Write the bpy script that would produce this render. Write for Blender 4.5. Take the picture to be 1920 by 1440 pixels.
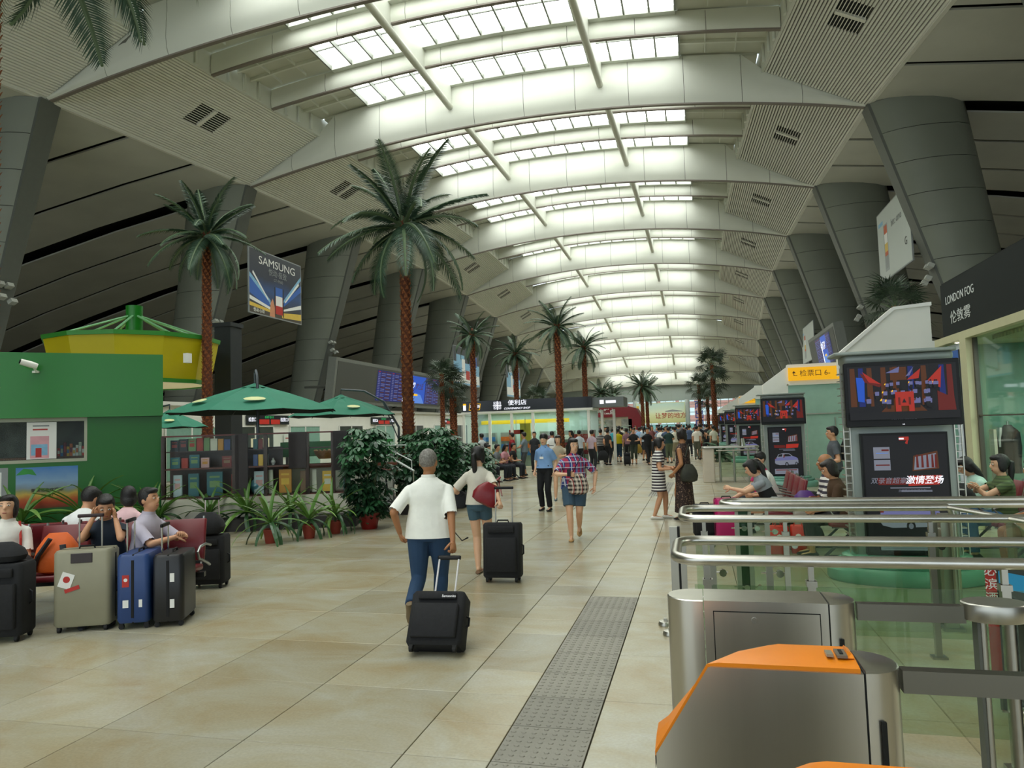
import bpy, bmesh, math, random
from mathutils import Vector, Matrix
R=math.radians; PI=math.pi; V=Vector
random.seed(7)
S=bpy.context.scene; COL=S.collection
for o in list(bpy.data.objects): bpy.data.objects.remove(o)
# ---------------------------------------------------------------- camera, sky, exposure
F,PIT,YAW,ROL=1349.4,.06264,.24850,-.03209; EYE=1.75
cy,sy,cp,sp=math.cos(YAW),math.sin(YAW),math.cos(PIT),math.sin(PIT)
cd=V((-sy*cp,cy*cp,sp)); cr=V((cy,sy,0)); cu=cr.cross(cd)
c_,s_=math.cos(ROL),math.sin(ROL); cr,cu=cr*c_+cu*s_,cu*c_-cr*s_
C0=V((0,0,EYE))
cam=bpy.data.cameras.new('camera'); camo=bpy.data.objects.new('camera',cam); COL.objects.link(camo)
cam.sensor_width=36; cam.lens=F/1920*36; cam.clip_end=400; cam.clip_start=.05
m=Matrix((cr,cu,-cd)).transposed().to_4x4(); m.translation=C0; camo.matrix_world=m
S.camera=camo
def ray(x,y): return cd+cr*((x-960)/F)-cu*((y-720)/F)
def G(x,y,z=0.0): v=ray(x,y); return C0+v*((z-EYE)/v.z)      # the point at height z seen at a photo pixel
def AY(x,y,Y): v=ray(x,y); return C0+v*(Y/v.y)
def AX(x,y,X): v=ray(x,y); return C0+v*(X/v.x)
w=bpy.data.worlds.new('sky'); S.world=w; w.use_nodes=True
w.node_tree.nodes['Background'].inputs[0].default_value=(.80,.92,1,1); w.node_tree.nodes['Background'].inputs[1].default_value=1.7
S.view_settings.view_transform='Standard'; S.view_settings.look='None'; S.view_settings.gamma=1; S.view_settings.use_curve_mapping=False
S.view_settings.exposure=0.0
SKY_L=5.6
cyc=S.cycles
cyc.max_bounces=7; cyc.diffuse_bounces=4; cyc.glossy_bounces=3; cyc.transmission_bounces=4; cyc.transparent_max_bounces=14
cyc.caustics_reflective=False; cyc.caustics_refractive=False; cyc.sample_clamp_indirect=6; cyc.use_light_tree=True
# ---------------------------------------------------------------- materials
def lin(h):
    h=h.lstrip('#'); v=[int(h[i:i+2],16)/255 for i in (0,2,4)]
    return tuple(x/12.92 if x<=.04045 else ((x+.055)/1.055)**2.4 for x in v)+(1,)
MC={}
def mat(name,col='#808080',rough=.5,metal=0,var=.06,scale=6,bump=0,bscale=30,emit=0,spec=.5,col2=None,stretch=None):
    if name in MC: return MC[name]
    m=bpy.data.materials.new(name); m.use_nodes=True; nt=m.node_tree; N=nt.nodes; L=nt.links; b=N['Principled BSDF']
    c=lin(col) if isinstance(col,str) else col
    b.inputs['Roughness'].default_value=rough; b.inputs['Metallic'].default_value=metal; b.inputs['Specular IOR Level'].default_value=spec
    tc=N.new('ShaderNodeTexCoord'); src=tc.outputs['Object']
    if stretch:
        mp=N.new('ShaderNodeMapping'); mp.inputs['Scale'].default_value=stretch; L.new(src,mp.inputs[0]); src=mp.outputs[0]
    if var or col2:
        n=N.new('ShaderNodeTexNoise'); n.inputs['Scale'].default_value=scale; n.inputs['Detail'].default_value=4; L.new(src,n.inputs['Vector'])
        r=N.new('ShaderNodeValToRGB'); r.color_ramp.elements[0].position=.35; r.color_ramp.elements[1].position=.65
        d=lin(col2) if col2 else tuple(min(1,x*(1+var)) for x in c[:3])+(1,)
        e=c if col2 else tuple(x*(1-var) for x in c[:3])+(1,)
        r.color_ramp.elements[0].color=e; r.color_ramp.elements[1].color=d
        L.new(n.outputs[0],r.inputs[0]); L.new(r.outputs[0],b.inputs['Base Color'])
    else: b.inputs['Base Color'].default_value=c
    if bump:
        n2=N.new('ShaderNodeTexNoise'); n2.inputs['Scale'].default_value=bscale; n2.inputs['Detail'].default_value=3; L.new(src,n2.inputs['Vector'])
        bp=N.new('ShaderNodeBump'); bp.inputs['Strength'].default_value=bump; bp.inputs['Distance'].default_value=.02; L.new(n2.outputs[0],bp.inputs['Height']); L.new(bp.outputs[0],b.inputs['Normal'])
    if emit:
        b.inputs['Emission Color'].default_value=c; b.inputs['Emission Strength'].default_value=emit
    MC[name]=m; return m
def patt(name,kind,c1,c2,c3=None,scale=1,rough=.8):
    """woven and printed cloth patterns in object space"""
    if name in MC: return MC[name]
    m=bpy.data.materials.new(name); m.use_nodes=True; nt=m.node_tree; N=nt.nodes; L=nt.links; b=N['Principled BSDF']; b.inputs['Roughness'].default_value=rough
    tc=N.new('ShaderNodeTexCoord'); sx=N.new('ShaderNodeSeparateXYZ'); L.new(tc.outputs['Object'],sx.inputs[0])
    def math_(op,a,b_=None):
        n=N.new('ShaderNodeMath'); n.operation=op
        if isinstance(a,(int,float)): n.inputs[0].default_value=a
        else: L.new(a,n.inputs[0])
        if b_ is not None:
            if isinstance(b_,(int,float)): n.inputs[1].default_value=b_
            else: L.new(b_,n.inputs[1])
        return n.outputs[0]
    def mix(f,a,b_):
        n=N.new('ShaderNodeMix'); n.data_type='RGBA'; L.new(f,n.inputs[0])
        for i,x in ((6,a),(7,b_)):
            if isinstance(x,tuple): n.inputs[i].default_value=x
            else: L.new(x,n.inputs[i])
        return n.outputs[2]
    def band(ax,sc,th):
        return math_('GREATER_THAN',math_('FRACT',math_('MULTIPLY',sx.outputs[ax],sc)),th)
    a,bb=lin(c1),lin(c2); c3=lin(c3) if c3 else bb
    if kind=='stripe': out=mix(band(2,scale,.5),a,bb)
    elif kind=='plaid':
        d=math_('ADD',sx.outputs[0],sx.outputs[1]); x=math_('GREATER_THAN',math_('FRACT',math_('MULTIPLY',d,scale)),.5)
        z=band(2,scale,.5); o=mix(x,a,bb); o=mix(math_('MULTIPLY',z,.55),o,c3)
        x2=math_('GREATER_THAN',math_('FRACT',math_('ADD',math_('MULTIPLY',d,scale),.25)),.88); z2=band(2,scale*1.0,.86)
        out=mix(math_('MULTIPLY',math_('MAXIMUM',x2,z2),.8),o,lin('#d8dce4'))
    elif kind=='check':
        d=math_('ADD',sx.outputs[0],sx.outputs[1]); x=math_('GREATER_THAN',math_('FRACT',math_('MULTIPLY',d,scale)),.5); z=band(2,scale,.5)
        out=mix(math_('MULTIPLY',math_('ADD',x,z),.5),a,bb)
        x2=math_('GREATER_THAN',math_('FRACT',math_('MULTIPLY',d,scale*.5)),.9); out=mix(x2,out,c3)
    else:
        v=N.new('ShaderNodeTexVoronoi'); v.inputs['Scale'].default_value=scale; L.new(tc.outputs['Object'],v.inputs['Vector'])
        n=N.new('ShaderNodeTexNoise'); n.inputs['Scale'].default_value=scale*.7; L.new(tc.outputs['Object'],n.inputs['Vector'])
        f=math_('LESS_THAN',v.outputs['Distance'],.38); f2=math_('GREATER_THAN',n.outputs[0],.52)
        out=mix(math_('MULTIPLY',f,f2),a,bb)
    L.new(out,b.inputs['Base Color']); MC[name]=m; return m
def glassm(name,tint,refl=.10,rough=.03):
    if name in MC: return MC[name]
    m=bpy.data.materials.new(name); m.use_nodes=True; nt=m.node_tree; N=nt.nodes; L=nt.links
    N.remove(N['Principled BSDF']); out=N['Material Output']
    t=N.new('ShaderNodeBsdfTransparent'); t.inputs[0].default_value=tint
    g=N.new('ShaderNodeBsdfGlossy'); g.inputs[0].default_value=(1,1,1,1); g.inputs['Roughness'].default_value=rough
    lw=N.new('ShaderNodeLayerWeight'); lw.inputs[0].default_value=.5; pw=N.new('ShaderNodeMath'); pw.operation='POWER'; pw.inputs[1].default_value=4; L.new(lw.outputs['Facing'],pw.inputs[0])
    ad=N.new('ShaderNodeMath'); ad.operation='MULTIPLY_ADD'; ad.inputs[1].default_value=.45; ad.inputs[2].default_value=max(.005,refl*.3); L.new(pw.outputs[0],ad.inputs[0]); ad.use_clamp=True
    mx=N.new('ShaderNodeMixShader'); L.new(ad.outputs[0],mx.inputs[0]); L.new(t.outputs[0],mx.inputs[1]); L.new(g.outputs[0],mx.inputs[2]); L.new(mx.outputs[0],out.inputs[0])
    MC[name]=m; return m
def gradm(name,stops,lo,hi,noise=.15,scale=3,em=0):
    """printed picture blending upwards through the given colours"""
    if name in MC: return MC[name]
    m=bpy.data.materials.new(name); m.use_nodes=True; nt=m.node_tree; N=nt.nodes; L=nt.links; b=N['Principled BSDF']; b.inputs['Roughness'].default_value=.5
    tc=N.new('ShaderNodeTexCoord'); sx=N.new('ShaderNodeSeparateXYZ'); L.new(tc.outputs['Object'],sx.inputs[0]); n=N.new('ShaderNodeTexNoise'); n.inputs['Scale'].default_value=scale; n.inputs['Detail'].default_value=5; L.new(tc.outputs['Object'],n.inputs['Vector'])
    mr=N.new('ShaderNodeMapRange'); mr.inputs[1].default_value=lo; mr.inputs[2].default_value=hi; L.new(sx.outputs[1],mr.inputs[0])
    a=N.new('ShaderNodeMath'); a.operation='MULTIPLY_ADD'; a.inputs[1].default_value=noise; L.new(n.outputs[0],a.inputs[0]); L.new(mr.outputs[0],a.inputs[2]); s=N.new('ShaderNodeMath'); s.operation='SUBTRACT'; s.inputs[1].default_value=noise*.5; L.new(a.outputs[0],s.inputs[0])
    r=N.new('ShaderNodeValToRGB'); E=r.color_ramp.elements; E[0].position=stops[0][0]; E[0].color=lin(stops[0][1]); E[1].position=stops[-1][0]; E[1].color=lin(stops[-1][1])
    for p,c in stops[1:-1]: e=E.new(p); e.color=lin(c)
    L.new(s.outputs[0],r.inputs[0]); L.new(r.outputs[0],b.inputs['Base Color'])
    if em: L.new(r.outputs[0],b.inputs['Emission Color']); b.inputs['Emission Strength'].default_value=em
    MC[name]=m; return m
def emis(name,col,st):
    if name in MC: return MC[name]
    m=bpy.data.materials.new(name); m.use_nodes=True; nt=m.node_tree; N=nt.nodes; b=N['Principled BSDF']
    c=lin(col) if isinstance(col,str) else col
    b.inputs['Base Color'].default_value=(.02,.02,.02,1); b.inputs['Emission Color'].default_value=c; b.inputs['Emission Strength'].default_value=st; b.inputs['Roughness'].default_value=.35; b.inputs['Specular IOR Level'].default_value=.15
    MC[name]=m; return m
SKYG=emis('daylit_skylight_glass',(.96,1,.955,1),SKY_L)
WHITE=mat('white_coated_aluminium','#dddfd4',.5,var=.02,scale=.6)
CREAM=mat('cream_ceiling_metal','#d0d1c3',.55,var=.03,scale=.8)
SLAT=mat('cream_slat','#e6e5da',.5,var=.02,scale=2)
DARK=mat('dark_void','#101210',.8,var=0)
SOFF=mat('grey_soffit','#c9c9be',.6,var=.05,scale=.5)
CONC=mat('pale_grey_column_cladding','#7d8176',.5,var=.04,scale=.7)
CONCD=mat('dark_grey_joint','#2a2d2a',.7,var=0)
EDGE=mat('grey_column_edge','#5b5e57',.5,var=.03)
STEEL=mat('brushed_steel','#cbc8c0',.30,metal=1,var=.05,scale=8,stretch=(1,1,.03))
STEELD=mat('satin_steel','#b5b3aa',.36,metal=1,var=.03)
CHROME=mat('chrome','#c9c9c4',.14,metal=1,var=0)
BLACKP=mat('black_plastic','#0c0c0d',.4,var=0,spec=.25)
BLACKF=mat('black_fabric','#17181b',.85,var=.15,scale=40,bump=.25,bscale=300)
RUBBER=mat('black_rubber','#0c0c0c',.7,var=0)
GGLASS=glassm('green_tinted_glass',(.80,.88,.80,1),.08)
SGLASS=glassm('shop_glass',(.80,.90,.86,1),.12)
CLEAR=glassm('clear_glass',(.9,.95,.92,1),.08)
WPAINT=mat('white_paint','#efefe6',.5,var=.03,scale=1)
# ---------------------------------------------------------------- mesh helpers
class MB:
    def __init__(s): s.v=[]; s.f=[]; s.m=[]
    def add(s,vs,fs,mi=0):
        n=len(s.v); s.v+=[tuple(a) for a in vs]; s.f+=[tuple(i+n for i in f) for f in fs]; s.m+=[mi]*len(fs); return s
    def box(s,c,d,mi=0,rz=0,mtx=None,taper=None):
        x,y,z=[a/2 for a in d]; t=taper or 1
        vs=[V((-x,-y,-z)),V((x,-y,-z)),V((x,y,-z)),V((-x,y,-z)),V((-x*t,-y*t,z)),V((x*t,-y*t,z)),V((x*t,y*t,z)),V((-x*t,y*t,z))]
        M=mtx if mtx is not None else Matrix.Rotation(rz,3,'Z')
        return s.add([M@a+V(c) for a in vs],[(3,2,1,0),(4,5,6,7),(0,1,5,4),(1,2,6,5),(2,3,7,6),(3,0,4,7)],mi)
    def bb(s,a,b,mi=0): 
        return s.box([(a[i]+b[i])/2 for i in range(3)],[abs(b[i]-a[i]) for i in range(3)],mi)
    def rbox(s,c,d,r,mi=0,rz=0,n=3,mtx=None):
        """upright box with rounded vertical edges and softened rims"""
        x,y,z=[a/2 for a in d]; M=mtx if mtx is not None else Matrix.Rotation(rz,3,'Z'); e=min(r*.5,z*.5)
        def ring(zz,sh):
            o=[]
            for (qx,qy,a0) in ((1,1,0),(-1,1,90),(-1,-1,180),(1,-1,270)):
                for i in range(n+1):
                    a=R(a0+90*i/n); o.append(M@V((qx*(x-r)+(r-sh)*math.cos(a),qy*(y-r)+(r-sh)*math.sin(a),zz))+V(c))
            return o
        return s.loft([ring(-z,e*.7),ring(-z+e,0),ring(z-e,0),ring(z,e*.7)],mi)
    def loft(s,rings,mi=0,caps=True,closed=False):
        n=len(rings[0]); vs=[p for r in rings for p in r]; fs=[]
        for k in range(len(rings)-(0 if closed else 1)):
            a=k*n; b=((k+1)%len(rings))*n
            for i in range(n): j=(i+1)%n; fs.append((a+i,a+j,b+j,b+i))
        if caps and not closed: fs.append(tuple(range(n-1,-1,-1))); fs.append(tuple((len(rings)-1)*n+i for i in range(n)))
        return s.add(vs,fs,mi)
    def tube(s,pts,r,n=8,mi=0,caps=True,flat=1.0):
        pts=[V(p) for p in pts]; rs=r if isinstance(r,(list,tuple)) else [r]*len(pts); rings=[]; up=None
        for i,p in enumerate(pts):
            t=(pts[min(i+1,len(pts)-1)]-pts[max(i-1,0)]).normalized()
            if up is None:
                up=V((0,0,1)) if abs(t.z)<.9 else V((0,1,0))
            x=t.cross(up)
            if x.length<1e-4: x=t.cross(V((1,0,0)))
            x.normalize(); u=x.cross(t).normalized(); up=u
            rings.append([p+(x*math.cos(2*PI*k/n)+u*math.sin(2*PI*k/n)*flat)*rs[i] for k in range(n)])
        return s.loft(rings,mi,caps)
    def lathe(s,prof,c=(0,0,0),n=16,mi=0,sx=1,sy=1):
        rings=[[V(c)+V((r*sx*math.cos(2*PI*k/n),r*sy*math.sin(2*PI*k/n),z)) for k in range(n)] for r,z in prof]
        return s.loft(rings,mi)
    def ell(s,c,rad,mi=0,n=12,m=8,mtx=None):
        rings=[]
        for j in range(1,m):
            a=PI*j/m; rings.append([V((rad[0]*math.sin(a)*math.cos(2*PI*k/n),rad[1]*math.sin(a)*math.sin(2*PI*k/n),-rad[2]*math.cos(a))) for k in range(n)])
        M=mtx if mtx is not None else Matrix.Identity(3)
        rings=[[M@p+V(c) for p in r] for r in rings]
        k=len(s.v); s.loft(rings,mi,caps=False); nn=len(rings)
        b=V(c)-M@V((0,0,rad[2])); t=V(c)+M@V((0,0,rad[2]))
        s.v+=[tuple(b),tuple(t)]; ib=k+nn*n; it=ib+1
        for i in range(n):
            s.f.append((ib,k+(i+1)%n,k+i)); s.m.append(mi); s.f.append((it,k+(nn-1)*n+i,k+(nn-1)*n+(i+1)%n)); s.m.append(mi)
        return s
    def quad(s,a,b,c,d,mi=0): return s.add([a,b,c,d],[(0,1,2,3)],mi)
    def prism(s,poly,axis,a,b,mi=0):
        """poly of 2-D points extruded along an axis from a to b"""
        def P(p,t): return {'x':(t,p[0],p[1]),'y':(p[0],t,p[1]),'z':(p[0],p[1],t)}[axis]
        return s.loft([[V(P(p,a)) for p in poly],[V(P(p,b)) for p in poly]],mi)
    def mesh(s,name,mats,smooth=False):
        me=bpy.data.meshes.new(name); me.from_pydata(s.v,[],s.f)
        for m in (mats if isinstance(mats,(list,tuple)) else [mats]): me.materials.append(m)
        if len(set(s.m))>1 or (s.m and s.m[0]): me.polygons.foreach_set('material_index',s.m)
        if smooth: me.polygons.foreach_set('use_smooth',[True]*len(me.polygons)); me.set_sharp_from_angle(angle=R(38)) if smooth!='all' else None
        me.update(); return me
    def build(s,name,mats,parent=None,smooth=False,loc=None,rz=0,fix=True):
        me=s.mesh(name,mats,smooth)
        if fix:
            bm=bmesh.new(); bm.from_mesh(me); bmesh.ops.recalc_face_normals(bm,faces=bm.faces); bm.to_mesh(me); bm.free()
        return put(name,me,parent,loc,rz)
def put(name,me,parent=None,loc=None,rz=0,sc=None):
    o=bpy.data.objects.new(name,me); COL.objects.link(o)
    if parent is not None: o.parent=parent
    if loc is not None: o.location=loc
    if rz: o.rotation_euler=(0,0,rz) if not isinstance(rz,(tuple,list)) else rz
    if sc is not None: o.scale=(sc,sc,sc) if not isinstance(sc,(tuple,list)) else sc
    return o
def thing(name,label,cat,loc=(0,0,0),rz=0,group=None):
    o=bpy.data.objects.new(name,None); COL.objects.link(o); o.location=loc; o.rotation_euler=(0,0,rz); o.empty_display_size=.1
    return tag(o,label,cat,group)
def tag(o,label,cat,group=None,kind=None):
    if label: o['label']=label
    if cat: o['category']=cat
    if group: o['group']=group
    if kind: o['kind']=kind
    return o
def struct(name,label=None,loc=(0,0,0)):
    o=bpy.data.objects.new(name,None); COL.objects.link(o); o.location=loc; o['kind']='structure'
    if label: o['label']=label
    return o
def dup(root,loc,rz=None,label=None,group=None,sc=None):
    r=root.copy(); COL.objects.link(r); r.location=loc
    if rz is not None: r.rotation_euler=(0,0,rz)
    if sc is not None: r.scale=(sc,sc,sc)
    if label: r['label']=label
    if group: r['group']=group
    for ch in list(root.children):
        c=ch.copy(); COL.objects.link(c); c.parent=r
        for g in ch.children:
            d=g.copy(); COL.objects.link(d); d.parent=c
    return r
TXT={}
def text(name,s,size,m,parent,loc,rot=(PI/2,0,0),ext=.002,align='CENTER',sx=1,bold=0,shear=0):
    cu_=bpy.data.curves.new(name,'FONT'); cu_.body=s; cu_.size=size; cu_.extrude=ext; cu_.align_x=align; cu_.align_y='CENTER'; cu_.materials.append(m); cu_.offset=bold; cu_.shear=shear; cu_.resolution_u=3
    k=(s,size,m.name,ext,align,bold,shear)
    if k not in TXT:
        q=bpy.data.objects.new(name,cu_); TXT[k]=bpy.data.meshes.new_from_object(q); bpy.data.objects.remove(q)
    o=bpy.data.objects.new(name,TXT[k]); COL.objects.link(o); o.parent=parent; o.location=loc; o.rotation_euler=rot; o.scale=(sx,1,1); return o
def art(name,w,h,items,parent,loc,rot=(PI/2,0,0),base=None):
    """flat print: coloured polygons (0..1 across, 0..1 up) on a sheet; local x right, y up, z out"""
    b=MB(); mats=[]
    def mi(m):
        if m not in mats: mats.append(m)
        return mats.index(m)
    if base: b.quad((-w/2,-h/2,0),(w/2,-h/2,0),(w/2,h/2,0),(-w/2,h/2,0),mi(base))
    for k,(m,poly) in enumerate(items):
        if len(poly)==4 and not isinstance(poly[0],(tuple,list)):
            x0,y0,x1,y1=poly; poly=[(x0,y0),(x1,y0),(x1,y1),(x0,y1)]
        z=.0008+.00025*k
        b.add([((p[0]-.5)*w,(p[1]-.5)*h,z) for p in poly],[tuple(range(len(poly)))],mi(m))
    o=b.build(name,mats,parent,fix=False); o.location=loc; o.rotation_euler=rot; return o
# ---------------------------------------------------------------- roof profile tables (surveyed along the hall)
YS=[-28.3,-18.3,-8.3,1.7,11.7,21.7,31.7,41.7,51.7,61.7,71.7,81.7,91.7,101.7,111.7,121.7]
XLs=[-42,-38,-34,-29.5,-25.9,-23.35,-21.4,-20.39,-19.75,-19.58,-19.63,-20.0,-20.5,-21.12,-21.98,-23]
XRs=[28,24,19.5,15,11,8.75,7.34,6.84,6.6,6.63,6.76,7.17,7.71,8.4,9.2,10.1]
ZEs=[14,14.6,14.9,15.05,15.0,14.83,14.5,14.43,14.28,13.95,13.4,12.69,11.57,10.36,8.94,7.63]
RIs=[1.6]*10+[1.6,1.45,1.3,1.1,.85,.6]
def ip(tab,y):
    for i in range(len(YS)-1):
        if y<=YS[i+1] or i==len(YS)-2:
            t=(y-YS[i])/(YS[i+1]-YS[i]); return tab[i]*(1-t)+tab[i+1]*t
XL=lambda y:ip(XLs,y)
XR=lambda y:ip(XRs,y)
ZE=lambda y:ip(ZEs,y)
XC=lambda y:(XL(y)+XR(y))/2
def rb(x,y):
    hw=(XR(y)-XL(y))/2; return ZE(y)+ip(RIs,y)*(1-((x-XC(y))/hw)**2)
GZ=2.15
def gl(x,y): return rb(x,y)+GZ
IN=4.0
# ---------------------------------------------------------------- floor
def floormat(tactile=False):
    n_='tactile_stone' if tactile else 'polished_beige_stone'
    if n_ in MC: return MC[n_]
    m=bpy.data.materials.new(n_); m.use_nodes=True; nt=m.node_tree; N=nt.nodes; L=nt.links; b=N['Principled BSDF']
    g=N.new('ShaderNodeNewGeometry'); oi=N.new('ShaderNodeObjectInfo')
    n1=N.new('ShaderNodeTexNoise'); n1.inputs['Scale'].default_value=1.1; n1.inputs['Detail'].default_value=6; n1.inputs['Roughness'].default_value=.62
    n1.inputs['Distortion'].default_value=.6; mp=N.new('ShaderNodeMapping'); mp.inputs['Scale'].default_value=(1.0,1.5,1); L.new(g.outputs['Position'],mp.inputs[0]); L.new(mp.outputs[0],n1.inputs['Vector'])
    r=N.new('ShaderNodeValToRGB'); E=r.color_ramp.elements
    if tactile: E[0].position=.3; E[0].color=lin('#7f7c70'); E[1].position=.7; E[1].color=lin('#918d80')
    else:
        E[0].position=.30; E[0].color=lin('#a69673'); E[1].position=.70; E[1].color=lin('#b7b5a6'); e=E.new(.5); e.color=lin('#afa88f')
    L.new(n1.outputs[0],r.inputs[0])
    n2=N.new('ShaderNodeTexNoise'); n2.inputs['Scale'].default_value=55; n2.inputs['Detail'].default_value=3; L.new(g.outputs['Position'],n2.inputs['Vector'])
    mx=N.new('ShaderNodeMix'); mx.data_type='RGBA'; mx.blend_type='MULTIPLY'; mx.inputs[0].default_value=.28; L.new(r.outputs[0],mx.inputs[6]); L.new(n2.outputs[0],mx.inputs[7])
    hv=N.new('ShaderNodeHueSaturation'); mm=N.new('ShaderNodeMapRange'); mm.inputs[3].default_value=.90; mm.inputs[4].default_value=1.12; L.new(oi.outputs['Random'],mm.inputs[0]); L.new(mm.outputs[0],hv.inputs['Value'])
    L.new(mx.outputs[2],hv.inputs['Color']); L.new(hv.outputs[0],b.inputs['Base Color'])
    b.inputs['Roughness'].default_value=.24 if not tactile else .5; b.inputs['Specular IOR Level'].default_value=.55
    n3=N.new('ShaderNodeTexNoise'); n3.inputs['Scale'].default_value=2.5; L.new(g.outputs['Position'],n3.inputs['Vector']); bp=N.new('ShaderNodeBump'); bp.inputs['Strength'].default_value=.03; L.new(n3.outputs[0],bp.inputs['Height']); L.new(bp.outputs[0],b.inputs['Normal'])
    MC[n_]=m; return m
FM=floormat(); TM=floormat(True); GROUT=mat('floor_joint','#6d6350',.8,var=.05)
TX=[-1.635+.995*i for i in range(-12,1)]                 # tile joints across the hall, left of the guide strip
TL=.94
floor=struct('floor','polished beige stone floor of the hall')
FAR0=25*TL
def tile_mesh(w,l):
    b=MB(); e=.0025; g=.003
    b.loft([[V((-w/2+g,-l/2+g,-.02)),V((w/2-g,-l/2+g,-.02)),V((w/2-g,l/2-g,-.02)),V((-w/2+g,l/2-g,-.02))],
            [V((-w/2+g,-l/2+g,-e)),V((w/2-g,-l/2+g,-e)),V((w/2-g,l/2-g,-e)),V((-w/2+g,l/2-g,-e))],
            [V((-w/2+g+e,-l/2+g+e,0)),V((w/2-g-e,-l/2+g+e,0)),V((w/2-g-e,l/2-g-e,0)),V((-w/2+g+e,l/2-g-e,0))]])
    return b.mesh('tile',FM)
tms={}
def tile(x0,x1,y0,y1,m=None):
    k=(round(x1-x0,3),round(y1-y0,3))
    if k not in tms: tms[k]=tile_mesh(*k)
    put('tile',tms[k],floor,((x0+x1)/2,(y0+y1)/2,0))
nt_=0
for j in range(1,25):
    y0,y1=j*TL,(j+1)*TL
    cols=[(TX[i],TX[i+1]) for i in range(12)]
    for x0,x1 in cols:
        if x1< -2.2-.98*y1 or x0<-9.9: continue
        tile(x0,x1,y0,y1)
    if y0<14:
        for h in (0,1): tile(-1.635,-1.14,y0+h*TL/2,y0+(h+1)*TL/2)
    else: tile(-1.635,-1.14,y0,y1)
    if y0>7.5: tile(-1.14,-.65,y0,y1)
    for i in range(3 if y0<13 else 5):
        x0=-.65+.995*i
        if x0<.28*y1+.3: tile(x0,x0+.995,y0,y1)
# guide strip of studded slabs
b=MB(); tw=.485; b.add(*( [[(-tw/2+.003,-.232,-.02),(tw/2-.003,-.232,-.02),(tw/2-.003,.232,-.02),(-tw/2+.003,.232,-.02),(-tw/2+.003,-.232,0.001),(tw/2-.003,-.232,.001),(tw/2-.003,.232,.001),(-tw/2+.003,.232,.001)],[(4,5,6,7),(0,1,5,4),(1,2,6,5),(2,3,7,6),(3,0,4,7)]]))
for i in range(8):
    for j in range(8):
        x,y=-tw/2+(i+.5)*tw/8,-.235+(j+.5)*.47/8
        b.loft([[V((x+r*math.cos(PI/3*q),y+r*math.sin(PI/3*q),z)) for q in range(6)] for r,z in ((.017,.001),(.013,.005))],caps=True)
tmesh=b.mesh('studded_tile',TM)
for j in range(2,16): put('studded_tile',tmesh,floor,(-.895,(j+.5)*.47,0))
for j in range(0,9): put('studded_tile',tmesh,floor,(-1.0+.004*j,18.3+j*.47,0.001))
# far floor: same slabs, too small to tell apart
fm2=FM.copy(); fm2.name='polished_beige_stone_far'; N=fm2.node_tree.nodes; L=fm2.node_tree.links; bs=N['Principled BSDF']
g=N.new('ShaderNodeNewGeometry'); br=N.new('ShaderNodeTexBrick'); br.offset=0; br.inputs['Scale'].default_value=1; br.inputs['Brick Width'].default_value=.995; br.inputs['Row Height'].default_value=TL
br.inputs['Mortar Size'].default_value=.006; br.inputs['Color1'].default_value=(1,1,1,1); br.inputs['Color2'].default_value=(.86,.86,.86,1); br.inputs['Mortar'].default_value=(.45,.42,.35,1)
mp=N.new('ShaderNodeMapping'); mp.inputs['Location'].default_value=(.635,0,0); L.new(g.outputs['Position'],mp.inputs[0]); L.new(mp.outputs[0],br.inputs['Vector'])
mx=N.new('ShaderNodeMix'); mx.data_type='RGBA'; mx.blend_type='MULTIPLY'; mx.inputs[0].default_value=1
src=bs.inputs['Base Color'].links[0].from_socket; L.new(src,mx.inputs[6]); L.new(br.outputs[0],mx.inputs[7]); L.new(mx.outputs[2],bs.inputs['Base Color'])
b=MB(); b.quad((-60,-35,-.004),(45,-35,-.004),(45,0.94,-.004),(-60,.94,-.004)); b.quad((-60,FAR0,-.0005),(45,FAR0,-.0005),(45,125,-.0005),(-60,125,-.0005))
b.quad((-60,.94,-.004),(-9.2,.94,-.004),(-9.2,FAR0,-.004),(-60,FAR0,-.004)); b.quad((1.34,.94,-.004),(45,.94,-.004),(45,FAR0,-.004),(1.34,FAR0,-.004))
b.build('far_paving',fm2,floor)['kind']='stuff'
b=MB(); b.quad((-62,-36,-.02),(46,-36,-.02),(46,126,-.02),(-62,126,-.02)); b.build('joint_bed',GROUT,floor)
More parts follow.
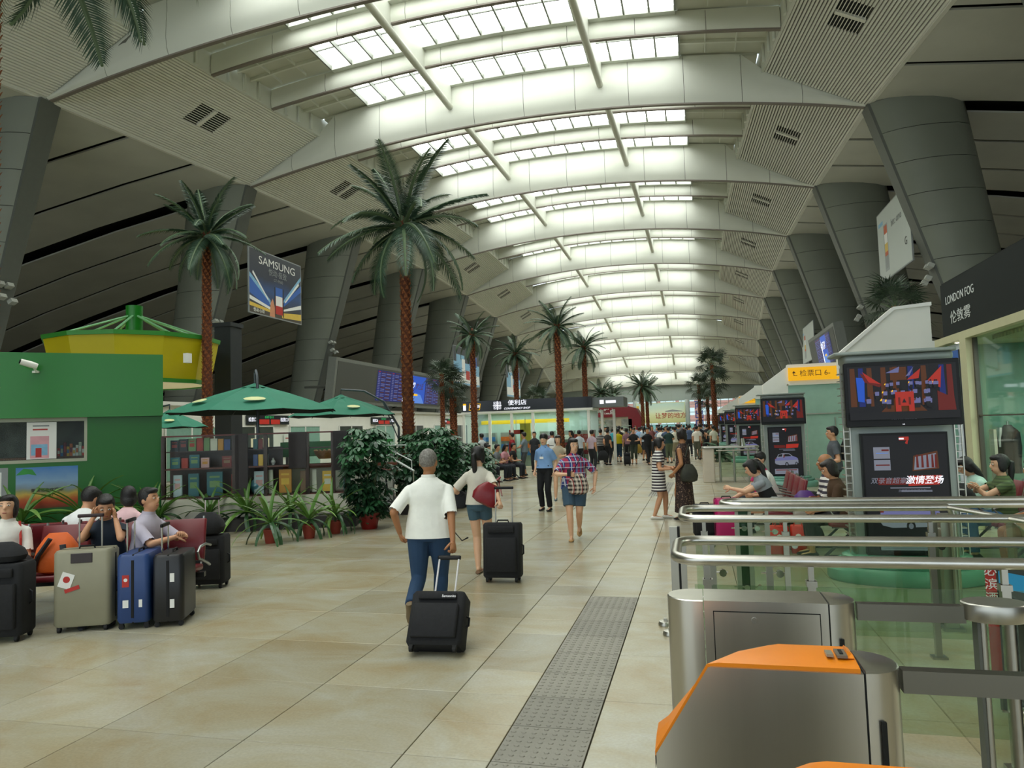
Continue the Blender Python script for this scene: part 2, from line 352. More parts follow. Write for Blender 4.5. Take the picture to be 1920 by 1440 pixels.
# ---------------------------------------------------------------- ceiling
ceil=struct('ceiling','long vaulted roof with white ribs and glazed strips')
YR=YS[:]
def ribprof(h,wb,wt,n=7):
    P=[(-.06,0),(-.075,.035*h),(-wb*.62,.13*h),(-wb*.80,.30*h),(-wb*.72,.55*h),(-wb*.55,.8*h),(-wt*.5,h)]
    return P+[(-p,z) for p,z in reversed(P)]
def beam(name,y,x0,x1,zoff,h,wb,wt,npan,topf=None,pn='cladding_panel'):
    prof=ribprof(1,wb,wt); core=MB(); rings=[]
    def ring(x,sh):
        zb=rb(x,y)+zoff; hh=topf(x)-zb if topf else h
        return [V((x,y+(p*(1-sh)),zb+sh*.05+z*hh*(1-sh*.5))) for p,z in prof]
    n=npan*2
    core.loft([ring(x0+(x1-x0)*i/n,.12) for i in range(n+1)])
    ob=core.build(name,CONCD if False else mat('rib_shadow_gap','#6f6f66',.7,var=0),ceil)
    for k in range(npan):
        a=x0+(x1-x0)*k/npan+.012; c=x0+(x1-x0)*(k+1)/npan-.012; q=MB()
        q.loft([ring(a+(c-a)*i/3,0) for i in range(4)]); q.build(pn,WHITE,ob,smooth='all' if False else True)
    q=MB(); m_=npan*3; q.loft([[V((x,y+dy,rb(x,y)+zoff+dz)) for dy,dz in ((-.085,-.03),(.085,-.03),(.085,.03),(-.085,.03))] for x in [x0+(x1-x0)*i/m_ for i in range(m_+1)]]); q.build('bottom_flange',mat('flange_shadow_brown','#857c74',.6,var=0),ob)  # flange strip; its darker brown paints in the shadow along the underside
    return ob
for i,y in enumerate(YR):
    xl,xr=XL(y),XR(y)
    def topf(x,y=y,xl=xl,xr=xr):
        d=min(x-xl,xr-x)
        return rb(x,y)+.0+ (2.1 if d>=IN else (max(.03,ZE(y)+(d/IN)*2.1-rb(x,y)+.16)))
    near=y>0
    beam('main_rib',y,xl,xr,0,2.1,.26,.3,12 if near else 4,topf)
    if i<len(YR)-1:
        y2=YR[i+1]
        for t in (1/3,2/3):
            yb=y+(y2-y)*t; beam('cross_beam',yb,XL(yb)+IN,XR(yb)-IN,1.28,.86,.17,.2,8 if near else 3)
# longitudinal tube purlins with their webs
for k in range(len(YR)-1):
    y0,y1=YR[k]+.2,YR[k+1]-.2
    for s in (-1,1):
        b=MB(); xa,xb=XC(y0)+s*3.55,XC(y1)+s*3.55
        b.tube([(xa,y0,rb(xa,y0)+1.02),(xb,y1,rb(xb,y1)+1.02)],.15,12)
        o=b.build('tube_purlin',CREAM,ceil,smooth=True)
        b=MB(); w=[]
        for (x,y) in ((xa,y0),(xb,y1)):
            z=rb(x,y); w.append([V((x-.07,y,z+1.12)),V((x+.07,y,z+1.12)),V((x+.11,y,z+GZ)),V((x-.11,y,z+GZ))])
        b.loft(w); b.build('purlin_web',WHITE,o)
# skylights, coffered ends, side wells, slatted soffits
npane=0; stuffp=MB(); panem={}
for k in range(len(YR)-1):
    y0,y2=YR[k],YR[k+1]
    cuts=[y0,y0+(y2-y0)/3,y0+(y2-y0)*2/3,y2]
    for j in range(3):
        a,c=cuts[j]+.38,cuts[j+1]-.38; ym=(a+c)/2; xc=XC(ym); x0,x1=xc-7.7,xc+7.1
        sky=MB()
        for q in range(16):
            x=x0+(x1-x0)*q/15; z=gl(x,ym)-.05
            sky.box((x,ym,z-.06),(.07,c-a,.2),1); 
        b2=MB()
        for q in range(15):
            xa=x0+(x1-x0)*q/15; xb=x0+(x1-x0)*(q+1)/15; sky.loft([[V((xx,ym+dy,gl(xx,ym)+dz)) for dy,dz in ((-.03,-.05),(.03,-.05),(.03,.0),(-.03,.0))] for xx in (xa,xb)],1)
        for yy,s2 in ((a,-1),(c,1)):
            sky.loft([[V((x,yy+s2*.0,gl(x,ym)-.22)),V((x,yy+s2*.34,gl(x,ym)-.22)),V((x,yy+s2*.34,gl(x,ym)+.03)),V((x,yy+s2*.0,gl(x,ym)+.03))] for x in [x0+(x1-x0)*q/8 for q in range(9)]])
        so=sky.build('skylight',[mat('skylight_frame','#c6cac0',.5,var=.02),mat('mullion_grey','#84887f',.5,var=0)],ceil)
        for q in range(15):
            xa=x0+(x1-x0)*q/15+.01; xb=x0+(x1-x0)*(q+1)/15-.01
            for h in (0,1):
                ya,yb=(a,ym) if h==0 else (ym,c)
                pts=[(xa,ya,gl(xa,ym)),(xb,ya,gl(xb,ym)),(xb,yb,gl(xb,ym)),(xa,yb,gl(xa,ym))]
                if 15<a<38 and h==0 or (30<a<48 and h==1 and False):
                    mb=MB(); mb.loft([[V(p) for p in pts],[V(p)+V((0,0,.02)) for p in pts]]); mb.build('glass_pane',SKYG,so)
                else: stuffp.add(pts,[(0,1,2,3)])
        # opaque coffers beyond the glazing
        for s in (-1,1):
            xe=(XL(ym)+IN if s<0 else XR(ym)-IN); xg=x0 if s<0 else x1; cf=MB(); lo,hi=min(xe,xg),max(xe,xg)
            cf.loft([[V((x,a-.42,gl(x,ym)-.02)),V((x,c+.42,gl(x,ym)-.02)),V((x,c+.42,gl(x,ym)+.1)),V((x,a-.42,gl(x,ym)+.1))] for x in (lo,(lo+hi)/2,hi)])
            o=cf.build('coffer_panel',CREAM,ceil)
            st=MB()
            for t in (.33,.66): 
                yy=a+(c-a)*t; st.loft([[V((x,yy-.05,gl(x,ym)-.16)),V((x,yy+.05,gl(x,ym)-.16)),V((x,yy+.05,gl(x,ym)+.03)),V((x,yy-.05,gl(x,ym)+.03))] for x in (lo,(lo+hi)/2,hi)])
            for t in (.3,.65):
                x=lo+(hi-lo)*t; st.box((x,ym,gl(x,ym)-.06),(.05,c-a,.16))
            st.build('coffer_grid',WHITE,o)
    for s in (-1,1):
        e=[(XL(y),ZE(y)) if s<0 else (XR(y),ZE(y)) for y in (y0,y2)]
        ix=[e[0][0]-s*IN,e[1][0]-s*IN]; iz=[e[0][1]+2.1,e[1][1]+2.1]
        # well wall
        wz=[max(gl(ix[0],y0),iz[0]+.2),max(gl(ix[1],y2),iz[1]+.2)]
        b=MB(); b.loft([[V((ix[0],y0,iz[0]-.06)),V((ix[0]+s*.12,y0,iz[0]-.06)),V((ix[0]+s*.12,y0,wz[0]+.1)),V((ix[0],y0,wz[0]+.1))],[V((ix[1],y2,iz[1]-.06)),V((ix[1]+s*.12,y2,iz[1]-.06)),V((ix[1]+s*.12,y2,wz[1]+.1)),V((ix[1],y2,wz[1]+.1))]])
        for t in [q/12 for q in range(1,12)]:
            x=ix[0]*(1-t)+ix[1]*t; y=y0*(1-t)+y2*t; z=iz[0]*(1-t)+iz[1]*t; zz=wz[0]*(1-t)+wz[1]*t
            b.box((x-s*.05,y,(z+zz)/2),(.1,.16,zz-z),taper=.8)
        b.build('well_wall',WHITE,ceil)
        # slats
        def P(u,t,dz=0):   # u 0..1 from outer edge to inner edge, t along bay
            xo=e[0][0]*(1-t)+e[1][0]*t; zo=e[0][1]*(1-t)+e[1][1]*t
            return V((xo-s*IN*u,y0*(1-t)+y2*t,zo+2.1*u+dz))
        ta,tb=.02,.98; b=MB(); b.loft([[P(0,0,.10),P(.985,0,.10),P(.985,0,.14),P(0,0,.14)],[P(0,1,.10),P(.985,1,.10),P(.985,1,.14),P(0,1,.14)]])
        pan=b.build('slatted_soffit',mat('soffit_backing','#4c4b42',.8,var=0),ceil)
        sl=MB(); ns=36
        for q in range(ns):
            u0,u1=(q+.14)/ns,(q+.72)/ns
            segs=[(ta,tb)]
            if .42<(u0+u1)/2<.66 and True: segs=[(ta,.42),(.58,tb)]
            for (t0,t1) in segs: sl.loft([[P(u0,t0),P(u1,t0),P(u1,t0,.06),P(u0,t0,.06)],[P(u0,t1),P(u1,t1),P(u1,t1,.06),P(u0,t1,.06)]])
        sl.build('slats',SLAT,pan)['kind']='stuff'
        if y0>0:
            vb=MB()
            for t0,t1 in ((.42,.492),(.508,.58)): vb.loft([[P(.42,t0,.09),P(.66,t0,.09),P(.66,t0,.095),P(.42,t0,.095)],[P(.42,t1,.09),P(.66,t1,.09),P(.66,t1,.095),P(.42,t1,.095)]],0)
            vb.loft([[P(.42,.492,-.005),P(.66,.492,-.005),P(.66,.492,.09),P(.42,.492,.09)],[P(.42,.508,-.005),P(.66,.508,-.005),P(.66,.508,.09),P(.42,.508,.09)]],1)
            for q in range(9):
                u=.432+q*.0265; vb.loft([[P(u,.42,.02),P(u+.006,.42,.02),P(u+.006,.42,.035),P(u,.42,.035)],[P(u,.58,.02),P(u+.006,.58,.02),P(u+.006,.58,.035),P(u,.58,.035)]],1)
            vb.build('air_vent',[DARK,SLAT],pan)
        # outer dark soffit panels falling away to the sides
        def Q(d,t,dz=0):
            xo=e[0][0]*(1-t)+e[1][0]*t; zo=e[0][1]*(1-t)+e[1][1]*t
            return V((xo+s*d,y0*(1-t)+y2*t,zo-.12*d-.0035*d*d+dz))
        ds=[0.15,4,9,15,21,28,34]
        b=MB(); b.loft([[Q(d,0,.5),Q(d,1,.5),Q(d,1,.55),Q(d,0,.55)] for d in [0]+ds[1:]]); bk=b.build('roof_deck',DARK,ceil)
        for (t0,t1) in ((.05,.320),(.345,.653),(.678,.95)):
            b=MB(); b.loft([[Q(d,t0),Q(d,t1),Q(d,t1,.08),Q(d,t0,.08)] for d in ds]); b.build('soffit_panel',SOFF,bk)
        b=MB(); b.loft([[P(0,0,-.05),P(0,0,-.05)+V((s*.16,0,0)),P(0,0,.5)+V((s*.16,0,0)),P(0,0,.5)],[P(0,1,-.05),P(0,1,-.05)+V((s*.16,0,0)),P(0,1,.5)+V((s*.16,0,0)),P(0,1,.5)]])
        b.build('edge_trim',SLAT,bk)
o=stuffp.build('skylight_glazing',SKYG,ceil,fix=False); o['kind']='stuff'
# ---------------------------------------------------------------- leaning columns
def column(y,s,idx):
    e=XL(y) if s<0 else XR(y); zt=ZE(y)-.03
    root=thing('leaning_column',None,'column',(e,y,0))
    def sec(z,sh=0):
        t=z/zt; a=4.3*(1-t)+.02; w=(1.35+(3.5-1.35)*t); th=(.62+.35*t)-sh
        P=[]
        for u,v in ((0,.42),(.06,.62),(.2,.86),(.4,1),(.62,.98),(.82,.80),(.95,.5),(1,.2)):
            P.append((a+sh+(w-2*sh)*u,th*v))
        P=[(x,-v) for x,v in P]+[(x,v) for x,v in reversed(P)]
        return [V((s*x,v,z)) for x,v in P]
    b=MB(); b.loft([sec(0,.03),sec(zt-.05,.03)]); b.build('core',CONCD,root)
    n=11; z0=.0
    for i in range(n):
        a=zt*i/n+.012; c=zt*(i+1)/n-.012
        b=MB(); b.loft([sec(a),sec((a+c)/2),sec(c)]); b.build('cladding_panel',CONC,root,smooth=True)
    b=MB(); 
    def es(z):
        t=z/zt; a=4.3*(1-t)-.03; th=.30+.14*t
        return [V((s*a,-th,z)),V((s*(a+.12),-th-.02,z)),V((s*(a+.12),th+.02,z)),V((s*a,th,z))]
    b.loft([es(0),es(zt)]); b.build('edge_rail',EDGE,root)
    t=.53; z=zt*t; a=4.3*(1-t)
    if y<60:
        b=MB(); 
        for dz,dy in ((0,-.28),(0,.1),(-.5,-.3),(-.62,.12)): b.box((s*(a-.12-(dz*.25)*-1),dy-.1,z+dz),(.22,.26,.16),mtx=Matrix.Rotation(.5*s,3,'Y')); 
        b.build('floodlight',mat('lamp_housing','#b9bcb4',.4,var=0),root)
    return root
SIDE={-1:'left',1:'right'}
ordn=['nearest','second','third','fourth','fifth','sixth','seventh','eighth','ninth','tenth','farthest']
kk=0
for s in (-1,1):
    for i,y in enumerate([y for y in YR if y>15]):
        c=column(y,s,i)
        c['label']=f'{ordn[min(i,10)]} leaning grey clad column along the {SIDE[s]} side of the hall'; c['group']=f'leaning columns on the {SIDE[s]} side'
# ---------------------------------------------------------------- end wall with its windows, gate and lintel
YE=122.2
endw=struct('wall_back','grey end wall above a tall glazed front')
b=MB(); b.bb((-60,YE,5.6),(46,YE+.5,16)); b.build('lintel',mat('end_wall_grey','#8b938c',.6,var=.03,scale=.2),endw)
for q in range(16): 
    b=MB(); b.bb((-24+q*2.25+.01,YE-.06,5.62),(-24+(q+1)*2.25-.01,YE,8.4)); b.build('wall_panel',mat('end_panel','#97a09a',.5,var=.02,scale=.3),endw)
for x in (-13.6,-4.6,-.6,4,13):
    if x in(-4.6,): continue
b=MB()
for x in (-22.5,-13.0,-9.6+-.1,-1.3,6.6): b.tube([(x,YE-1,0),(x,YE-1,5.7)],.38,14)
b.build('round_pillar',mat('end_pillar','#b7bfbd',.5,var=.02),endw,smooth=True)
win=struct('window_1','tall glazed end front of the hall')
b=MB()
for q in range(33): b.box((-26+q*1.25,YE,2.8),(.09,.12,5.6))
for z in (1.0,2.3,3.6,4.9): b.box((-6,YE,z),(40,.10,.08))
b.build('mullion_grid',mat('window_metal','#9aa3a3',.5,var=0),win)
b=MB(); b.bb((-26,YE+.05,0),(14,YE+.07,5.6)); b.build('glass_sheet',CLEAR,win)
for s,n in ((-1,'wall_left'),(1,'wall_right')):
    w_=struct(n,'dark side wall beyond the columns'); b=MB(); x=-53 if s<0 else 41; b.bb((x,-35,-.1),(x+s*.3,125,13)); b.build('wall_face',mat('side_wall_dark','#3b3d3a',.8,var=.05),w_)
# brick block across the road, seen through the end glazing
bl=thing('brick_building','pinkish brick building with white window bands seen through the end glazing','building',(-6,150,0))
b=MB(); b.bb((-50,0,-1),(50,12,16)); b.build('wall',mat('far_brick','#c9897b',.8,var=.05),bl)
for z in (.6,3.4,6.2,9): 
    for q in range(26):
        b=MB(); b.bb((-49+q*3.7,-.15,z),(-49+q*3.7+3,0,z+1.5)); 
        for h in range(3): b.bb((-49+q*3.7+h*1.0,-.2,z),(-49+q*3.7+h+.07,-.15,z+1.5))
        b.build('window',mat('far_window','#e8eef0',.4,var=.05),bl)
# ---------------------------------------------------------------- prints and lettering colours
INK=mat('print_black','#141416',.5,var=0); PW=mat('print_white','#e6e6e2',.5,var=0); PR=mat('print_red','#b32a22',.5,var=0); PB=mat('print_blue','#2f5fae',.5,var=0)
PSKY=mat('print_sky','#7fb0cf',.5,var=.1); PY_=mat('print_yellow','#d8b64a',.5,var=.05); PO=mat('print_orange','#c85a2a',.5,var=.2,scale=3); PG=mat('print_green','#2f8a3c',.5,var=.1); PGREY=mat('print_grey','#8d9192',.5,var=.05); PPINK=mat('print_pink','#d9a0a8',.5,var=.05)
LW=emis('lit_white','#f4f6ff',1.3); LR=emis('lit_red','#d83525',.5); LG=emis('lit_green','#38d070',.8); LB=emis('lit_blue','#1e56c8',.8); LB2=emis('lit_pale_blue','#5c8fe6',.8); LO=emis('lit_orange','#8a4a1c',.3); LY=emis('lit_yellow','#ffc414',.95); LAV=emis('lit_lavender','#8f92d0',.42); LDK=emis('lit_dark','#14131c',.5); LRD=emis('lit_dark_red','#a0261e',.3); LBD=emis('lit_deep_blue','#1a2f8c',.45); LGY=emis('lit_grey','#8a8fa0',.5); LPK=emis('lit_poster_grey','#9297a6',.6)
# ---------------------------------------------------------------- ticket gates in the right foreground
ORANGE=mat('orange_enamel','#f08a18',.35,var=.03)
def gate(name,label,X0,X1,Y,style,loc=None):
    """stainless ticket gate; X0 hall side end, X1 inner end with rounded drum"""
    t=thing(name,label,'ticket gate',(X0,Y,0),0,'stainless ticket gates in a row')
    L_=X1-X0; D=.225; h=1.0; rd=D/2
    xd=L_-.15
    # drum end
    def dring(z,xa,xb,r,n=10): return [V((xa,-r,z)),*[V((xb-r*0+ (r*1.0)*math.sin(PI*q/n)*1.0, -r*math.cos(PI*q/n),z)) for q in range(1,n)],V((xa,r,z))]
    b=MB(); b.loft([dring(0,xd,xd,rd),dring(h-.004,xd,xd,rd),dring(h,xd+.001,xd-.003,rd-.004)]); 
    b.build('drum_end',STEEL,t,smooth=True)
    b=MB(); b.bb((xd+.035,-rd-.0+.008,0.1),(xd+.048,-rd-.004,.86)); b.build('slot',DARK,t)
    b=MB(); b.bb((xd-.004,-rd+.004,0),(xd,rd-.004,h-.004)); b.build('joint',DARK,t)
    if style=='plain':
        xs=.155
        P=lambda z,r: [V((xs-.003,-r,z)),V((xs-.003,r,z))]+[V((rd-r*math.sin(PI*q/10),r*math.cos(PI*q/10),z)) for q in range(0,11)]
        b=MB(); b.loft([P(0,rd),P(h-.004,rd),P(h,rd-.004)]); b.build('rounded_end',STEEL,t,smooth=True)
        b=MB(); b.bb((xs,-rd,0),(xd-.006,rd,h)); b.build('body',STEEL,t)
        b=MB(); b.bb((xs+.04,-rd-.003,.05),(xd-.04,-rd+.001,h-.045)); b.build('access_door',STEEL,t)
        b=MB(); 
        for a,c in (((xs+.036,-rd-.0015,.05),(xs+.04,-rd+.002,h-.041)),((xd-.04,-rd-.0015,.05),(xd-.036,-rd+.002,h-.041)),((xs+.036,-rd-.0015,h-.045),(xd-.036,-rd+.002,h-.041))): b.bb(a,c)
        b.build('door_gap',DARK,t)
        b=MB(); b.tube([(xs+.2,-rd-.007,h-.075),(xs+.2,-rd,h-.075)],.012,12); b.bb((xs+.199,-rd-.0085,h-.08),(xs+.201,-rd-.006,h-.07)); b.build('lock',STEELD,t,smooth=True)
    else:
        xk=.17; zl=.72
        xkb=xk+.20
        pf=lambda k,y:[V((0,y,0)),V((0,y,zl)),V((k,y,h-.006)),V((xd-.006,y,h-.006)),V((xd-.006,y,0))]
        b=MB(); b.loft([pf(xk,-rd),pf(xkb,rd)]); b.build('body',STEEL,t)
        # orange reader cover: thin down the slope, widening over the twisted top
        def strip(k,y,o): return [V((-.004,y,zl-.035+o)),V((-.004,y,zl+.004+o)),V((k-.004,y,h+.000+o)),V((k+.03,y,h+.006+o)),V((xd-.012,y,h+.006+o))]
        A_=strip(xk,-rd+.010,0); B_=strip(xkb,rd+.002,.002); M_=[p.lerp(q,.5)+V((0,0,.010)) for p,q in zip(A_,B_)]
        dn=V((0,0,-.016)); b=MB(); b.loft([[A_[i]+dn,A_[i],M_[i],B_[i],B_[i]+dn] for i in range(5)]); b.build('reader_cover',ORANGE,t,smooth=True)
        b=MB(); b.box((xd-.085,-.02,h+.024),(.02,.045,.008)); b.build('indicator',mat('indicator_grey','#8f8a7a',.3,var=0),t)
        b=MB(); b.box((xd-.05,-.01,h+.022),(.03,.07,.008)); b.build('ticket_slot_bezel',mat('bezel','#6d675c',.4,var=0),t)
        b=MB(); b.box((xd-.05,-.01,h+.027),(.01,.04,.004)); b.build('ticket_slot',DARK,t)
        b=MB(); b.loft([[V((xd-.036,-.04,h+.017)),V((xd-.016,-.04,h+.017)),V((xd-.016,.05,h+.017)),V((xd-.036,.05,h+.017))],[V((xd-.032,-.02,h+.034)),V((xd-.019,-.02,h+.026)),V((xd-.019,.04,h+.026)),V((xd-.032,.04,h+.034))]]); b.build('ramp',ORANGE,t)
    # rail to the next post
    b=MB(); b.bb((L_-.03,-.022,h-.085),(L_+ (.37 if style=='plain' else .46),.022,h-.018)); b.build('barrier_rail',mat('rail_dark_steel','#77756c',.35,metal=1,var=0),t)
    return t
gate('ticket_gate','plain stainless ticket gate with a keyed door, behind the orange-topped one',-.16,.64,3.31,'plain')
gate('ticket_gate','stainless ticket gate with sloped end and orange top in the right foreground',-.17,.60,2.47,'reader')
gate('ticket_gate','ticket gate at the bottom edge, only its orange top showing',-.16,.60,1.612,'reader')
def gpost(x,y,label):
    t=thing('barrier_post',label,'post',(x,y,0),0,'barrier posts beside the gates')
    b=MB(); 
    b.lathe([(.0,.93),(.10,.93),(.104,.935),(.104,.995),(.10,1.0),(0,1.0)],n=24,sx=1.15,sy=.85); b.build('oval_cap',STEELD,t,smooth=True)
    b=MB(); b.tube([(-.05,0,0),(-.05,0,.94)],.018,10); b.build('tube_upright',STEELD,t,smooth=True)
    b=MB(); b.tube([(.05,0,0),(.05,0,.94)],.022,10); b.build('tube_upright',STEELD,t,smooth=True)
    b=MB(); b.bb((-.075,-.03,.0),(-.064,.03,.93)); b.bb((.09,-.03,0),(.1,.03,.93)); b.build('flat_upright',EDGE,t)
    b=MB(); b.bb((-.04,.0,.1),(.04,.006,.9)); b.build('glass_leaf',GGLASS,t)
gpost(1.12,3.31,'oval-capped steel barrier post at the right edge behind the rail')
gpost(1.19,2.47,'steel barrier post at the lower right corner of the view')
# slim uprights and a foot plate beyond the gate
p=G(1262,985,.94); t=thing('steel_upright','tall narrow steel upright left of the rounded rail end','post',(p.x+.0,p.y,0))
b=MB(); b.bb((-.03,-.03,0),(.03,.03,.93)); b.build('post_body',STEELD,t); b=MB(); b.bb((.031,-.028,0),(.05,.028,.93)); b.build('slot',DARK,t)
p=G(1290,1000,.9); t=thing('steel_upright','second steel upright between the tall one and the handrail','post',(p.x-.03,p.y-.5,0))
b=MB(); b.bb((-.02,-.02,0),(.02,.02,.88)); b.build('post_body',STEELD,t); b=MB(); b.bb((-.022,-.022,.86),(.022,.022,.9)); b.build('cap',STEELD,t)
# clog-like steel floor feet
for k,(px,py) in enumerate(((1247,1172),(1256,1190))):
    p=G(px,py); t=thing('floor_foot',['small steel floor foot by the gate end, farther one','small steel floor foot by the gate end, nearer one'][k],'foot plate',(p.x,p.y,0),0,'steel floor feet')
    b=MB(); b.lathe([(.07,0),(.072,.012),(.06,.035),(.0,.045)],n=16,sx=.8); b.build('plate',STEELD,t,smooth=True); b=MB(); b.bb((-.01,-.02,.04),(.02,.02,.06)); b.build('bracket',STEELD,t)
# ---------------------------------------------------------------- rounded handrails with glass
def railU(label,xl,xr,yf,yn,z=1.0,r=.03,bend=.14,posts=(),glass=True,endf=None):
    t=thing('handrail',label,'handrail',(xl,yn,0),0,'rounded queue handrails')
    d=yf-yn; pts=[(xr-xl,0,z)]
    pts+=[(bend+.02,0,z)]
    n=6
    bb=min(bend,d/2)
    for i in range(1,n+1): a=PI/2*i/n; pts.append((bend-bend*math.sin(a),bb-bb*math.cos(a),z))
    for i in range(0,n+1): a=PI/2*i/n; pts.append((bend-bend*math.cos(a),d-bb+bb*math.sin(a),z))
    xe=(endf or xr)-xl
    pts+=[(bend+.05,d,z),(xe,d,z)]
    if endf: pts+=[(xe+.03,d,z-.02),(xe+.04,d,z-.06),(xe+.04,d,z-.9)]
    b=MB(); b.tube(pts,r,14); b.build('rail_tube',STEEL,t,smooth=True)
    for (x,side) in posts:
        y=0 if side=='n' else d
        b=MB(); b.bb((x-xl-.02,y-.02,0),(x-xl+.02,y+.02,z-.1)); b.bb((x-xl-.026,y-.026,z-.13),(x-xl+.026,y+.026,z-.1)); b.bb((x-xl-.014,y-.014,z-.1),(x-xl+.014,y+.014,z-.02)); b.bb((x-xl-.05,y-.04,0),(x-xl+.05,y+.04,.015))
        po=b.build('post',STEELD,t)
        b=MB()
        for zz in (.28,.80): b.tube([(x-xl-.05,y-.0,zz),(x-xl+.09,y,zz)],.007,6); b.tube([(x-xl+.06,y-.03,zz),(x-xl+.06,y+.03,zz)],[.024,.018],8)
        b.build('glass_clamp',CHROME,po,smooth=True)
    if glass:
        xs=sorted(x for x,s in posts if s=='n') or [xl]
        for y in (0.035,):
            b=MB(); b.bb((.1,y,.13),(min(xr,2.6)-xl,y+.008,.86)); b.build('glass_sheet',GGLASS,t)
    return t
railU('nearest rounded steel handrail loop crossing above the ticket gates',-.15,2.6,4.82,4.13,posts=((.02,'n'),(.55,'n'),(1.45,'n'),(.4,'f'),(.06,'f')))
railU('second rounded steel handrail loop with the far rail ending short',-.15,2.9,6.62,5.90,posts=((.02,'n'),(.62,'n'),(1.62,'n'),(.55,'f')),endf=1.95)
railU('third handrail loop farthest from the gates, starting farther right',.2,3.2,7.2,6.82,posts=((.42,'n'),(.31,'n'),(1.9,'n')))
t=thing('glass_barrier','green glass barrier panel with a slanting steel top rail at right','glass barrier',(1.95,6.7,0))
b=MB(); b.tube([(0,0,1.0),(.45,-1.9,1.0)],.035,12,flat=.5); b.build('top_rail',STEELD,t,smooth=True)
b=MB(); b.bb((-.045,-.045,0),(.045,.045,.94)); b.bb((-.08,-.08,0),(.08,.08,.02)); b.build('post',STEELD,t)
b=MB(); b.box((.22,-.95,.5),(.01,1.9,.85),rz=-.232); b.build('glass_sheet',GGLASS,t)
art('warning_print',.3,.08,[(PW,(.0,.2,.7,.8))],t,(.1,-.5,.8),(PI/2,0,PI/2-.23))
t=thing('glass_post','broad green glass and steel post behind the handrails','post',(.37,6.95,0)); b=MB(); b.bb((-.055,-.02,0),(.055,.02,.97)); b.build('glass_fin',mat('deep_green_glass','#41604c',.15,var=0),t)
p=G(1893,1065,.9); t=thing('vending_panel','red lettered blue-edged panel low at the right edge','sign',(1.62,4.9,0))
b=MB(); b.bb((.05,0,.0),(.9,.05,.88)); b.build('panel',mat('panel_dark','#3a3f3b',.5,var=0),t)
b=MB(); b.bb((0,-.01,0.2),(.055,.0,.88)); b.build('red_strip',PR,t); text('lettering','必',.07,PW,t,(.026,-.012,.82)); text('lettering','滨',.07,PW,t,(.026,-.012,.74)); text('lettering','酒',.07,PW,t,(.026,-.012,.66))
art('blue_band',.5,.2,[(mat('print_cyan','#2f9fd8',.4,var=0),[(0,.5),(1,0),(1,.5),(0,1)])],t,(.32,-.003,.72))
# ---------------------------------------------------------------- advert totems with television above
TEAL=mat('teal_lacquer','#74a596',.25,var=.05); METG=mat('light_grey_metal','#939c96',.4,metal=.2,var=.03)
def tvart(w,h,parent,loc,lod=0):
    it=[(LDK,(0,0,1,1))]
    for x,c in ((.04,LO),(.12,LBD),(.2,LO),(.27,LDK),(.33,LO),(.44,LO),(.58,LBD),(.7,LO),(.78,LDK),(.86,LBD),(.93,LRD)): it.append((c,[(x-.02,.25),(x+.04,.25),(x+.03,.97),(x-.015,.97)]))
    it+=[(LB,[(.09,.35),(.15,.33),(.16,.78),(.08,.8)]),(LRD,[(.12,.88),(.32,.66),(.30,.60),(.16,.70)]),(LR,[(.14,.9),(.31,.66),(.2,.7)]),(LO,(.40,.72,.55,.96)),(LAV,[(.36,.86),(.49,.97),(.48,.86)]),(LR,[(.55,.72),(.68,.92),(.66,.74)]),(LAV,[(.54,.78),(.62,.96),(.58,.8)]),(LR,[(.73,.68),(.87,.95),(.85,.55)]),(LRD,[(.82,.5),(.97,.35),(.98,.12),(.82,.12)]),(LO,[(.3,.14),(.72,.14),(.66,.26),(.36,.26)])]
    rnd=random.Random(3)
    for k in range(34 if not lod else 14):
        row=k%3; x=.18+.64*rnd.random(); y=.28+row*.16+.03*rnd.random()
        if .42<x<.58 and row==0: continue
        s=.021-.003*row
        it+=[(LAV,[(x-s,y),(x+s,y),(x+s*1.1,y+s*4),(x-s*1.1,y+s*4)]),(LDK,[(x-s*.8,y-s*4),(x+s*.8,y-s*4),(x+s,y),(x-s,y)]),(LDK,[(x-s*.5,y+s*4.2),(x+s*.5,y+s*4.2),(x+s*.5,y+s*6),(x-s*.5,y+s*6)]),(LO if k%4 else LY,[(x-s*1.9,y+s*2.4),(x-s*1.2,y+s*2.2),(x-s*.9,y+s*4),(x-s*1.3,y+s*4.4)])]
    it+=[(LR,(.43,.24,.60,.50)),(LRD,(.455,.2,.475,.4)),(LRD,(.55,.2,.57,.4)),(LDK,[(.49,.3),(.51,.38),(.53,.3)]),(LR,[(.43,.14),(.48,.14),(.48,.26),(.43,.26)]),(LR,[(.55,.14),(.6,.14),(.6,.26),(.55,.26)]),(LDK,(0,0,1,.14))]
    return art('screen_picture',w,h,it,parent,loc)
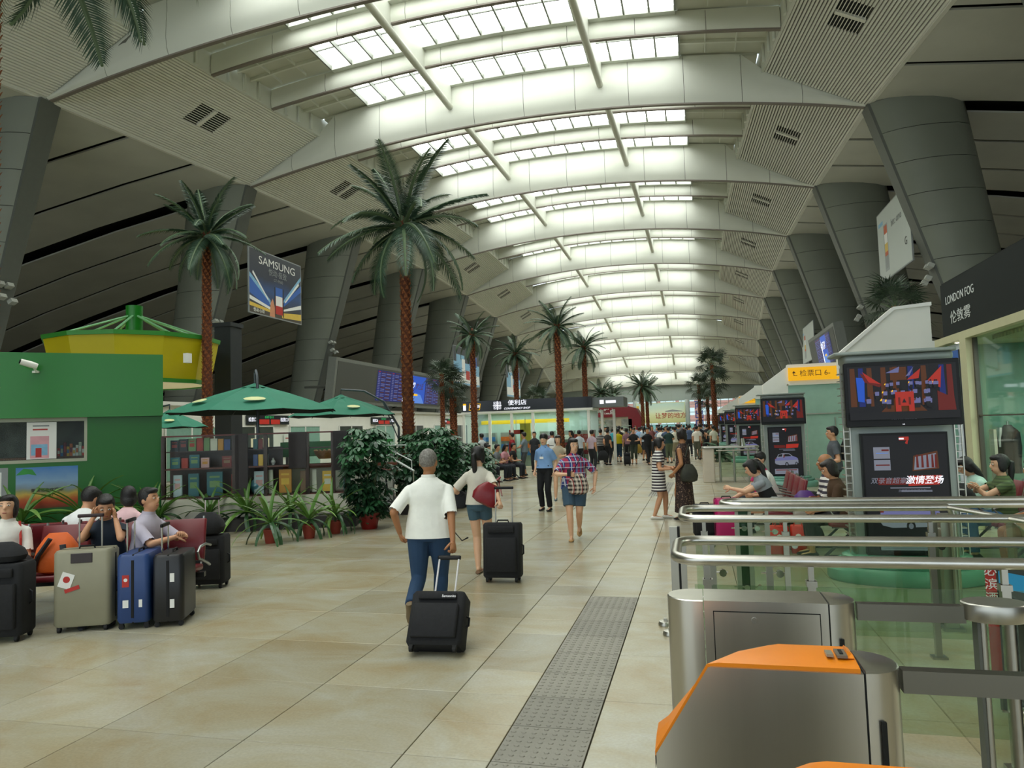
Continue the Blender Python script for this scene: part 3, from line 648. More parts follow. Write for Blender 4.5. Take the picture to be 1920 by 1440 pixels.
def carart(w,h,parent,loc,full=True):
    it=[(LDK,(0,0,1,1)),(LR,(.44,.955,.56,.985)),(LW,(.44,.962,.5,.975)),(LR,[(.51,.93),(.56,.985),(.54,.92)]),
        (LPK,(.12,.80,.32,.90)),(LPK,(.12,.70,.32,.79)),(LRD,(.22,.865,.31,.88)),(LB2,(.15,.845,.3,.85)),(LRD,(.14,.74,.31,.75)),
        (LO,[(.58,.69),(.9,.71),(.89,.86),(.6,.82)]),(LPK,[(.6,.70),(.88,.72),(.87,.84),(.62,.81)])]
    for x in (.63,.69,.75,.81,.85): it.append((LRD,[(x,.72),(x+.03,.72),(x+.025,.83),(x+.005,.83)]))
    it+=[(LRD,[(.16,.575),(.5,.575),(.5,.63),(.14,.635)]),(LR,[(.52,.565),(.89,.575),(.92,.655),(.53,.65)]),(LPK,(.3,.545,.78,.553)),(LGY,(.43,.515,.80,.53))]
    # white hatchback seen from behind right
    it+=[(LW if False else LPK,[(.15,.26),(.16,.34),(.22,.38),(.27,.44),(.42,.46),(.62,.45),(.72,.39),(.84,.36),(.88,.31),(.88,.25),(.8,.22),(.3,.21),(.18,.23)]),
         (LAV,[(.155,.30),(.87,.32),(.87,.345),(.83,.365),(.73,.395),(.6,.39),(.17,.36)]),
         (LDK,[(.25,.385),(.29,.435),(.40,.445),(.38,.39)]),(LDK,[(.46,.39),(.46,.445),(.6,.44),(.68,.395)]),(LRD,[(.42,.36),(.46,.37),(.46,.42),(.43,.44)]),(LRD,(.155,.34,.2,.36)),
         (LDK,[(.52+.055*math.cos(a),.225+.045*math.sin(a)) for a in [q*PI/6 for q in range(12)]]),(LGY,[(.52+.03*math.cos(a),.225+.025*math.sin(a)) for a in [q*PI/6 for q in range(12)]]),
         (LDK,[(.82+.04*math.cos(a),.235+.04*math.sin(a)) for a in [q*PI/6 for q in range(12)]]),(LGY,[(.82+.02*math.cos(a),.235+.022*math.sin(a)) for a in [q*PI/6 for q in range(12)]]),
         (LPK,(.14,.02,.86,.13)),(LRD,(.17,.095,.83,.115)),(LGY,(.18,.075,.8,.082)),(LGY,(.18,.055,.8,.062)),(LGY,(.18,.035,.7,.042))]
    return art('poster_picture',w,h,it,parent,loc)
def totem(x,y,label,lod=0):
    t=thing('advert_totem',label,'advertising stand',(x,y,0),0,'advertising stands with televisions')
    b=MB()
    b.bb((-.52,-.02,.27),(.52,.26,2.40)); b.build('cabinet',METG,t)
    b=MB(); b.rbox((-.04,.1,2.45),(1.2,.5,.035),.05); b.rbox((0,.1,2.39),(1.08,.36,.09),.04); b.build('top_plate',METG,t,smooth=True)
    b=MB(); b.lathe([(.78,0),(.80,.03),(.80,.12),(.76,.16)],(0,.12,0),32,sy=.62); b.lathe([(.70,.16),(.72,.18),(.72,.205),(.68,.22)],(0,.12,0),32,sy=.6); b.lathe([(.62,.22),(.64,.24),(.64,.26),(.6,.28)],(0,.12,0),32,sy=.58); b.build('stepped_base',TEAL,t,smooth=True)
    tv=MB(); tv.rbox((0,0,0),(1.10,.69,.09),.015,mtx=Matrix.Rotation(PI/2,3,'X')); o=tv.build('television',BLACKP,t); o.location=(-.02,-.19,1.995); o.rotation_euler=(0,0,R(-3))
    tvart(1.03,.57,o,(0,-.048,.015),lod)
    if not lod: text('subtitle','通过无人问津的了不起',.036,LW,o,(0,-.052,-.222)); text('maker_mark','LG',.018,LW,o,(0,-.047,-.325)); text('ticker','今日车次 北京南站',.03,LGY,o,(0,-.052,-.262))
    else: text('subtitle','通过无人问津的了不起',.036,LW,o,(0,-.052,-.222))
    b=MB(); b.bb((-.42,-.10,.29),(.42,-.02,1.58)); b.build('poster_case',BLACKP,t)
    ca=carart(.80,1.24,t,(0,-.103,.935))
    if not lod: text('poster_lettering','激情登场',.09,LW,ca,(.17,.0,.002),(0,0,0),shear=.2,bold=.001); ca.children[-1].location=(.17,-.01+.13*0+ .0,.002); 
    if not lod:
        for o2 in list(ca.children): o2.location=(.17,.138,.004)
        text('poster_lettering','双录音超豪版',.07,LPK,ca,(-.14,.134,.004),(0,0,0),shear=.2)
        text('poster_lettering','点燃夏日车友婚庆车',.03,LGY,ca,(.05,.028,.004),(0,0,0))
    for s in (-1,1):
        b=MB()
        for q in range(24 if not lod else 12): b.bb((s*.51,-.03,.4+q*(.08 if not lod else .16)),(s*.575,.2,.408+q*(.08 if not lod else .16)))
        b.bb((s*.57,-.04,.3),(s*.58,-.02,2.3)); b.bb((s*.505,-.04,.3),(s*.515,-.02,2.3)); b.build('brochure_rack',STEELD,t)
    return t
nth=['nearest','second','third','fourth','fifth','sixth','seventh']
for k in range(7):
    y=8.58+12*k
    if k==0: t0=totem(2.13,y,'nearest tall advertising stand with television over a white car poster')
    elif k==1: t1=totem(2.25,20.4,'second advertising stand along the right, half the size of the nearest',1)
    else: dup(t1,(2.2,y,0),label=f'{nth[k]} advertising stand in the receding row on the right')
# ---------------------------------------------------------------- check-in portals, shop on the right
def portal(x,y,label,w=1.7,sign=None,lod=0):
    t=thing('gate_portal',label,'portal',(x,y,0),0,'white check-in portals on the right')
    b=MB(); b.prism([(-1.05,3.02),(0.0,3.88),(.66,3.93),(.66,3.2),(.0,3.2),(-.0,3.05),(-1.05,2.6)],'x' if False else 'y',-.1,.1)
    o=b.build('canopy',WPAINT,t)
    b=MB(); b.prism([(-1.09,3.01),(0.0,3.91),(.68,3.96),(.68,3.89),(.02,3.85),(-1.05,2.96)],'y',-.14,.14); b.build('canopy_trim',mat('trim_white','#f0f0ea',.4,var=0),t)
    b=MB(); b.bb((0,-.1,0),(1.1,2.5,3.2)); 
    b.build('room_wall',WPAINT,t); b=MB(); b.bb((-.3,.3,.1),(0,.34,3.0)); b.build('teal_panel',mat('teal_glass','#a3c8b8',.15,var=.03),t)
    return t
portal(3.85,15.6,'nearest white check-in portal with sloping roof, behind the near television')
def signwall(x0,x1,y,z1,label,sg=None):
    t=thing('ticket_check_front',label,'gate front',((x0+x1)/2,y,0),0,'ticket check fronts'); w_=x1-x0
    b=MB(); b.bb((-w_/2,0,2.75),(w_/2,.4,z1)); b.prism([(-w_/2-.7,2.8),(-w_/2,3.3),(-w_/2,2.8),(-w_/2-.7,2.5)],'y',.0,.4); b.build('fascia',WPAINT,t)
    b=MB(); b.bb((-w_/2,.1,0.05),(w_/2,.14,2.75)); b.build('teal_glass_wall',mat('teal_glass','#79b0a0',.15,var=.03),t)
    b=MB(); b.bb((-w_/2,.06,1.9),(w_/2,.1,1.93)); b.bb((-.1,.06,0),(-.08,.1,1.8)); b.bb((-w_/2,.06,.0),(w_/2,.1,.08)); b.build('glazing_bar',STEELD,t)
    if sg:
        b=MB(); b.bb((-w_/2,-.08,2.88),(w_/2-.0,0,3.25)); s=b.build('lightbox',emis('amber_lightbox','#f7b50c',.9),t)
        text('sign_lettering',sg,.20,mat('sign_brown','#4a2408',.5,var=0),s,(-w_/2+.30,-.084,3.065),align='LEFT'); ar=MB(); ar.box((-w_/2+.19,-.083,3.02),(.10,.006,.018)); ar.box((-w_/2+.15,-.083,3.06),(.018,.006,.09)); ar.prism([(-w_/2+.10,3.09),(-w_/2+.20,3.09),(-w_/2+.15,3.15)],'y',-.086,-.08); ar.build('sign_arrow',MC['sign_brown'],s)
    return t
signwall(2.62,5.2,22.0,3.35,'cream gate front with amber sign for ticket check 6, behind the nearest television','检票口 6-')
signwall(2.62,5.2,34.0,3.35,'second ticket check front farther along the right side',None)
for k,y in enumerate((46,58,70,82)): signwall(2.6,5.2,y,3.35,f'{nth[k+2]} ticket check front in the receding right row', '检票口' if k==0 else None)
# the clothes shop
SX=4.2
t=thing('clothes_shop','dark-fronted clothes shop with glass front at the right edge','shop',(SX,4,0)); shop=t
b=MB(); b.bb((0,3,3.05),(.5,9.75,4.0)); b.build('black_fascia',mat('fascia_black','#111314',.7,var=.03,spec=.2),t)
b=MB(); b.bb((-.03,6.05,3.08),(.0,9.72,3.97)); sg=b.build('sign_panel',mat('sign_slate','#1e2322',.7,var=.03,spec=.2),t)
text('sign_lettering','LONDON FOG',.19,mat('sign_silver','#d4d8d6',.5,var=0),sg,(-.035,8.85,3.66),(PI/2,0,-PI/2),sx=1.0)
text('sign_lettering','伦敦雾',.22,MC['sign_silver'],sg,(-.035,8.85,3.34),(PI/2,0,-PI/2),sx=1.4)
b=MB(); b.bb((-.12,2,2.93),(1.4,9.9,3.05)); b.build('cream_soffit',mat('cream_trim','#c3c09a',.5,var=.02),t)
b=MB(); b.bb((-.12,8.45,0),(.03,8.72,2.93)); b.build('cream_pillar',MC['cream_trim'],t)
b=MB(); b.bb((-.0,2.0,.06),(.012,8.45,2.93)); b.build('glass_front',SGLASS,t)
b=MB(); b.bb((-.02,2,1.72),(.02,8.45,1.74)); b.bb((-.03,8.40,0),(.03,8.45,2.93)); b.bb((-.03,5.6,0),(.03,5.64,2.93)); b.build('glazing_frame',mat('bronze_frame','#4b463c',.4,var=0),t)
b=MB(); b.bb((-.06,8.9,0),(.0,9.7,2.9)); po=b.build('poster_board',mat('poster_pale','#c9d2dc',.5,var=.03),t)
art('poster_print',.78,2.7,[(PB,(0,.84,1,1)),(PSKY,(0,.6,1,.84)),(MC['teal_lacquer'],[(.1,.02),(.6,.05),(.5,.35),(.62,.5),(.5,.62),(.25,.62),(.3,.4),(.12,.3)]),(PPINK,[(.38,.64),(.52,.64),(.54,.72),(.4,.73)]),(INK,(.92,0,1,1))],po,(-.062,9.3,1.45),(PI/2,0,-PI/2))
b=MB(); b.bb((2.6,2,0),(2.8,9.9,3)); b.build('back_wall',mat('shop_wall_teal','#5f8f7c',.4,var=.08,scale=1),t); b=MB(); b.bb((0,9.75,0),(2.6,9.95,2.93)); b.build('end_wall',mat('shop_wall_teal','#5f8f7c'),t)
b=MB(); 
for q in range(14): b.bb((.15,8.1-q*.12,2.86),(2.5,8.16-q*.12,2.92))
b.build('ceiling_slats',MC['cream_trim'],t)
for yy in (5.2,10.6):
    la=bpy.data.lights.new('shop_lamp','AREA'); la.shape='RECTANGLE'; la.size=1.6; la.size_y=3.5; la.energy=130; la.color=(1,.96,.86); lo=bpy.data.objects.new('shop_lamp',la); COL.objects.link(lo); lo.location=(SX+1.3,yy,2.84)
for k,(x,y,z) in enumerate(((.55,6.9,2.75),(1.7,7.3,2.7))):
    l=thing('downlight',['round white downlight inside the clothes shop','second downlight deeper inside the clothes shop'][k],'light',(SX+x,4+y,z),0,'shop downlights'); b=MB(); b.lathe([(.05,0),(.06,.02),(.06,.06)],n=14); b.build('bezel',WPAINT,l,smooth=True); b=MB(); b.lathe([(0,-.004),(.045,-.002),(.045,.004)],n=14); b.build('bulb',emis('bulb_warm','#fff0d0',14),l)
l=thing('downlight','small downlight in the cream soffit above the shop corner','light',(SX-.0,13.1,2.92),0,'shop downlights'); b=MB(); b.lathe([(.07,0),(.07,.008)],n=14); b.build('bezel',WPAINT,l); b=MB(); b.lathe([(0,-.006),(.05,-.004),(.05,.0)],n=14); b.build('bulb',emis('bulb_warm','#fff0d0',14),l)
# suit on a stand and its notice board
p=AX(1880,760,4.9); t=thing('suit_on_stand','dark suit jacket on a display stand inside the clothes shop','mannequin',(4.95,p.y,0),R(95))
b=MB(); b.loft([[V((sx_*math.cos(a),dy*math.sin(a),z)) for a in [2*PI*q/14 for q in range(14)]] for sx_,dy,z in ((.24,.13,.78),(.23,.13,.95),(.20,.12,1.15),(.235,.13,1.35),(.22,.11,1.47),(.09,.07,1.53),(.06,.05,1.56))]); b.build('jacket',mat('dark_suit','#15171c',.8,var=.1),t,smooth=True)
for s in (-1,1): b=MB(); b.tube([(s*.22,0,1.44),(s*.27,0,1.2),(s*.28,.03,.85)],[.065,.058,.05],10); b.build('sleeve',MC['dark_suit'],t,smooth=True)
b=MB(); b.prism([(-.06,1.52),(.06,1.52),(0,1.2)],'y',.115,.15); b.build('shirt_front',PW,t); b=MB(); b.tube([(0,0,0),(0,0,1.62)],.02,8); b.lathe([(.2,0),(.2,.02)],n=16); b.build('stand',STEELD,t)
t=thing('notice_stand','brown and cream notice stand in front of the displayed suit','sign',(4.62,p.y-.3,0),R(80)); b=MB(); b.bb((-.2,-.02,.3),(.2,.02,1.5)); b.build('board',mat('notice_cream','#c4bfae',.5,var=.03),t); b=MB(); b.bb((-.17,-.03,1.02),(.17,-.02,1.42)); b.build('brown_print',mat('notice_brown','#4a2a2c',.5,var=0),t); text('lettering','首届',.1,PW,t,(-.02,-.032,1.32)); text('lettering','折扣店',.09,PW,t,(0,-.032,1.12)); b=MB(); b.bb((-.2,-.15,0),(.2,.15,.03)); b.bb((-.02,-.02,0),(.02,.02,.3)); b.build('foot',STEELD,t)
# white shop blocks stretching behind along the right
t=thing('right_shop_block','white walled shop block behind the gate fronts on the right','building',(5.2,16,0)); b=MB(); b.bb((0,0,0),(3.5,75,2.9)); b.build('wall',WPAINT,t); b=MB(); b.bb((-.2,0,2.9),(3.7,75,3.05)); b.build('cornice',MC['trim_white'],t)
for q in range(12): b=MB(); b.bb((-.03,2+q*6,.1),(0,6.5+q*6,2.3)); b.build('window',mat('teal_glass','#79b0a0',.15),t)
# ---------------------------------------------------------------- hanging banners
def banner(label,y0,y1,z0,z1,x,s,items,base,texts,sag=0,off=0):
    t=thing('hanging_banner',label,'banner',(x,(y0+y1)/2,(z0+z1)/2),0,'banners fixed to the columns'); w_=y1-y0; h=z1-z0
    b=MB(); b.bb((-.03*1,-w_/2,-h/2),(.03,w_/2,h/2)); f=b.build('panel',mat('banner_frame','#8a8f90',.5,var=0),t)
    rot=(PI/2,0,PI/2) if s>0 else (PI/2,0,-PI/2); dx=.034*s
    a=art('banner_print',w_-.1,h-.1,items,t,(dx,0,0),rot,base=base)
    for (s_,sz,m_,u,v,sx) in texts: text('lettering',s_,sz,m_,a,(u*w_,v*h,.012),(0,0,0),sx=sx)
    b=MB(); 
    for z in (h*.25,-h*.25): b.tube([(0,0,z),(-s*1.4,.2,z)],.05,8)
    b.build('bracket',EDGE,t)
    return t
NV=gradm('banner_navy',[(0,'#4a4238'),(.18,'#3a3c44'),(.4,'#2a4a7c'),(.6,'#2b3040'),(1,'#3a3d44')],-1.4,1.4,.2,1.2)
P1=[(NV,(0,0,1,1)),(PSKY,[(0,.55),(.38,.18),(.38,.26),(0,.62)]),(PB,[(0,.3),(.36,.12),(.36,.22),(0,.55)]),(PW,[(0,.2),(.4,.1),(.4,.14),(0,.26)]),(PY_,[(0,.1),(.4,.06),(.4,.1),(0,.16)]),(PSKY,[(1,.75),(.62,.25),(.62,.3),(1,.82)]),(PB,[(1,.55),(.62,.2),(.62,.25),(1,.66)]),(PW,[(1,.25),(.62,.13),(.62,.16),(1,.32)]),(PY_,[(1,.05),(.6,.02),(.6,.10),(1,.16)]),(PR,(.46,.06,.63,.35)),(PB,(.46,.35,.63,.5)),(PW,(.48,.2,.61,.36)),(INK,(.455,.03,.475,.5)),(INK,(.615,.03,.635,.5)),(mat('print_skin','#c98a66',.5,var=.05),[(.36,0),(.46,0),(.46,.16),(.42,.3),(.38,.22)]),(PW,[(.05,.62),(.33,.25),(.34,.27),(.06,.66)]),(PW,[(.95,.7),(.66,.3),(.67,.28),(.96,.66)])]
banner('dark blue SAMSUNG banner showing a phone and light streaks, on a left column',27.8,32.2,7.3,10.3,-19.0,1,P1,NV,[('SAMSUNG',.52,PW,.02,.34,1.3),('悦动·极致',.36,PGREY,.02,.2,1.0),('GT-I9500',.2,PGREY,.03,.1,1.0),('悦动·心动',.2,PW,-.33,-.44,1)])
p1,p2=AX(848,625,-19),AX(878,650,-19)
P2=[(PSKY,(0,.1,1,1)),(NV,(0,.6,1,1)),(PW,(0,.05,1,.3)),(PSKY,(.1,.5,.4,.8)),(PR,(.45,.15,.6,.4)),(PW,(.3,.1,.42,.7)),(PB,(.6,.55,.9,.85))]
banner('pale blue city banner between the fourth and fifth left columns',p1.y,p2.y+3,5.6,8.8,-19,1,P2,PSKY,[])
p1=AX(948,665,-19.2); banner('farther pale blue banner with white lettering on the left',p1.y,p1.y+6,5.2,8.6,-19.2,1,P2,PSKY,[('悦动',.8,PW,-.2,.35,1)])
P3=[(mat('banner_white','#b9c0bb',.5,var=.03,scale=.4),(0,0,1,1)),(mat('phone_silver','#8f9698',.4,var=0),(.20,.10,.34,.78)),(PO,(.22,.64,.32,.76)),(PW,(.22,.50,.32,.64)),(PY_,(.22,.38,.32,.50)),(PO,(.22,.32,.32,.38)),(PGREY,(.22,.14,.32,.32)),(PSKY,(.04,.80,.2,.86))]
banner('white htc banner with a slim phone, hung on a right column',32.2,37.5,8.1,11.4,8.9,-1,P3,MC['banner_white'],[('htc one',.5,PGREY,.12,.2,1.1),('G',.5,INK,.36,-.2,1)])
p=AX(1497,640,7.9); banner('small far white banner on a right column',p.y-3,p.y+3,6.2,9.0,8.6,-1,P3,MC['banner_white'],[])
# ---------------------------------------------------------------- departure boards
def board(label,x,y0,y1,z0,z1,s,tilt):
    t=thing('departure_board',label,'departure board',(x,(y0+y1)/2,(z0+z1)/2),0,'departure boards'); t.rotation_euler=(0,tilt*s,0); w_=y1-y0; h=z1-z0
    b=MB(); b.bb((-.5,-w_/2,-h/2),(0,w_/2,h/2)) if s>0 else b.bb((0,-w_/2,-h/2),(.5,w_/2,h/2)); b.build('housing',mat('board_grey','#777a74',.5,var=.03),t)
    b=MB(); q=.02*s; b.bb((0,-w_/2+.25,-h/2+.2),(q,w_/2-.25,h/2-.2)); b.build('blank_panel',mat('board_dark','#4f514c',.5,var=.02),t)
    it=[(LBD,(.27,.06,.49,.94)),(LBD,(.70,.06,.85,.94)),(LB,(.49,.06,.70,.94)),(LB2,[(.49,.06),(.70,.06),(.66,.34),(.6,.40),(.53,.34)]),(LW,[(.49,.06),(.52,.06),(.51,.6),(.49,.9)]),(LY,(.57,.30,.63,.36))]
    for (a,c) in ((.275,.375),(.385,.485),(.705,.775),(.78,.845)):
        for r_ in range(17):
            z=.90-r_*.05; it.append((LAV if r_ else LR,(a,z-.012,a+(c-a)*.16,z+.012))); it.append((LAV if r_%3 else LO,(a+(c-a)*.24,z-.012,a+(c-a)*.55,z+.012))); it.append((LAV if r_%2 else LO,(a+(c-a)*.62,z-.012,c,z+.012)))
    a=art('display',w_-.5,h-.4,it,t,(.03*s,0,0),(PI/2,0,PI/2*s))
    text('lettering','中国梦',.5,LW,a,(.055*w_,.10*h,.02),(0,0,0),shear=.3); text('lettering','梦之蓝',.5,LO,a,(.135*w_,.08*h,.02),(0,0,0),shear=.3)
    b=MB()
    for yy in (-w_*.4,0,w_*.4): b.tube([(-.4*s,yy,-.3),(-3*s,yy,-.6)],.08,8)
    b.build('support_arm',EDGE,t)
board('large departure board with blue advert above the left ticket offices',-19.9,37.2,57.5,3.55,6.2,1,R(8))
board('departure board partly hidden behind the right gate portal',7.6,42,51,4.7,7.0,-1,R(8))
# ---------------------------------------------------------------- left ticket offices
t=thing('ticket_office_block','long white ticket office block along the left side','building',(-20.6,24,0)); TO=t
b=MB(); b.bb((-3,-8,0),(0,76,3.15)); b.build('wall',WPAINT,t); b=MB(); b.bb((-3.1,-8.1,3.15),(.15,76.1,3.3)); b.build('cornice',MC['trim_white'],t)
for k,y in enumerate((0.5,5.0,9.6,15,20,25.5,31,36.5,42)):
    b=MB(); b.bb((0,y,.1),(.03,y+3.1,2.25)); o=b.build('window' if k%2 else 'doorway',[mat('office_teal','#8fb8a8',.2,var=.05),mat('office_dark','#3c4540',.3,var=.2,scale=2)][k%2],t)
    b=MB(); 
    for yy in (y,y+1.55,y+3.1): b.bb((.03,yy-.04,.1),(.06,yy+.04,2.3))
    b.bb((.03,y,2.25),(.06,y+3.1,2.33)); b.build('frame',MC['trim_white'],o)
    if k in (1,3): 
        for q in range(3): b=MB(); b.bb((.035,y+.3+q*.9,.9),(.05,y+.9+q*.9,1.7)); b.build('lit_pane',emis('office_lit','#dcd2a8',.7),o)
def lsign(y0,y1,z0,z1,items,texts,label):
    t=thing('office_sign',label,'sign',(-20.5,(y0+y1)/2,(z0+z1)/2),0,'signs over the ticket offices'); b=MB(); b.bb((-.06,-(y1-y0)/2,-(z1-z0)/2),(.02,(y1-y0)/2,(z1-z0)/2)); b.build('sign_box',mat('sign_dark','#1b2426',.4,var=0),t)
    a=art('sign_face',(y1-y0),(z1-z0),items,t,(.022,0,0),(PI/2,0,PI/2))
    for s_,sz,m_,u,v in texts: text('lettering',s_,sz,m_,a,(u*(y1-y0),v*(z1-z0),.01),(0,0,0))
p1,p2=AX(463,786,-20.5),AX(536,786,-20.5)
for k,(ya,n1,n2) in enumerate(((p1.y,'6','7'),(p1.y+13.5,'8','9'),(p1.y+27,'10','11'),(p1.y+41,'12','13'))):
    lsign(ya,ya+3.6,2.36,2.82,[(LR if True else 0,(.27,.05,.5,.55)),(LR,(.54,.05,.76,.55)),(LDK,(.27,.55,.76,.95))],[('检票口'+n1,.22,LW,-.37,0),('检票口'+n2,.22,LW,.38,0),('G107 G111',.16,LG,0,.28)],['dark ticket check sign for gates six and seven, nearest over the left offices','second nearest ticket check sign over the left offices','third ticket check sign over the left offices','farthest ticket check sign over the left offices'][k])
for k,(px,py) in enumerate(((418,845),(545,848))):
    p=AX(px,py,-20.4); t=thing('wall_notice',['white wall notice left of the ticket check sign 6','white wall notice right of the ticket check sign 7'][k],'notice',(-20.55,p.y,1.3)); b=MB(); b.bb((0,-.4,-.6),(.03,.4,.6)); b.build('board',PW,t); art('print',.7,1.1,[(PR,(.1,.8,.7,.85)),(PB,(.1,.2,.9,.5))],t,(.032,0,0),(PI/2,0,PI/2))
b=MB(); 
t=thing('dark_tower_column','dark square column beyond the yellow drum canopy','column',(-17.3,24,0)); b.bb((-.35,-.35,0),(.35,.35,6.0)); b.build('shaft',mat('tower_dark','#24282a',.5,var=.05),t); b=MB(); b.bb((-.4,-.4,6.0),(.4,.4,6.15)); b.build('cap',mat('tower_dark','#24282a'),t)
# ---------------------------------------------------------------- green kiosk
GRN=mat('kiosk_green','#1c7a22',.30,var=.04,scale=.6); GRN2=mat('kiosk_green_dark','#1a661f',.4,var=.04,scale=.6)
KY=12.5; kx=lambda px,py=800:AY(px,py,KY).x
x_r=-10.56; x_p=-12.5
KA=R(41.2); t=thing('green_kiosk','bright green kiosk with a solid fascia and wide window at the left','kiosk',(-10.51,12.45,0),KA); KI=t
KM=Matrix.Translation((-10.51,12.45,0))@Matrix.Rotation(KA,4,'Z')
b=MB(); b.bb((-6.5,-.10,2.25),(0,1.3,3.49)); b.build('fascia',GRN,t)
b=MB(); b.bb((-1.33,0,0),(-.02,1.2,2.25)); b.build('pillar',GRN2,t)
b=MB(); b.bb((-6.5,0,0),(-1.33,.12,1.42)); b.build('lower_wall',GRN2,t)
b=MB(); b.bb((-6.5,.02,2.18),(-1.33,.1,2.25)); b.bb((-6.5,-.01,1.40),(-1.33,.08,1.46)); b.bb((-1.38,0,1.42),(-1.33,.1,2.2)); b.build('window_frame',mat('kiosk_frame','#a9ac96',.4,var=0),t)
b=MB(); b.bb((-6.5,.05,1.46),(-1.38,.06,2.18)); b.build('window_glass',MC.get('case_glass') or glassm('case_glass',(.93,.96,.94,1),-.12),t)
b=MB(); b.bb((-6.5,1.1,0),(-1.33,1.2,2.25)); b.bb((-6.5,0.1,.0),(-6.4,1.2,2.25)); b.build('back_wall',mat('kiosk_inside','#5a5e54',.7,var=.3,scale=3),t)
b=MB(); b.bb((-6.4,.5,1.46),(-1.4,1.05,1.5)); b.build('shelf',mat('shelf_wood','#6d4a30',.5),t)
o=art('window_poster',.48,.70,[(PW,(0,0,1,1)),(PR,(.2,.78,.7,.82)),(PGREY,(.2,.88,.75,.92)),(PPINK,(.12,.02,.75,.62)),(PSKY,(.15,.1,.7,.4)),(PR,(.3,.05,.5,.3))],t,(-2.08,.03,1.82)); 
art('painted_panel',1.0,.78,[(PG,[(0,.82),(.12,.98),(.26,.95),(.33,.80),(.2,.84)])],t,(-1.98,-.004,.93),base=gradm('painted_landscape',[(0,'#7a3a20'),(.12,'#a8401c'),(.22,'#b8602c'),(.33,'#c9a84a'),(.42,'#8f9468'),(.5,'#7f8f98'),(.65,'#7fa0c0'),(1,'#3f78b8')],-.39,.39,.22,4))
text('lettering','美丽北京欢迎你',.075,INK,t,(-1.98,-.012,.88)); text('lettering','TODAY',.06,INK,t,(-1.98,-.012,.78))
art('painted_panel',1.0,.8,[(PGREY,(0,0,1,1)),(PW,(.1,.1,.9,.9))],t,(-3.1,-.004,.93))
# goods in the kiosk window
gcol=['#c23a2c','#e3b63a','#e8e4da','#2f6db0','#d56a28','#b9c9b0','#7a2330','#f0efe6']
gm=[mat(f'goods_{i}',c,.4,var=.08,scale=9) for i,c in enumerate(gcol)]
for k in range(9):
    x=-1.85+k*.052; q_=KM@V((x,.6,1.5)); h=.16+.14*((k*7)%5)/5; t2=thing('snack_box',None,'box',q_,KA); b=MB(); b.rbox((0,0,h/2),(.05,.1,h),.006); b.build('carton',gm[(k*3)%8],t2); b=MB(); b.bb((-.018,-.052,h*.3),(.018,-.05,h*.7)); b.build('label',gm[(k*3+2)%8],t2)
    t2['label']=['leftmost','second','third','fourth','middle','sixth','seventh','eighth','rightmost'][k]+' snack packet from the left on the green kiosk window shelf'; t2['group']='snack packets in the green kiosk window'
# security camera
p=KM@V((-2.22,-.11,3.24)); t=thing('security_camera','white security camera on the green kiosk fascia','camera',p,KA); b=MB(); b.tube([(-.16,-.24,.05),(.0,-.2,.0),(.1,-.18,-.03)],[.055,.062,.05],12); b.build('housing',WPAINT,t,smooth=True); b=MB(); b.tube([(.05,0,-.12),(.08,-.1,-.13),(.04,-.18,-.05)],.02,8); b.lathe([(.06,-.02),(.06,.02)],(.05,0,-.12),12); b.build('bracket',WPAINT,t,smooth=True); b=MB(); b.tube([(-.175,-.245,.055),(-.16,-.24,.05)],.04,12); b.build('lens',BLACKP,t)
# ---------------------------------------------------------------- yellow drum canopy
YEL=mat('canopy_yellow','#c4b40c',.45,var=.04,scale=.4); DC=V((-18.0,20,0))
t=thing('yellow_canopy','round yellow drum canopy with green rim and radiating green struts','canopy',DC)
b=MB(); n=12
b.loft([[V((r*math.cos(2*PI*k/n),r*math.sin(2*PI*k/n),z)) for k in range(n)] for r,z in ((2.35,3.62),(2.62,5.0),(2.55,5.0),(2.28,3.62))],closed=True); b.build('drum_skin',YEL,t)
for r,z,h in ((2.66,4.97,.13),(2.38,3.56,.12)):
    b=MB(); b.loft([[V((rr*math.cos(2*PI*k/n),rr*math.sin(2*PI*k/n),zz)) for k in range(n)] for rr,zz in ((r,z),(r+.02,z+h),(r-.12,z+h),(r-.12,z))],closed=True); b.build('green_rim',mat('rim_green','#3a8c34',.4,var=0),t)
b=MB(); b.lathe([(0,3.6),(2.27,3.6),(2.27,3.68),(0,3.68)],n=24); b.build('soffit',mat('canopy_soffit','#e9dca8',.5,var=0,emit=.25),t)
b=MB(); b.lathe([(.26,0),(.26,6.25),(.0,6.25)],n=20); b.build('mast',GRN,t,smooth=True)
for k in range(10):
    a=2*PI*k/10+.2; b=MB(); b.tube([(.22*math.cos(a),.22*math.sin(a),5.9),(2.5*math.cos(a),2.5*math.sin(a),5.08)],.035,6); b.build('strut',mat('strut_green','#7fbf8a',.4,var=0),t)
b=MB(); b.box((2.62,-.7,4.3),(.16,.2,.3)); b.build('speaker',WPAINT,t)
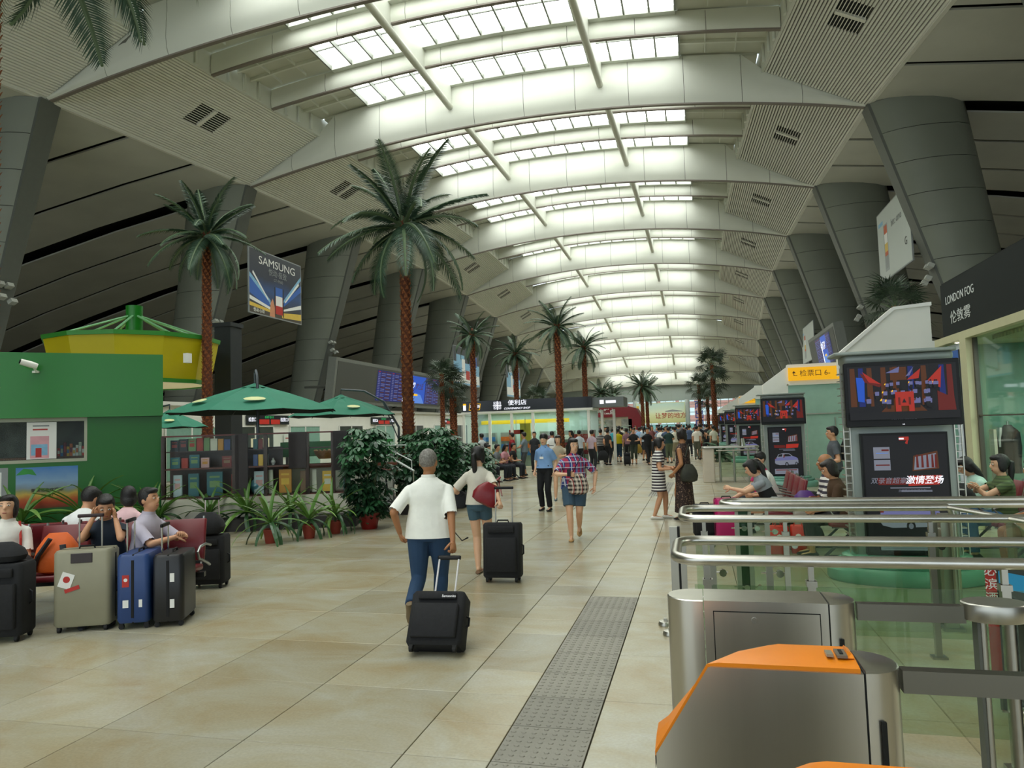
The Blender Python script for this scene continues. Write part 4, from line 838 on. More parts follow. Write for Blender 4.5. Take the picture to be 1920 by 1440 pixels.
# ---------------------------------------------------------------- cafe parasols
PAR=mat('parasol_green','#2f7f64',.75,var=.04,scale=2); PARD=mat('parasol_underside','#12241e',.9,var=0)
def parasol(label,c,r,ze,zt,polex,arch,rot=0):
    t=thing('cafe_parasol',label,'parasol',(c[0],c[1],0),rot,'green cafe parasols'); n=8
    b=MB(); prof=[(r,ze),(r*.75,ze+(zt-ze)*.34),(r*.45,ze+(zt-ze)*.68),(.12*r,zt)]
    rings=[[V((q*math.cos(2*PI*(k/2)/n)*(1 if k%2==0 else .955),q*math.sin(2*PI*(k/2)/n)*(1 if k%2==0 else .955),z-(.03 if k%2 else 0))) for k in range(2*n)] for q,z in prof]
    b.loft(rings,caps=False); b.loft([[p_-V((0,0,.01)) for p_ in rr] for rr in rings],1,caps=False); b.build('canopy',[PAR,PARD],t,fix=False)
    b=MB(); b.loft([[V((q*math.cos(2*PI*k/n),q*math.sin(2*PI*k/n),z)) for k in range(n)] for q,z in ((.16*r,zt-.02),(.0+.02,zt+.07))]); b.build('vent_cap',PAR,t)
    for k in range(n):
        a=2*PI*k/n; b=MB(); b.tube([(.05*math.cos(a),.05*math.sin(a),zt-.06),(r*.45*math.cos(a),r*.45*math.sin(a),ze+(zt-ze)*.68-.03),(r*math.cos(a),r*math.sin(a),ze-.03)],.009,4); b.build('rib',BLACKP,t)
    for a in (R(-62),R(-118)):
        b=MB(); q=[]
        for i in range(10):
            w_=2*PI*i/10; u=r*.72+ .10*r*math.sin(w_)*.6; aa=a+.17*math.cos(w_); rr_=u; z=ze+(zt-ze)*(1-(u/r))*1.28*1.0+.015
            q.append((rr_*math.cos(aa),rr_*math.sin(aa),z+.012))
        b.add(q,[tuple(range(10))]); b.build('printed_mark',mat('mark_cream','#d8dca0',.6,var=0),t,fix=False)
    b=MB()
    if polex is not None:
        px,py=polex
        if arch: b.tube([(px,py,0),(px,py,zt+.02),(px*.85,py*.85,zt+.2),(px*.45,py*.45,zt+.33),(0,0,zt+.30),(0,0,zt+.02)],[.035,.032,.03,.028,.022,.015],8)
        else: b.tube([(px,py,0),(px,py,ze-.35),(px*.75,py*.75,zt-.15),(px*.4,py*.4,zt+.15),(0,0,zt+.2),(0,0,zt+.03)],[.035,.032,.028,.026,.022,.015],8); b.tube([(px,py,ze-.7),(px*.72,py*.72,zt-.12)],.015,6)
        b.build('cantilever_pole',mat('pole_grey','#50565a',.4,metal=.4,var=0),t,smooth=True)
        b=MB(); b.lathe([(.3,0),(.3,.06),(.05,.1)],(px,py,0),16); b.build('base_plate',BLACKP,t)
    return t
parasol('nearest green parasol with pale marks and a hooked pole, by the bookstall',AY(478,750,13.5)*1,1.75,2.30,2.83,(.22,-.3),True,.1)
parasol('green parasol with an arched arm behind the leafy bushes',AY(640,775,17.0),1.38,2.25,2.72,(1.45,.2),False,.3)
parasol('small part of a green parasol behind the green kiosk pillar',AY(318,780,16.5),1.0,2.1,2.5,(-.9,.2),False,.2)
# ---------------------------------------------------------------- bookstall screen of posts, shelves and glass, on a cream plinth
A0=V((-10.05,11.86)); A1=V((-6.72,13.06)); dv=(A1-A0); LL=dv.length; du=dv/LL; ang=math.atan2(du.y,du.x)
t=thing('bookstall','dark wooden bookstall with glass shelves, brown panels and cream plinth','bookstall',(A0.x,A0.y,0),ang); BS=t
WOOD=mat('dark_stained_wood','#3a1f18',.4,var=.15,scale=5,stretch=(1,1,.2)); WOODR=mat('red_brown_wood','#5a2318',.4,var=.1,scale=5)
PLZ=.60
b=MB(); b.bb((0,0,.22),(LL,.5,PLZ)); b.build('plinth',mat('plinth_cream','#c9c6b4',.4,var=.04,scale=1.5),t)
b=MB(); b.bb((0,-.5,0),(LL+.2,.5,.22)); b.build('planter_trough',mat('trough_dark','#2b2926',.7,var=.1),t)
for x in (0.02,1.35,1.95,2.75,3.25,LL-.04): b=MB(); b.bb((x-.035,.02,PLZ),(x+.035,.1,1.82)); b.build('post',WOOD,t)
b=MB(); b.bb((0,.02,1.80),(LL,.08,1.83)); b.bb((0,.03,1.16),(LL,.09,1.19)); b.bb((0,.05,PLZ),(LL,.45,PLZ+.02)); b.build('rail',WOODR,t)
for x0,x1,z0 in ((1.38,1.62,PLZ),(2.40,2.74,1.12),(3.26,3.62,1.05)): b=MB(); b.bb((x0,.0,z0),(x1,.05,1.83)); b.build('brown_panel',mat('panel_brown','#241916',.5,var=.1),t)
for z in (.62,1.17,1.5): b=MB(); b.bb((.04,.10,z),(LL-.1,.42,z+.02)); b.build('shelf',WOOD,t)
b=MB(); b.bb((0,.0,PLZ+.02),(LL,.008,1.8)); b.build('glass_sheet',glassm('case_glass',(.93,.96,.94,1),-.12),t)
b=MB(); b.bb((0,.44,PLZ),(LL*.62,.46,1.55)); b.build('back_board',WOOD,t)
ca,sa=math.cos(ang),math.sin(ang)
def onstall(x,y,z): return (A0.x+x*ca-y*sa,A0.y+x*sa+y*ca,z)
BOOKC=['#a83226','#d9d4c6','#2f6672','#c98b3a','#7d3030','#b9c6cf','#3b4f86','#6f8f5c','#e2b44a','#8a6a54','#cfa0a0','#20242c']
bm_=[mat(f'cover_{i}',c,.45,var=.06,scale=6) for i,c in enumerate(BOOKC)]
proto={}
def book(x,z,w_,h,d,ci,lab,grp,tilt=0,flat=False):
    t2=thing('book',lab,'book',onstall(x,.14,z),ang,grp); b=MB()
    b.bb((-w_/2,0,0),(w_/2,.012,h)); b.bb((-w_/2,d-.012,0),(w_/2,d,h)) ; b.bb((-w_/2,0,0),(-w_/2+.008,d,h)); o=b.build('cover',bm_[ci%12],t2)
    b=MB(); b.bb((-w_/2+.008,.012,.006),(w_/2-.006,d-.012,h-.006)); b.build('pages',PW,t2)
    if w_>.14: 
        b=MB(); b.bb((-w_*.32,-.002,h*.35),(w_*.32,0,h*.62)); b.bb((-w_*.32,-.002,h*.75),(w_*.32,0,h*.83)); b.build('cover_print',bm_[(ci+5)%12],t2)
    t2.rotation_euler=(tilt,0,ang)
rr=random.Random(5); NMC=['red','white','teal','ochre','maroon','pale blue','dark blue','green','yellow','brown','pink','black']
used={}
def blab(base,ci,row):
    k=(base,ci%12,row); used[k]=used.get(k,0)+1; o_=['leftmost','second','third','fourth','fifth','sixth','seventh'][used[k]-1]
    return f'{o_} {NMC[ci%12]} {base} from the left on the {row} shelf of the bookstall'
x=.12; k=0
while x<1.25:
    w_=.10+.08*rr.random(); ci=rr.randrange(12); book(x+w_/2,1.52,w_,.20+.06*rr.random(),.05,ci,blab('magazine',ci,'top'),f'{NMC[ci]} magazines on the top bookstall shelf'); x+=w_+.015
x=.12
while x<1.3:
    w_=.11+.08*rr.random(); ci=rr.randrange(12)
    if rr.random()<.75: book(x+w_/2,1.19,w_,.18+.08*rr.random(),.05,ci,blab('book',ci,'middle'),f'{NMC[ci]} books on the middle bookstall shelf')
    x+=w_+.03
x=1.68
while x<1.95:
    ci=rr.randrange(12); book(x+.05,1.52,.08,.2,.05,ci,blab('magazine',ci,'top'),f'{NMC[ci]} magazines on the top bookstall shelf'); book(x+.05,1.19,.09,.22,.05,(ci+4)%12,blab('book',(ci+4)%12,'middle'),f'{NMC[(ci+4)%12]} books on the middle bookstall shelf'); x+=.1
for x,w_,h,ci in ((.25,.16,.42,5),(.55,.2,.44,2),(.95,.3,.46,2),(1.35,.16,.4,0),(1.8,.2,.44,5),(2.02,.08,.46,1),(2.3,.24,.46,3),(2.66,.14,.42,9),(2.86,.09,.44,1),(3.12,.2,.40,8),(3.5,.14,.42,2)):
    book(x,.64,w_,h,.05,ci,blab('picture album',ci,'lowest'),f'{NMC[ci]} albums on the lowest bookstall shelf')
def vase(x,z,h,m_,lab):
    t2=thing('vase',lab,'vase',onstall(x,.24,z)); b=MB(); b.lathe([(.03*h/.2,0),(.045*h/.2,.02),(.075*h/.2,h*.45),(.05*h/.2,h*.75),(.022*h/.2,h*.88),(.03*h/.2,h)],n=14); b.build('body',m_,t2,smooth=True); b=MB(); b.lathe([(.028*h/.2,h*.98),(.034*h/.2,h),(.01,h*1.1)],n=12); b.build('lid',m_,t2,smooth=True)
vase(1.72,.64,.34,mat('celadon','#5f93a8',.2,var=.1),'pale blue porcelain jar on the lowest shelf of the bookstall'); vase(2.05,1.19,.13,PW,'white mug-sized jar on the middle shelf of the bookstall')
t2=thing('fruit_basket','wicker basket on the counter behind the bookstall glass','basket',onstall(3.0,.6,1.27)); b=MB(); b.lathe([(.12,0),(.2,.10),(.22,.16),(.2,.16),(.11,.02)],n=18); b.build('basket_body',mat('wicker','#a8743c',.7,var=.2,scale=30),t2,smooth=True); b=MB()
for q in range(12): b.ell((.19*math.cos(q*PI/6),.19*math.sin(q*PI/6),.17),(.035,.035,.02),n=6,m=4)
b.build('frilled_rim',mat('wicker_pale','#c9a878',.7,var=.1),t2)
# inner counters of the cafe
t=thing('cafe_counter','green and white cafe counter behind the bookstall','counter',onstall(1.9,1.6,0),ang); b=MB(); b.bb((0,0,0),(2.4,.5,1.05)); b.build('front',mat('counter_white','#cfd0c6',.4,var=.03),t); b=MB(); b.bb((0,-.03,1.3),(2.4,.5,1.62)); b.build('green_band',GRN,t); b=MB(); b.bb((-.05,-.08,1.05),(2.5,.55,1.1)); b.build('worktop',mat('worktop_brown','#6d3a22',.4),t); b=MB()
for x in (.05,1.2,2.35): b.bb((x-.03,.4,1.1),(x+.03,.46,1.3))
b.build('bracket',STEELD,t)
t=thing('cafe_table','brown topped cafe table on thin legs beside the bush','table',(-6.55,14.0,0)); b=MB(); b.lathe([(.5,.96),(.5,1.0),(0,1.0)],n=20); b.build('tabletop',WOODR,t)
for a in range(3): b=MB(); b.tube([(.3*math.cos(a*2.1),.3*math.sin(a*2.1),0),(.2*math.cos(a*2.1),.2*math.sin(a*2.1),.96)],.02,6); b.build('leg',BLACKP,t)
t=thing('stair_railing','white tubular stair railing slanting down behind the bushes','railing',(-5.7,13.6,0),-.35); b=MB(); b.tube([(-.9,0,1.5),(.0,0,1.5)],.012,6); b.tube([(-.75,.1,1.48),(.05,.1,1.18),(.05,.1,1.02)],.012,6); b.tube([(-.78,0,1.4),(.2,0,.98)],.02,6); b.build('rail',mat('rail_white','#cfd6d2',.3,var=0),t); b=MB(); b.tube([(-.88,0,0),(-.88,0,1.5)],.015,6); b.tube([(.18,0,0),(.18,0,1.0)],.015,6); b.build('post',STEELD,t)
# ---------------------------------------------------------------- convenience shop
CX0,CX1,CY=-10.55,-4.5,32
t=thing('convenience_shop','glass convenience shop with a black lit fascia in the middle of the hall','shop',(CX0,CY,0)); W_=CX1-CX0
BLF=mat('fascia_gloss_black','#0e0f11',.2,var=0)
b=MB(); b.bb((-.0,0,2.6),(W_,2.2,3.1)); b.build('black_fascia',BLF,t); b=MB(); b.bb((W_,.3,2.62),(W_+1.4,2.2,3.05)); sd=b.build('side_fascia',mat('fascia_grey','#6a6f6e',.4,var=0),t); b=MB(); b.bb((-.05,-.05,2.5),(W_+.05,2.25,2.6)); b.build('eaves_trim',WPAINT,t)
la=bpy.data.lights.new('shop_lamp','AREA'); la.shape='RECTANGLE'; la.size=5; la.size_y=1; la.energy=120; lo=bpy.data.objects.new('shop_lamp',la); COL.objects.link(lo); lo.location=(CX0+3,CY+1,2.48)
for x in (.05,1.3,2.35,3.35,4.5,W_-.15,W_+.3,W_+.85): 
    b=MB(); y=-.0 if x<W_ else 1.2; b.bb((x-.06,y,0),(x+.06,y+.12,2.5)); b.build('white_post',WPAINT,t)
b=MB(); b.bb((.1,.05,.05),(W_-.1,.07,2.5)); b.build('glass_front',SGLASS,t)
b=MB(); b.bb((.1,2.1,0),(W_,2.15,2.5)); b.build('back_glass',mat('teal_frost','#a4b8ae',.3,var=.1,scale=1),t)
b=MB(); b.bb((.6,1.0,2.0),(W_-1.2,1.04,2.18)); b.build('yellow_strip',mat('strip_yellow','#c9a61c',.4,var=0,emit=.15),t)
text('fascia_lettering','便利店',.26,LW,t,(2.65,-.012,2.95),sx=1.15,bold=.001); text('fascia_lettering','CONVENIENCY SHOP',.125,LW,t,(2.62,-.012,2.70),shear=.3,bold=.001)
em=MB()
for sx_ in (-1,1):
    for sz in (-1,1):
        c=V((1.7+sx_*.09,-.01,2.86+sz*.09)); 
        for r_ in (.075,.035): 
            for (dx,dz,w_,h_) in ((-r_,0,.014,r_*2),(r_,0,.014,r_*2),(0,r_,r_*2,.014),(0,-r_,r_*2,.014)): em.box(c+V((dx,0,dz)),(w_,.01,h_))
em.box((1.7,-.01,2.86),(.02,.01,.42)); em.box((1.7,-.01,2.86),(.42,.01,.02)); em.build('emblem',LW,t)
o=art('lit_logo',.9,.4,[(LY,[(.35,.1),(.95,.1),(1,.85),(.4,.9)]),(LDK,[(.38,.15),(.93,.15),(.96,.8),(.42,.85)]),(LW,(.05,.1,.2,.7)),(LY,[(.03,.7),(.22,.7),(.2,.9),(.06,.9)])],t,(.0+.45,-.008,2.84)); text('lit_logo_lettering','可可茶',.17,LW,t,(.62,-.015,2.84))
o=art('side_logo',.9,.3,[(LW,(.1,.2,.3,.8)),(LW,(.4,.3,.9,.7))],t,(W_+.7,.295,2.84))
for k in range(6):
    t2=thing('shop_display',None,'shelf',(CX0+.9+k*.95,CY+1.3,0)); b=MB(); b.bb((-.35,-.15,0),(.35,.15,1.6)); b.build('rack_body',mat('rack_grey','#8e938c',.5,var=.05),t2)
    for z in (.5,.85,1.2): b=MB(); b.bb((-.33,-.2,z),(.33,-.15,z+.2)); b.build('goods_row',gm[(k+int(z*3))%8],t2)
    t2['label']=['leftmost','second','third','fourth','fifth','rightmost'][k]+' grey goods rack from the left inside the convenience shop'; t2['group']='racks in the convenience shop'
p=AY(612+0,0,1) if False else None
for k,(px,lab,m_) in enumerate(((968,'small red hanging sign inside the convenience shop',PR),(985,'yellow poster inside the convenience shop window',PY_),(1092,'red lettered counter front at the right of the convenience shop',PR))):
    q=AY(px,810 if k<2 else 822,CY+.3); t2=thing('shop_sign',lab,'sign',(q.x,CY+.3,q.z)); b=MB(); 
    if k==0: b.bb((-.35,0,-.1),(.35,.05,.1))
    elif k==1: b.bb((-.25,0,-.4),(.25,.05,.4))
    else: b.bb((-.55,0,-.2),(.55,.05,.2))
    b.build('board',m_,t2); b=MB(); b.bb((-.01,0,.1),(.01,.02,.8)); b.build('hanger',STEELD,t2)
# ---------------------------------------------------------------- far kiosk, billboard and signs at the end
t=thing('red_kiosk','dark red kiosk with rounded end far down the hall','kiosk',(-9.2,62,0)); b=MB(); b.prism([(-1.5,0),(-1.5,3.3),(3.6,3.4),(4.3,3.2),(4.7,2.4),(5.0,0),(3.6,0),(3.6,2.5),(-1.5,2.5)],'y',0,3); b.build('shell',mat('kiosk_red','#7e1820',.3,var=.05),t); b=MB(); b.bb((-1.5,.1,0),(3.6,2.9,2.5)); b.build('interior_wall',mat('kiosk_beige','#b8ae94',.5,var=.1,scale=2),t); text('kiosk_lettering','稻香村 糕点',.5,PW,t,(1.2,-.02,2.95),bold=.01)
for x in (-1.2,.2,1.6,3.0): b=MB(); b.bb((x,.0,.6),(x+.9,.08,2.3)); b.build('window',mat('kiosk_window','#8d8f86',.2,var=.3,scale=3),t)
t=thing('end_billboard','pale green billboard with red lettering near the end glazing','billboard',(-5.6,120.6,3.6)); b=MB(); b.bb((-3.95,0,-1.65),(3.95,.2,1.7)); b.build('board',mat('billboard_green','#cfd6a8',.5,var=.1,scale=.4),t)
art('billboard_print',7.7,3.2,[(gradm('billboard_blend',[(0,'#d8cf8a'),(.4,'#dfe0b0'),(.6,'#d8e4cc'),(1,'#b9d4cc')],-1.6,1.6,.15,.5),(0,0,1,1)),(PY_,(0,.5,.05,.9)),(PGREY,[(.6,.6),(.75,.66),(.95,.58),(.95,.55),(.6,.55)]),],t,(0,-.01,0)); text('lettering','让梦的地方',1.0,PR,t,(1.6,-.05,-.5)); b=MB(); b.tube([(-3,.1,-1.6),(-3,.1,-3.6)],.1,8); b.tube([(3,.1,-1.6),(3,.1,-3.6)],.1,8); b.build('leg',STEELD,t)
for k,(x,ch) in enumerate(((-11.4,'南'),(.55,'南\n出\n口'))):
    t=thing('exit_lettering',['blue character sign left of the end billboard','column of blue exit characters right of the end billboard'][k],'sign',(x,121.2,4.0)); text('lettering',ch,1.55,mat('sign_blue','#3c4f9a',.5,var=0),t,(0,0,.3 if k==0 else -.9),ext=.05,bold=.03); b=MB()
    b.bb((-1.0,.1,1.1),(1.0,.14,1.16)); b.bb((-.02,.1,-4),(.02,.14,1.1)); b.build('support_rod',STEELD,t)
t=thing('queue_barrier_strip','pale blue low barrier at the end of the hall','barrier',(-4.5,119,0)); b=MB(); b.bb((-4.5,0,0),(4.2,.2,1.7)); b.build('panel',mat('pale_cyan','#8fd0dc',.4,var=.03),t); b=MB(); b.bb((-4.5,-.02,1.7),(4.2,.22,1.76)); b.build('top_rail',STEELD,t)
q=G(1368,838,1.02); t=thing('help_desk','steel-topped counter on rails with a cream end cabinet by the second stand','desk',(q.x,q.y,0)); b=MB(); b.rbox((-.62,0,.5),(.34,.6,1.0),.04); b.build('desk_body',mat('desk_cream','#cbbfae',.4,var=.02),t); b=MB(); b.rbox((0,0,1.02),(1.62,.7,.05),.12); b.build('desk_top',STEELD,t); b=MB(); b.lathe([(.09,1.05),(.06,1.25),(.055,1.27)],(.35,-.2,0),14); b.build('steel_cap',CHROME,t,smooth=True)
for x in (-.3,.1,.5,.75): b=MB(); b.tube([(x,-.2,0),(x,-.2,1.0)],.035,8); b.build('leg',STEELD,t,smooth=True)
b=MB(); b.bb((-.3,-.2,.15),(.75,-.19,.85)); b.build('glass_sheet',GGLASS,t); b=MB(); b.tube([(-.4,-.3,.93),(.8,-.3,.93)],.02,8); b.build('rail',STEELD,t,smooth=True)
# ---------------------------------------------------------------- date palms
BARK=mat('palm_bark','#6e3a20',.85,col2='#4a2413',scale=14,bump=.5,bscale=40); BARKL=mat('palm_leaf_base','#b06c40',.8,col2='#7a3f20',scale=20)
FROND=mat('palm_leaf_green','#2f4a35',.5,col2='#46604a',scale=5); RACH=mat('palm_rachis','#5f7352',.5,var=.1)
FANM=mat('fan_palm_green','#2b3a2a',.55,col2='#3c4f38',scale=5)
def frond_mesh(n,L_,droop,seed):
    rnd=random.Random(seed); b=MB(); pts=[]; m=12
    for i in range(m+1):
        t=i/m; a=t*droop; 
        pts.append(V((0,L_*(math.sin(a)/droop if droop>.01 else t),L_*((math.cos(a)-1)/droop))))
    b.tube(pts,[.022*(1-.8*i/m)+.003 for i in range(m+1)],5,1)
    for i in range(n):
        t=.08+.91*i/n; k=min(m-1,int(t*m)); f=t*m-k; p=pts[k].lerp(pts[k+1],f); d=(pts[k+1]-pts[k]).normalized(); up=d.cross(V((-1,0,0))).normalized()
        ll=.44*L_/2.3*math.sin(PI*min(1,max(.12,t*.9+.08)))**.6*(1-.25*t)
        for s in (-1,1):
            ld=(d*.55+V((s,0,0))*1.0+up*(.1+.25*rnd.random())+V((0,0,-.22))).normalized()
            q=p+ld*ll; w=d*.0135*L_/2.3; mid=p+ld*ll*.45-V((0,0,0))
            b.add([p-w*.6,p+w*.6,mid+w,q-V((0,0,.04)),mid-w],[(0,1,2,3,4)],0)
    return b.mesh('frond',[FROND,RACH])
FR=[frond_mesh(70,1.0,d,i) for i,d in enumerate((.75,1.05,1.4,.5))]
def fanleaf_mesh(seed):
    b=MB(); rnd=random.Random(seed); b.tube([(0,0,0),(0,.3,.03),(0,.5,.0)],[.014,.01,.008],5,1)
    c=V((0,.5,0)); n=15
    for i in range(n):
        a=R(-115+230*i/(n-1)); d=V((math.sin(a),math.cos(a),0)); x=V((math.cos(a),-math.sin(a),0)); l=.42+.08*rnd.random()
        b.add([c,c+d*l*.55+x*.028+V((0,0,.02)),c+d*l+V((0,0,-.10)),c+d*l*.55-x*.028+V((0,0,.02))],[(0,1,2,3)],0)
    return b.mesh('fan_leaf',[FANM,RACH])
FANS=[fanleaf_mesh(i) for i in range(3)]
def trunk(root,h,r0,r1,lean=(0,0),scales=1):
    b=MB(); m=14; pts=[(lean[0]*(i/m)**1.5,lean[1]*(i/m)**1.5,h*i/m) for i in range(m+1)]; rs=[r0*(1-i/m)+r1*i/m+ .012*math.sin(i*2.4) for i in range(m+1)]
    b.tube(pts,rs,12); b.build('trunk',BARK,root,smooth=True)
    if scales:
        b=MB(); n=int(h/.11); per=6
        for i in range(n):
            t=(i+.5)/n; z=h*t; rr_=(r0*(1-t)+r1*t); cx,cy_=lean[0]*t**1.5,lean[1]*t**1.5
            for k in range(per):
                a=2*PI*(k+.5*(i%2))/per+i*.13; d=V((math.cos(a),math.sin(a),0)); x=V((-d.y,d.x,0)); p=V((cx,cy_,z))+d*rr_*.9; w=rr_*.42; o=rr_*.24+.012
                b.add([p-x*w,p+x*w,p+d*o+V((0,0,.085))+x*w*.45,p+d*(o+.02)+V((0,0,.11)),p+d*o+V((0,0,.085))-x*w*.45,p+V((0,0,.02))-d*.01],[(0,1,2,3,4),(1,0,5),(0,4,5),(4,3,5),(3,2,5),(2,1,5)])
        o=b.build('leaf_bases',BARKL,root,fix=False); o['kind']='stuff'
def palm(label,x,y,h,cr,seed,r0=.17,nf=30,lean=(0,0),z0=0,group='date palms standing in the hall'):
    rnd=random.Random(seed); t=thing('date_palm',label,'palm tree',(x,y,z0),0,group)
    trunk(t,h,r0,r0*.72,lean,1)
    b=MB(); b.lathe([(r0*.6,h-.35),(r0*.95,h-.1),(r0*.8,h+.15),(.03,h+.3)],(lean[0],lean[1],0),10); b.build('crown_shaft',BARK,t,smooth=True)
    for i in range(nf):
        el=R(78-118*(i/(nf-1))**.9+rnd.uniform(-7,7)) ; az=i*2.39996+rnd.uniform(-.2,.2)
        f=FR[rnd.choice((0,1,2)) if el<R(35) else rnd.choice((0,3,0))]
        o=put('frond',f,t,(lean[0]+.08*math.cos(az),lean[1]+.08*math.sin(az),h+.05-.2*(i/nf)),None)
        s=cr*rnd.uniform(.86,1.1); o.scale=(s*1.0,s,s); o.rotation_euler=(el,rnd.uniform(-.3,.3),az-PI/2)
    return t
def fpalm(label,x,y,h,cr,seed,r0=.12,nf=24,group='fan palms in clumps'):
    rnd=random.Random(seed); t=thing('fan_palm',label,'palm tree',(x,y,0),0,group); trunk(t,h,r0,r0*.8,(0,0),1)
    for i in range(nf):
        el=R(82-125*(i/(nf-1))+rnd.uniform(-8,8)); az=i*2.39996
        o=put('fan_leaf',FANS[i%3],t,(0,0,h-.25*(i/nf))); s=cr*rnd.uniform(.9,1.15); o.scale=(s,s,s); o.rotation_euler=(el,rnd.uniform(-.4,.4),az-PI/2)
    return t
def PX(px,py,Y): q=AY(px,py,Y); return q
q=PX(757,420,18); palm('tallest date palm rising in front of the left ceiling edge',q.x,18,q.z,2.35,3,r0=.165,nf=30)
q=PX(387,440,20); palm('date palm behind the yellow canopy with a pale dusty crown',q.x,20,q.z,1.9,5,nf=30)
q=AY(-27,820,8.2); palm('date palm cut by the left edge, only drooping fronds and scales in view',q.x,8.2,11.3,3.9,9,r0=.13,nf=30)
for k,(px,py,Y,cr_,lab) in enumerate(((885,628,30,1.2,'date palm in front of the lit left end of the convenience shop'),(966,662,36,1.25,'date palm behind the convenience shop sign'),(1044,610,28,1.2,'taller date palm before the right part of the convenience shop'),(1094,650,36,1.25,'date palm just right of the taller one, behind the shop roof'),
     (1127,738,70,2.0,'left one of the thin date palms beyond the shop'),(1148,742,74,1.9,'right one of the thin date palms beyond the shop'),(1203,724,62,1.6,'thin date palm in front of the red kiosk'),(1212,730,68,1.6,'thin date palm just behind the one before the red kiosk'))):
    q=PX(px,py,Y); palm(lab,q.x,Y,q.z,cr_,20+k,r0=.15 if Y<50 else .17,nf=28)
for k,(px,py,Y,cr_,lab) in enumerate(((1334,682,46,1.25,'tallest fan palm of the clump right of the crowd'),(1338,712,47,1.2,'fan palm with its crown just under the tallest one'),(1310,722,50,1.1,'left fan palm of the clump right of the crowd'),(1326,745,49,1.0,'low fan palm in the clump right of the crowd'),(828,702,33,1.0,'left fan palm of the clump by the departure board'),(846,716,34,1.0,'middle fan palm of the clump by the departure board'),(852,745,35,1.0,'low fan palm of the clump by the departure board'),(1006,748,44,1.1,'fan palm showing above the convenience shop roof'),(1680,576,24,1.2,'fan palm tips above the white portal at right'))):
    q=PX(px,py,Y); fpalm(lab,q.x,Y,q.z,cr_,40+k)
# ---------------------------------------------------------------- potted strap-leaved plants
LEAFG=mat('strap_leaf_green','#3f6b2a',.4,col2='#6f9440',scale=3,stretch=(4,.3,1)); LEAFD=mat('strap_leaf_dark','#2c4f2c',.4,col2='#3f6a3c',scale=3)
def strap(L_,droop,w,seed,m_):
    b=MB(); n=8; P=[]
    for i in range(n+1):
        t=i/n; a=t*droop; P.append((V((0,L_*math.sin(a)/droop,L_*(math.cos(a)-1)/droop)),w*(math.sin(PI*(t*.88+.1))**.7)))
    for i in range(n):
        (p,a),(q_,c)=P[i],P[i+1]; b.add([p-V((a,0,-.012)),p,q_,q_-V((c,0,-.012))],[(0,1,2,3)]); b.add([p,p+V((a,0,.012)),q_+V((c,0,.012)),q_],[(0,1,2,3)])
    return b.mesh('leaf',m_,smooth='all')
ST=[strap(.62,.7,.026,0,LEAFG),strap(.7,1.5,.03,1,LEAFG),strap(.6,2.1,.028,2,LEAFD),strap(.66,1.1,.026,3,LEAFG)]
POTM=mat('terracotta_pot','#8a3322',.6,var=.08); SOIL=mat('potting_soil','#241a14',.95,var=.1)
def potted(label,p,s=1,seed=0,pot=True,nf=22,dy=0):
    rnd=random.Random(seed); t=thing('strap_leaf_plant',label,'potted plant',(p.x,p.y+dy,0),0,'strap-leaved plants along the left planter')
    h=.2*s
    if pot: 
        b=MB(); b.lathe([(.075*s,0),(.105*s,h-.02),(.118*s,h-.02),(.118*s,h),(.10*s,h),(.09*s,h-.02),(0,h-.02)],n=18); b.build('pot',POTM,t,smooth=True)
    else:
        h=.22+.02; 
    b=MB(); b.tube([(0,0,h-.03),(0,0,h+.12)],.02,6); b.build('stem',mat('plant_stem','#4a5a34',.7),t)
    for i in range(nf):
        el=R(80-95*(i/nf)+rnd.uniform(-8,8)); m_=ST[3 if el>R(55) else (1 if el>R(10) else 2)] if i%3 else ST[0 if el>R(30) else 2]
        o=put('leaf',m_,t,(0,0,h+.08)); q=s*rnd.uniform(.85,1.15); o.scale=(q,q,q); o.rotation_euler=(el,rnd.uniform(-.3,.3),i*2.4+rnd.random()*.3)
    return t
for k,(px,py,s,lab) in enumerate(((508,1022,1.15,'strap-leaved plant in the leftmost visible terracotta pot'),(580,1013,1.15,'bright green strap-leaved plant in the middle terracotta pot'),(629,1004,1.1,'strap-leaved plant in the terracotta pot beside the red pot'))):
    potted(lab,G(px,py-4),s,k)
for k,(x,s,lab) in enumerate(((-9.85,1.3,'spreading strap-leaved plant in the trough behind the seated men'),(-9.0,1.2,'strap-leaved plant in the trough left of the man in lilac'),(-8.35,1.45,'tall strap-leaved plant in the trough below the parasol pole'),(-7.6,1.1,'strap-leaved plant in the trough behind the pots'))):
    yy=A0.y+(x-A0.x)*du.y/du.x-.35; t=potted(lab,V((x,yy,0)),s,30+k,pot=False,nf=26)
for k,(x,s,lab) in enumerate(((-12.9,1.5,'leafy plant below the painted panel of the green kiosk'),(-12.0,1.6,'second leafy plant in front of the green kiosk'),(-11.1,1.3,'leafy plant in front of the green kiosk pillar'))):
    t=potted(lab,V(((KM@V((-2.3+1.0*k,-.62,0))).x,(KM@V((-2.3+1.0*k,-.62,0))).y,0)),s,50+k,pot=False,nf=26)
t=thing('planter_trough','low dark planter trough in front of the green kiosk','planter',KM@V((-1.6,-.62,0)),KA); b=MB(); b.bb((-2.4,-.35,0),(1.5,.3,.24)); b.build('trough_body',MC['trough_dark'],t); b=MB(); b.bb((-2.35,-.3,.24),(1.45,.25,.245)); b.build('soil',SOIL,t)
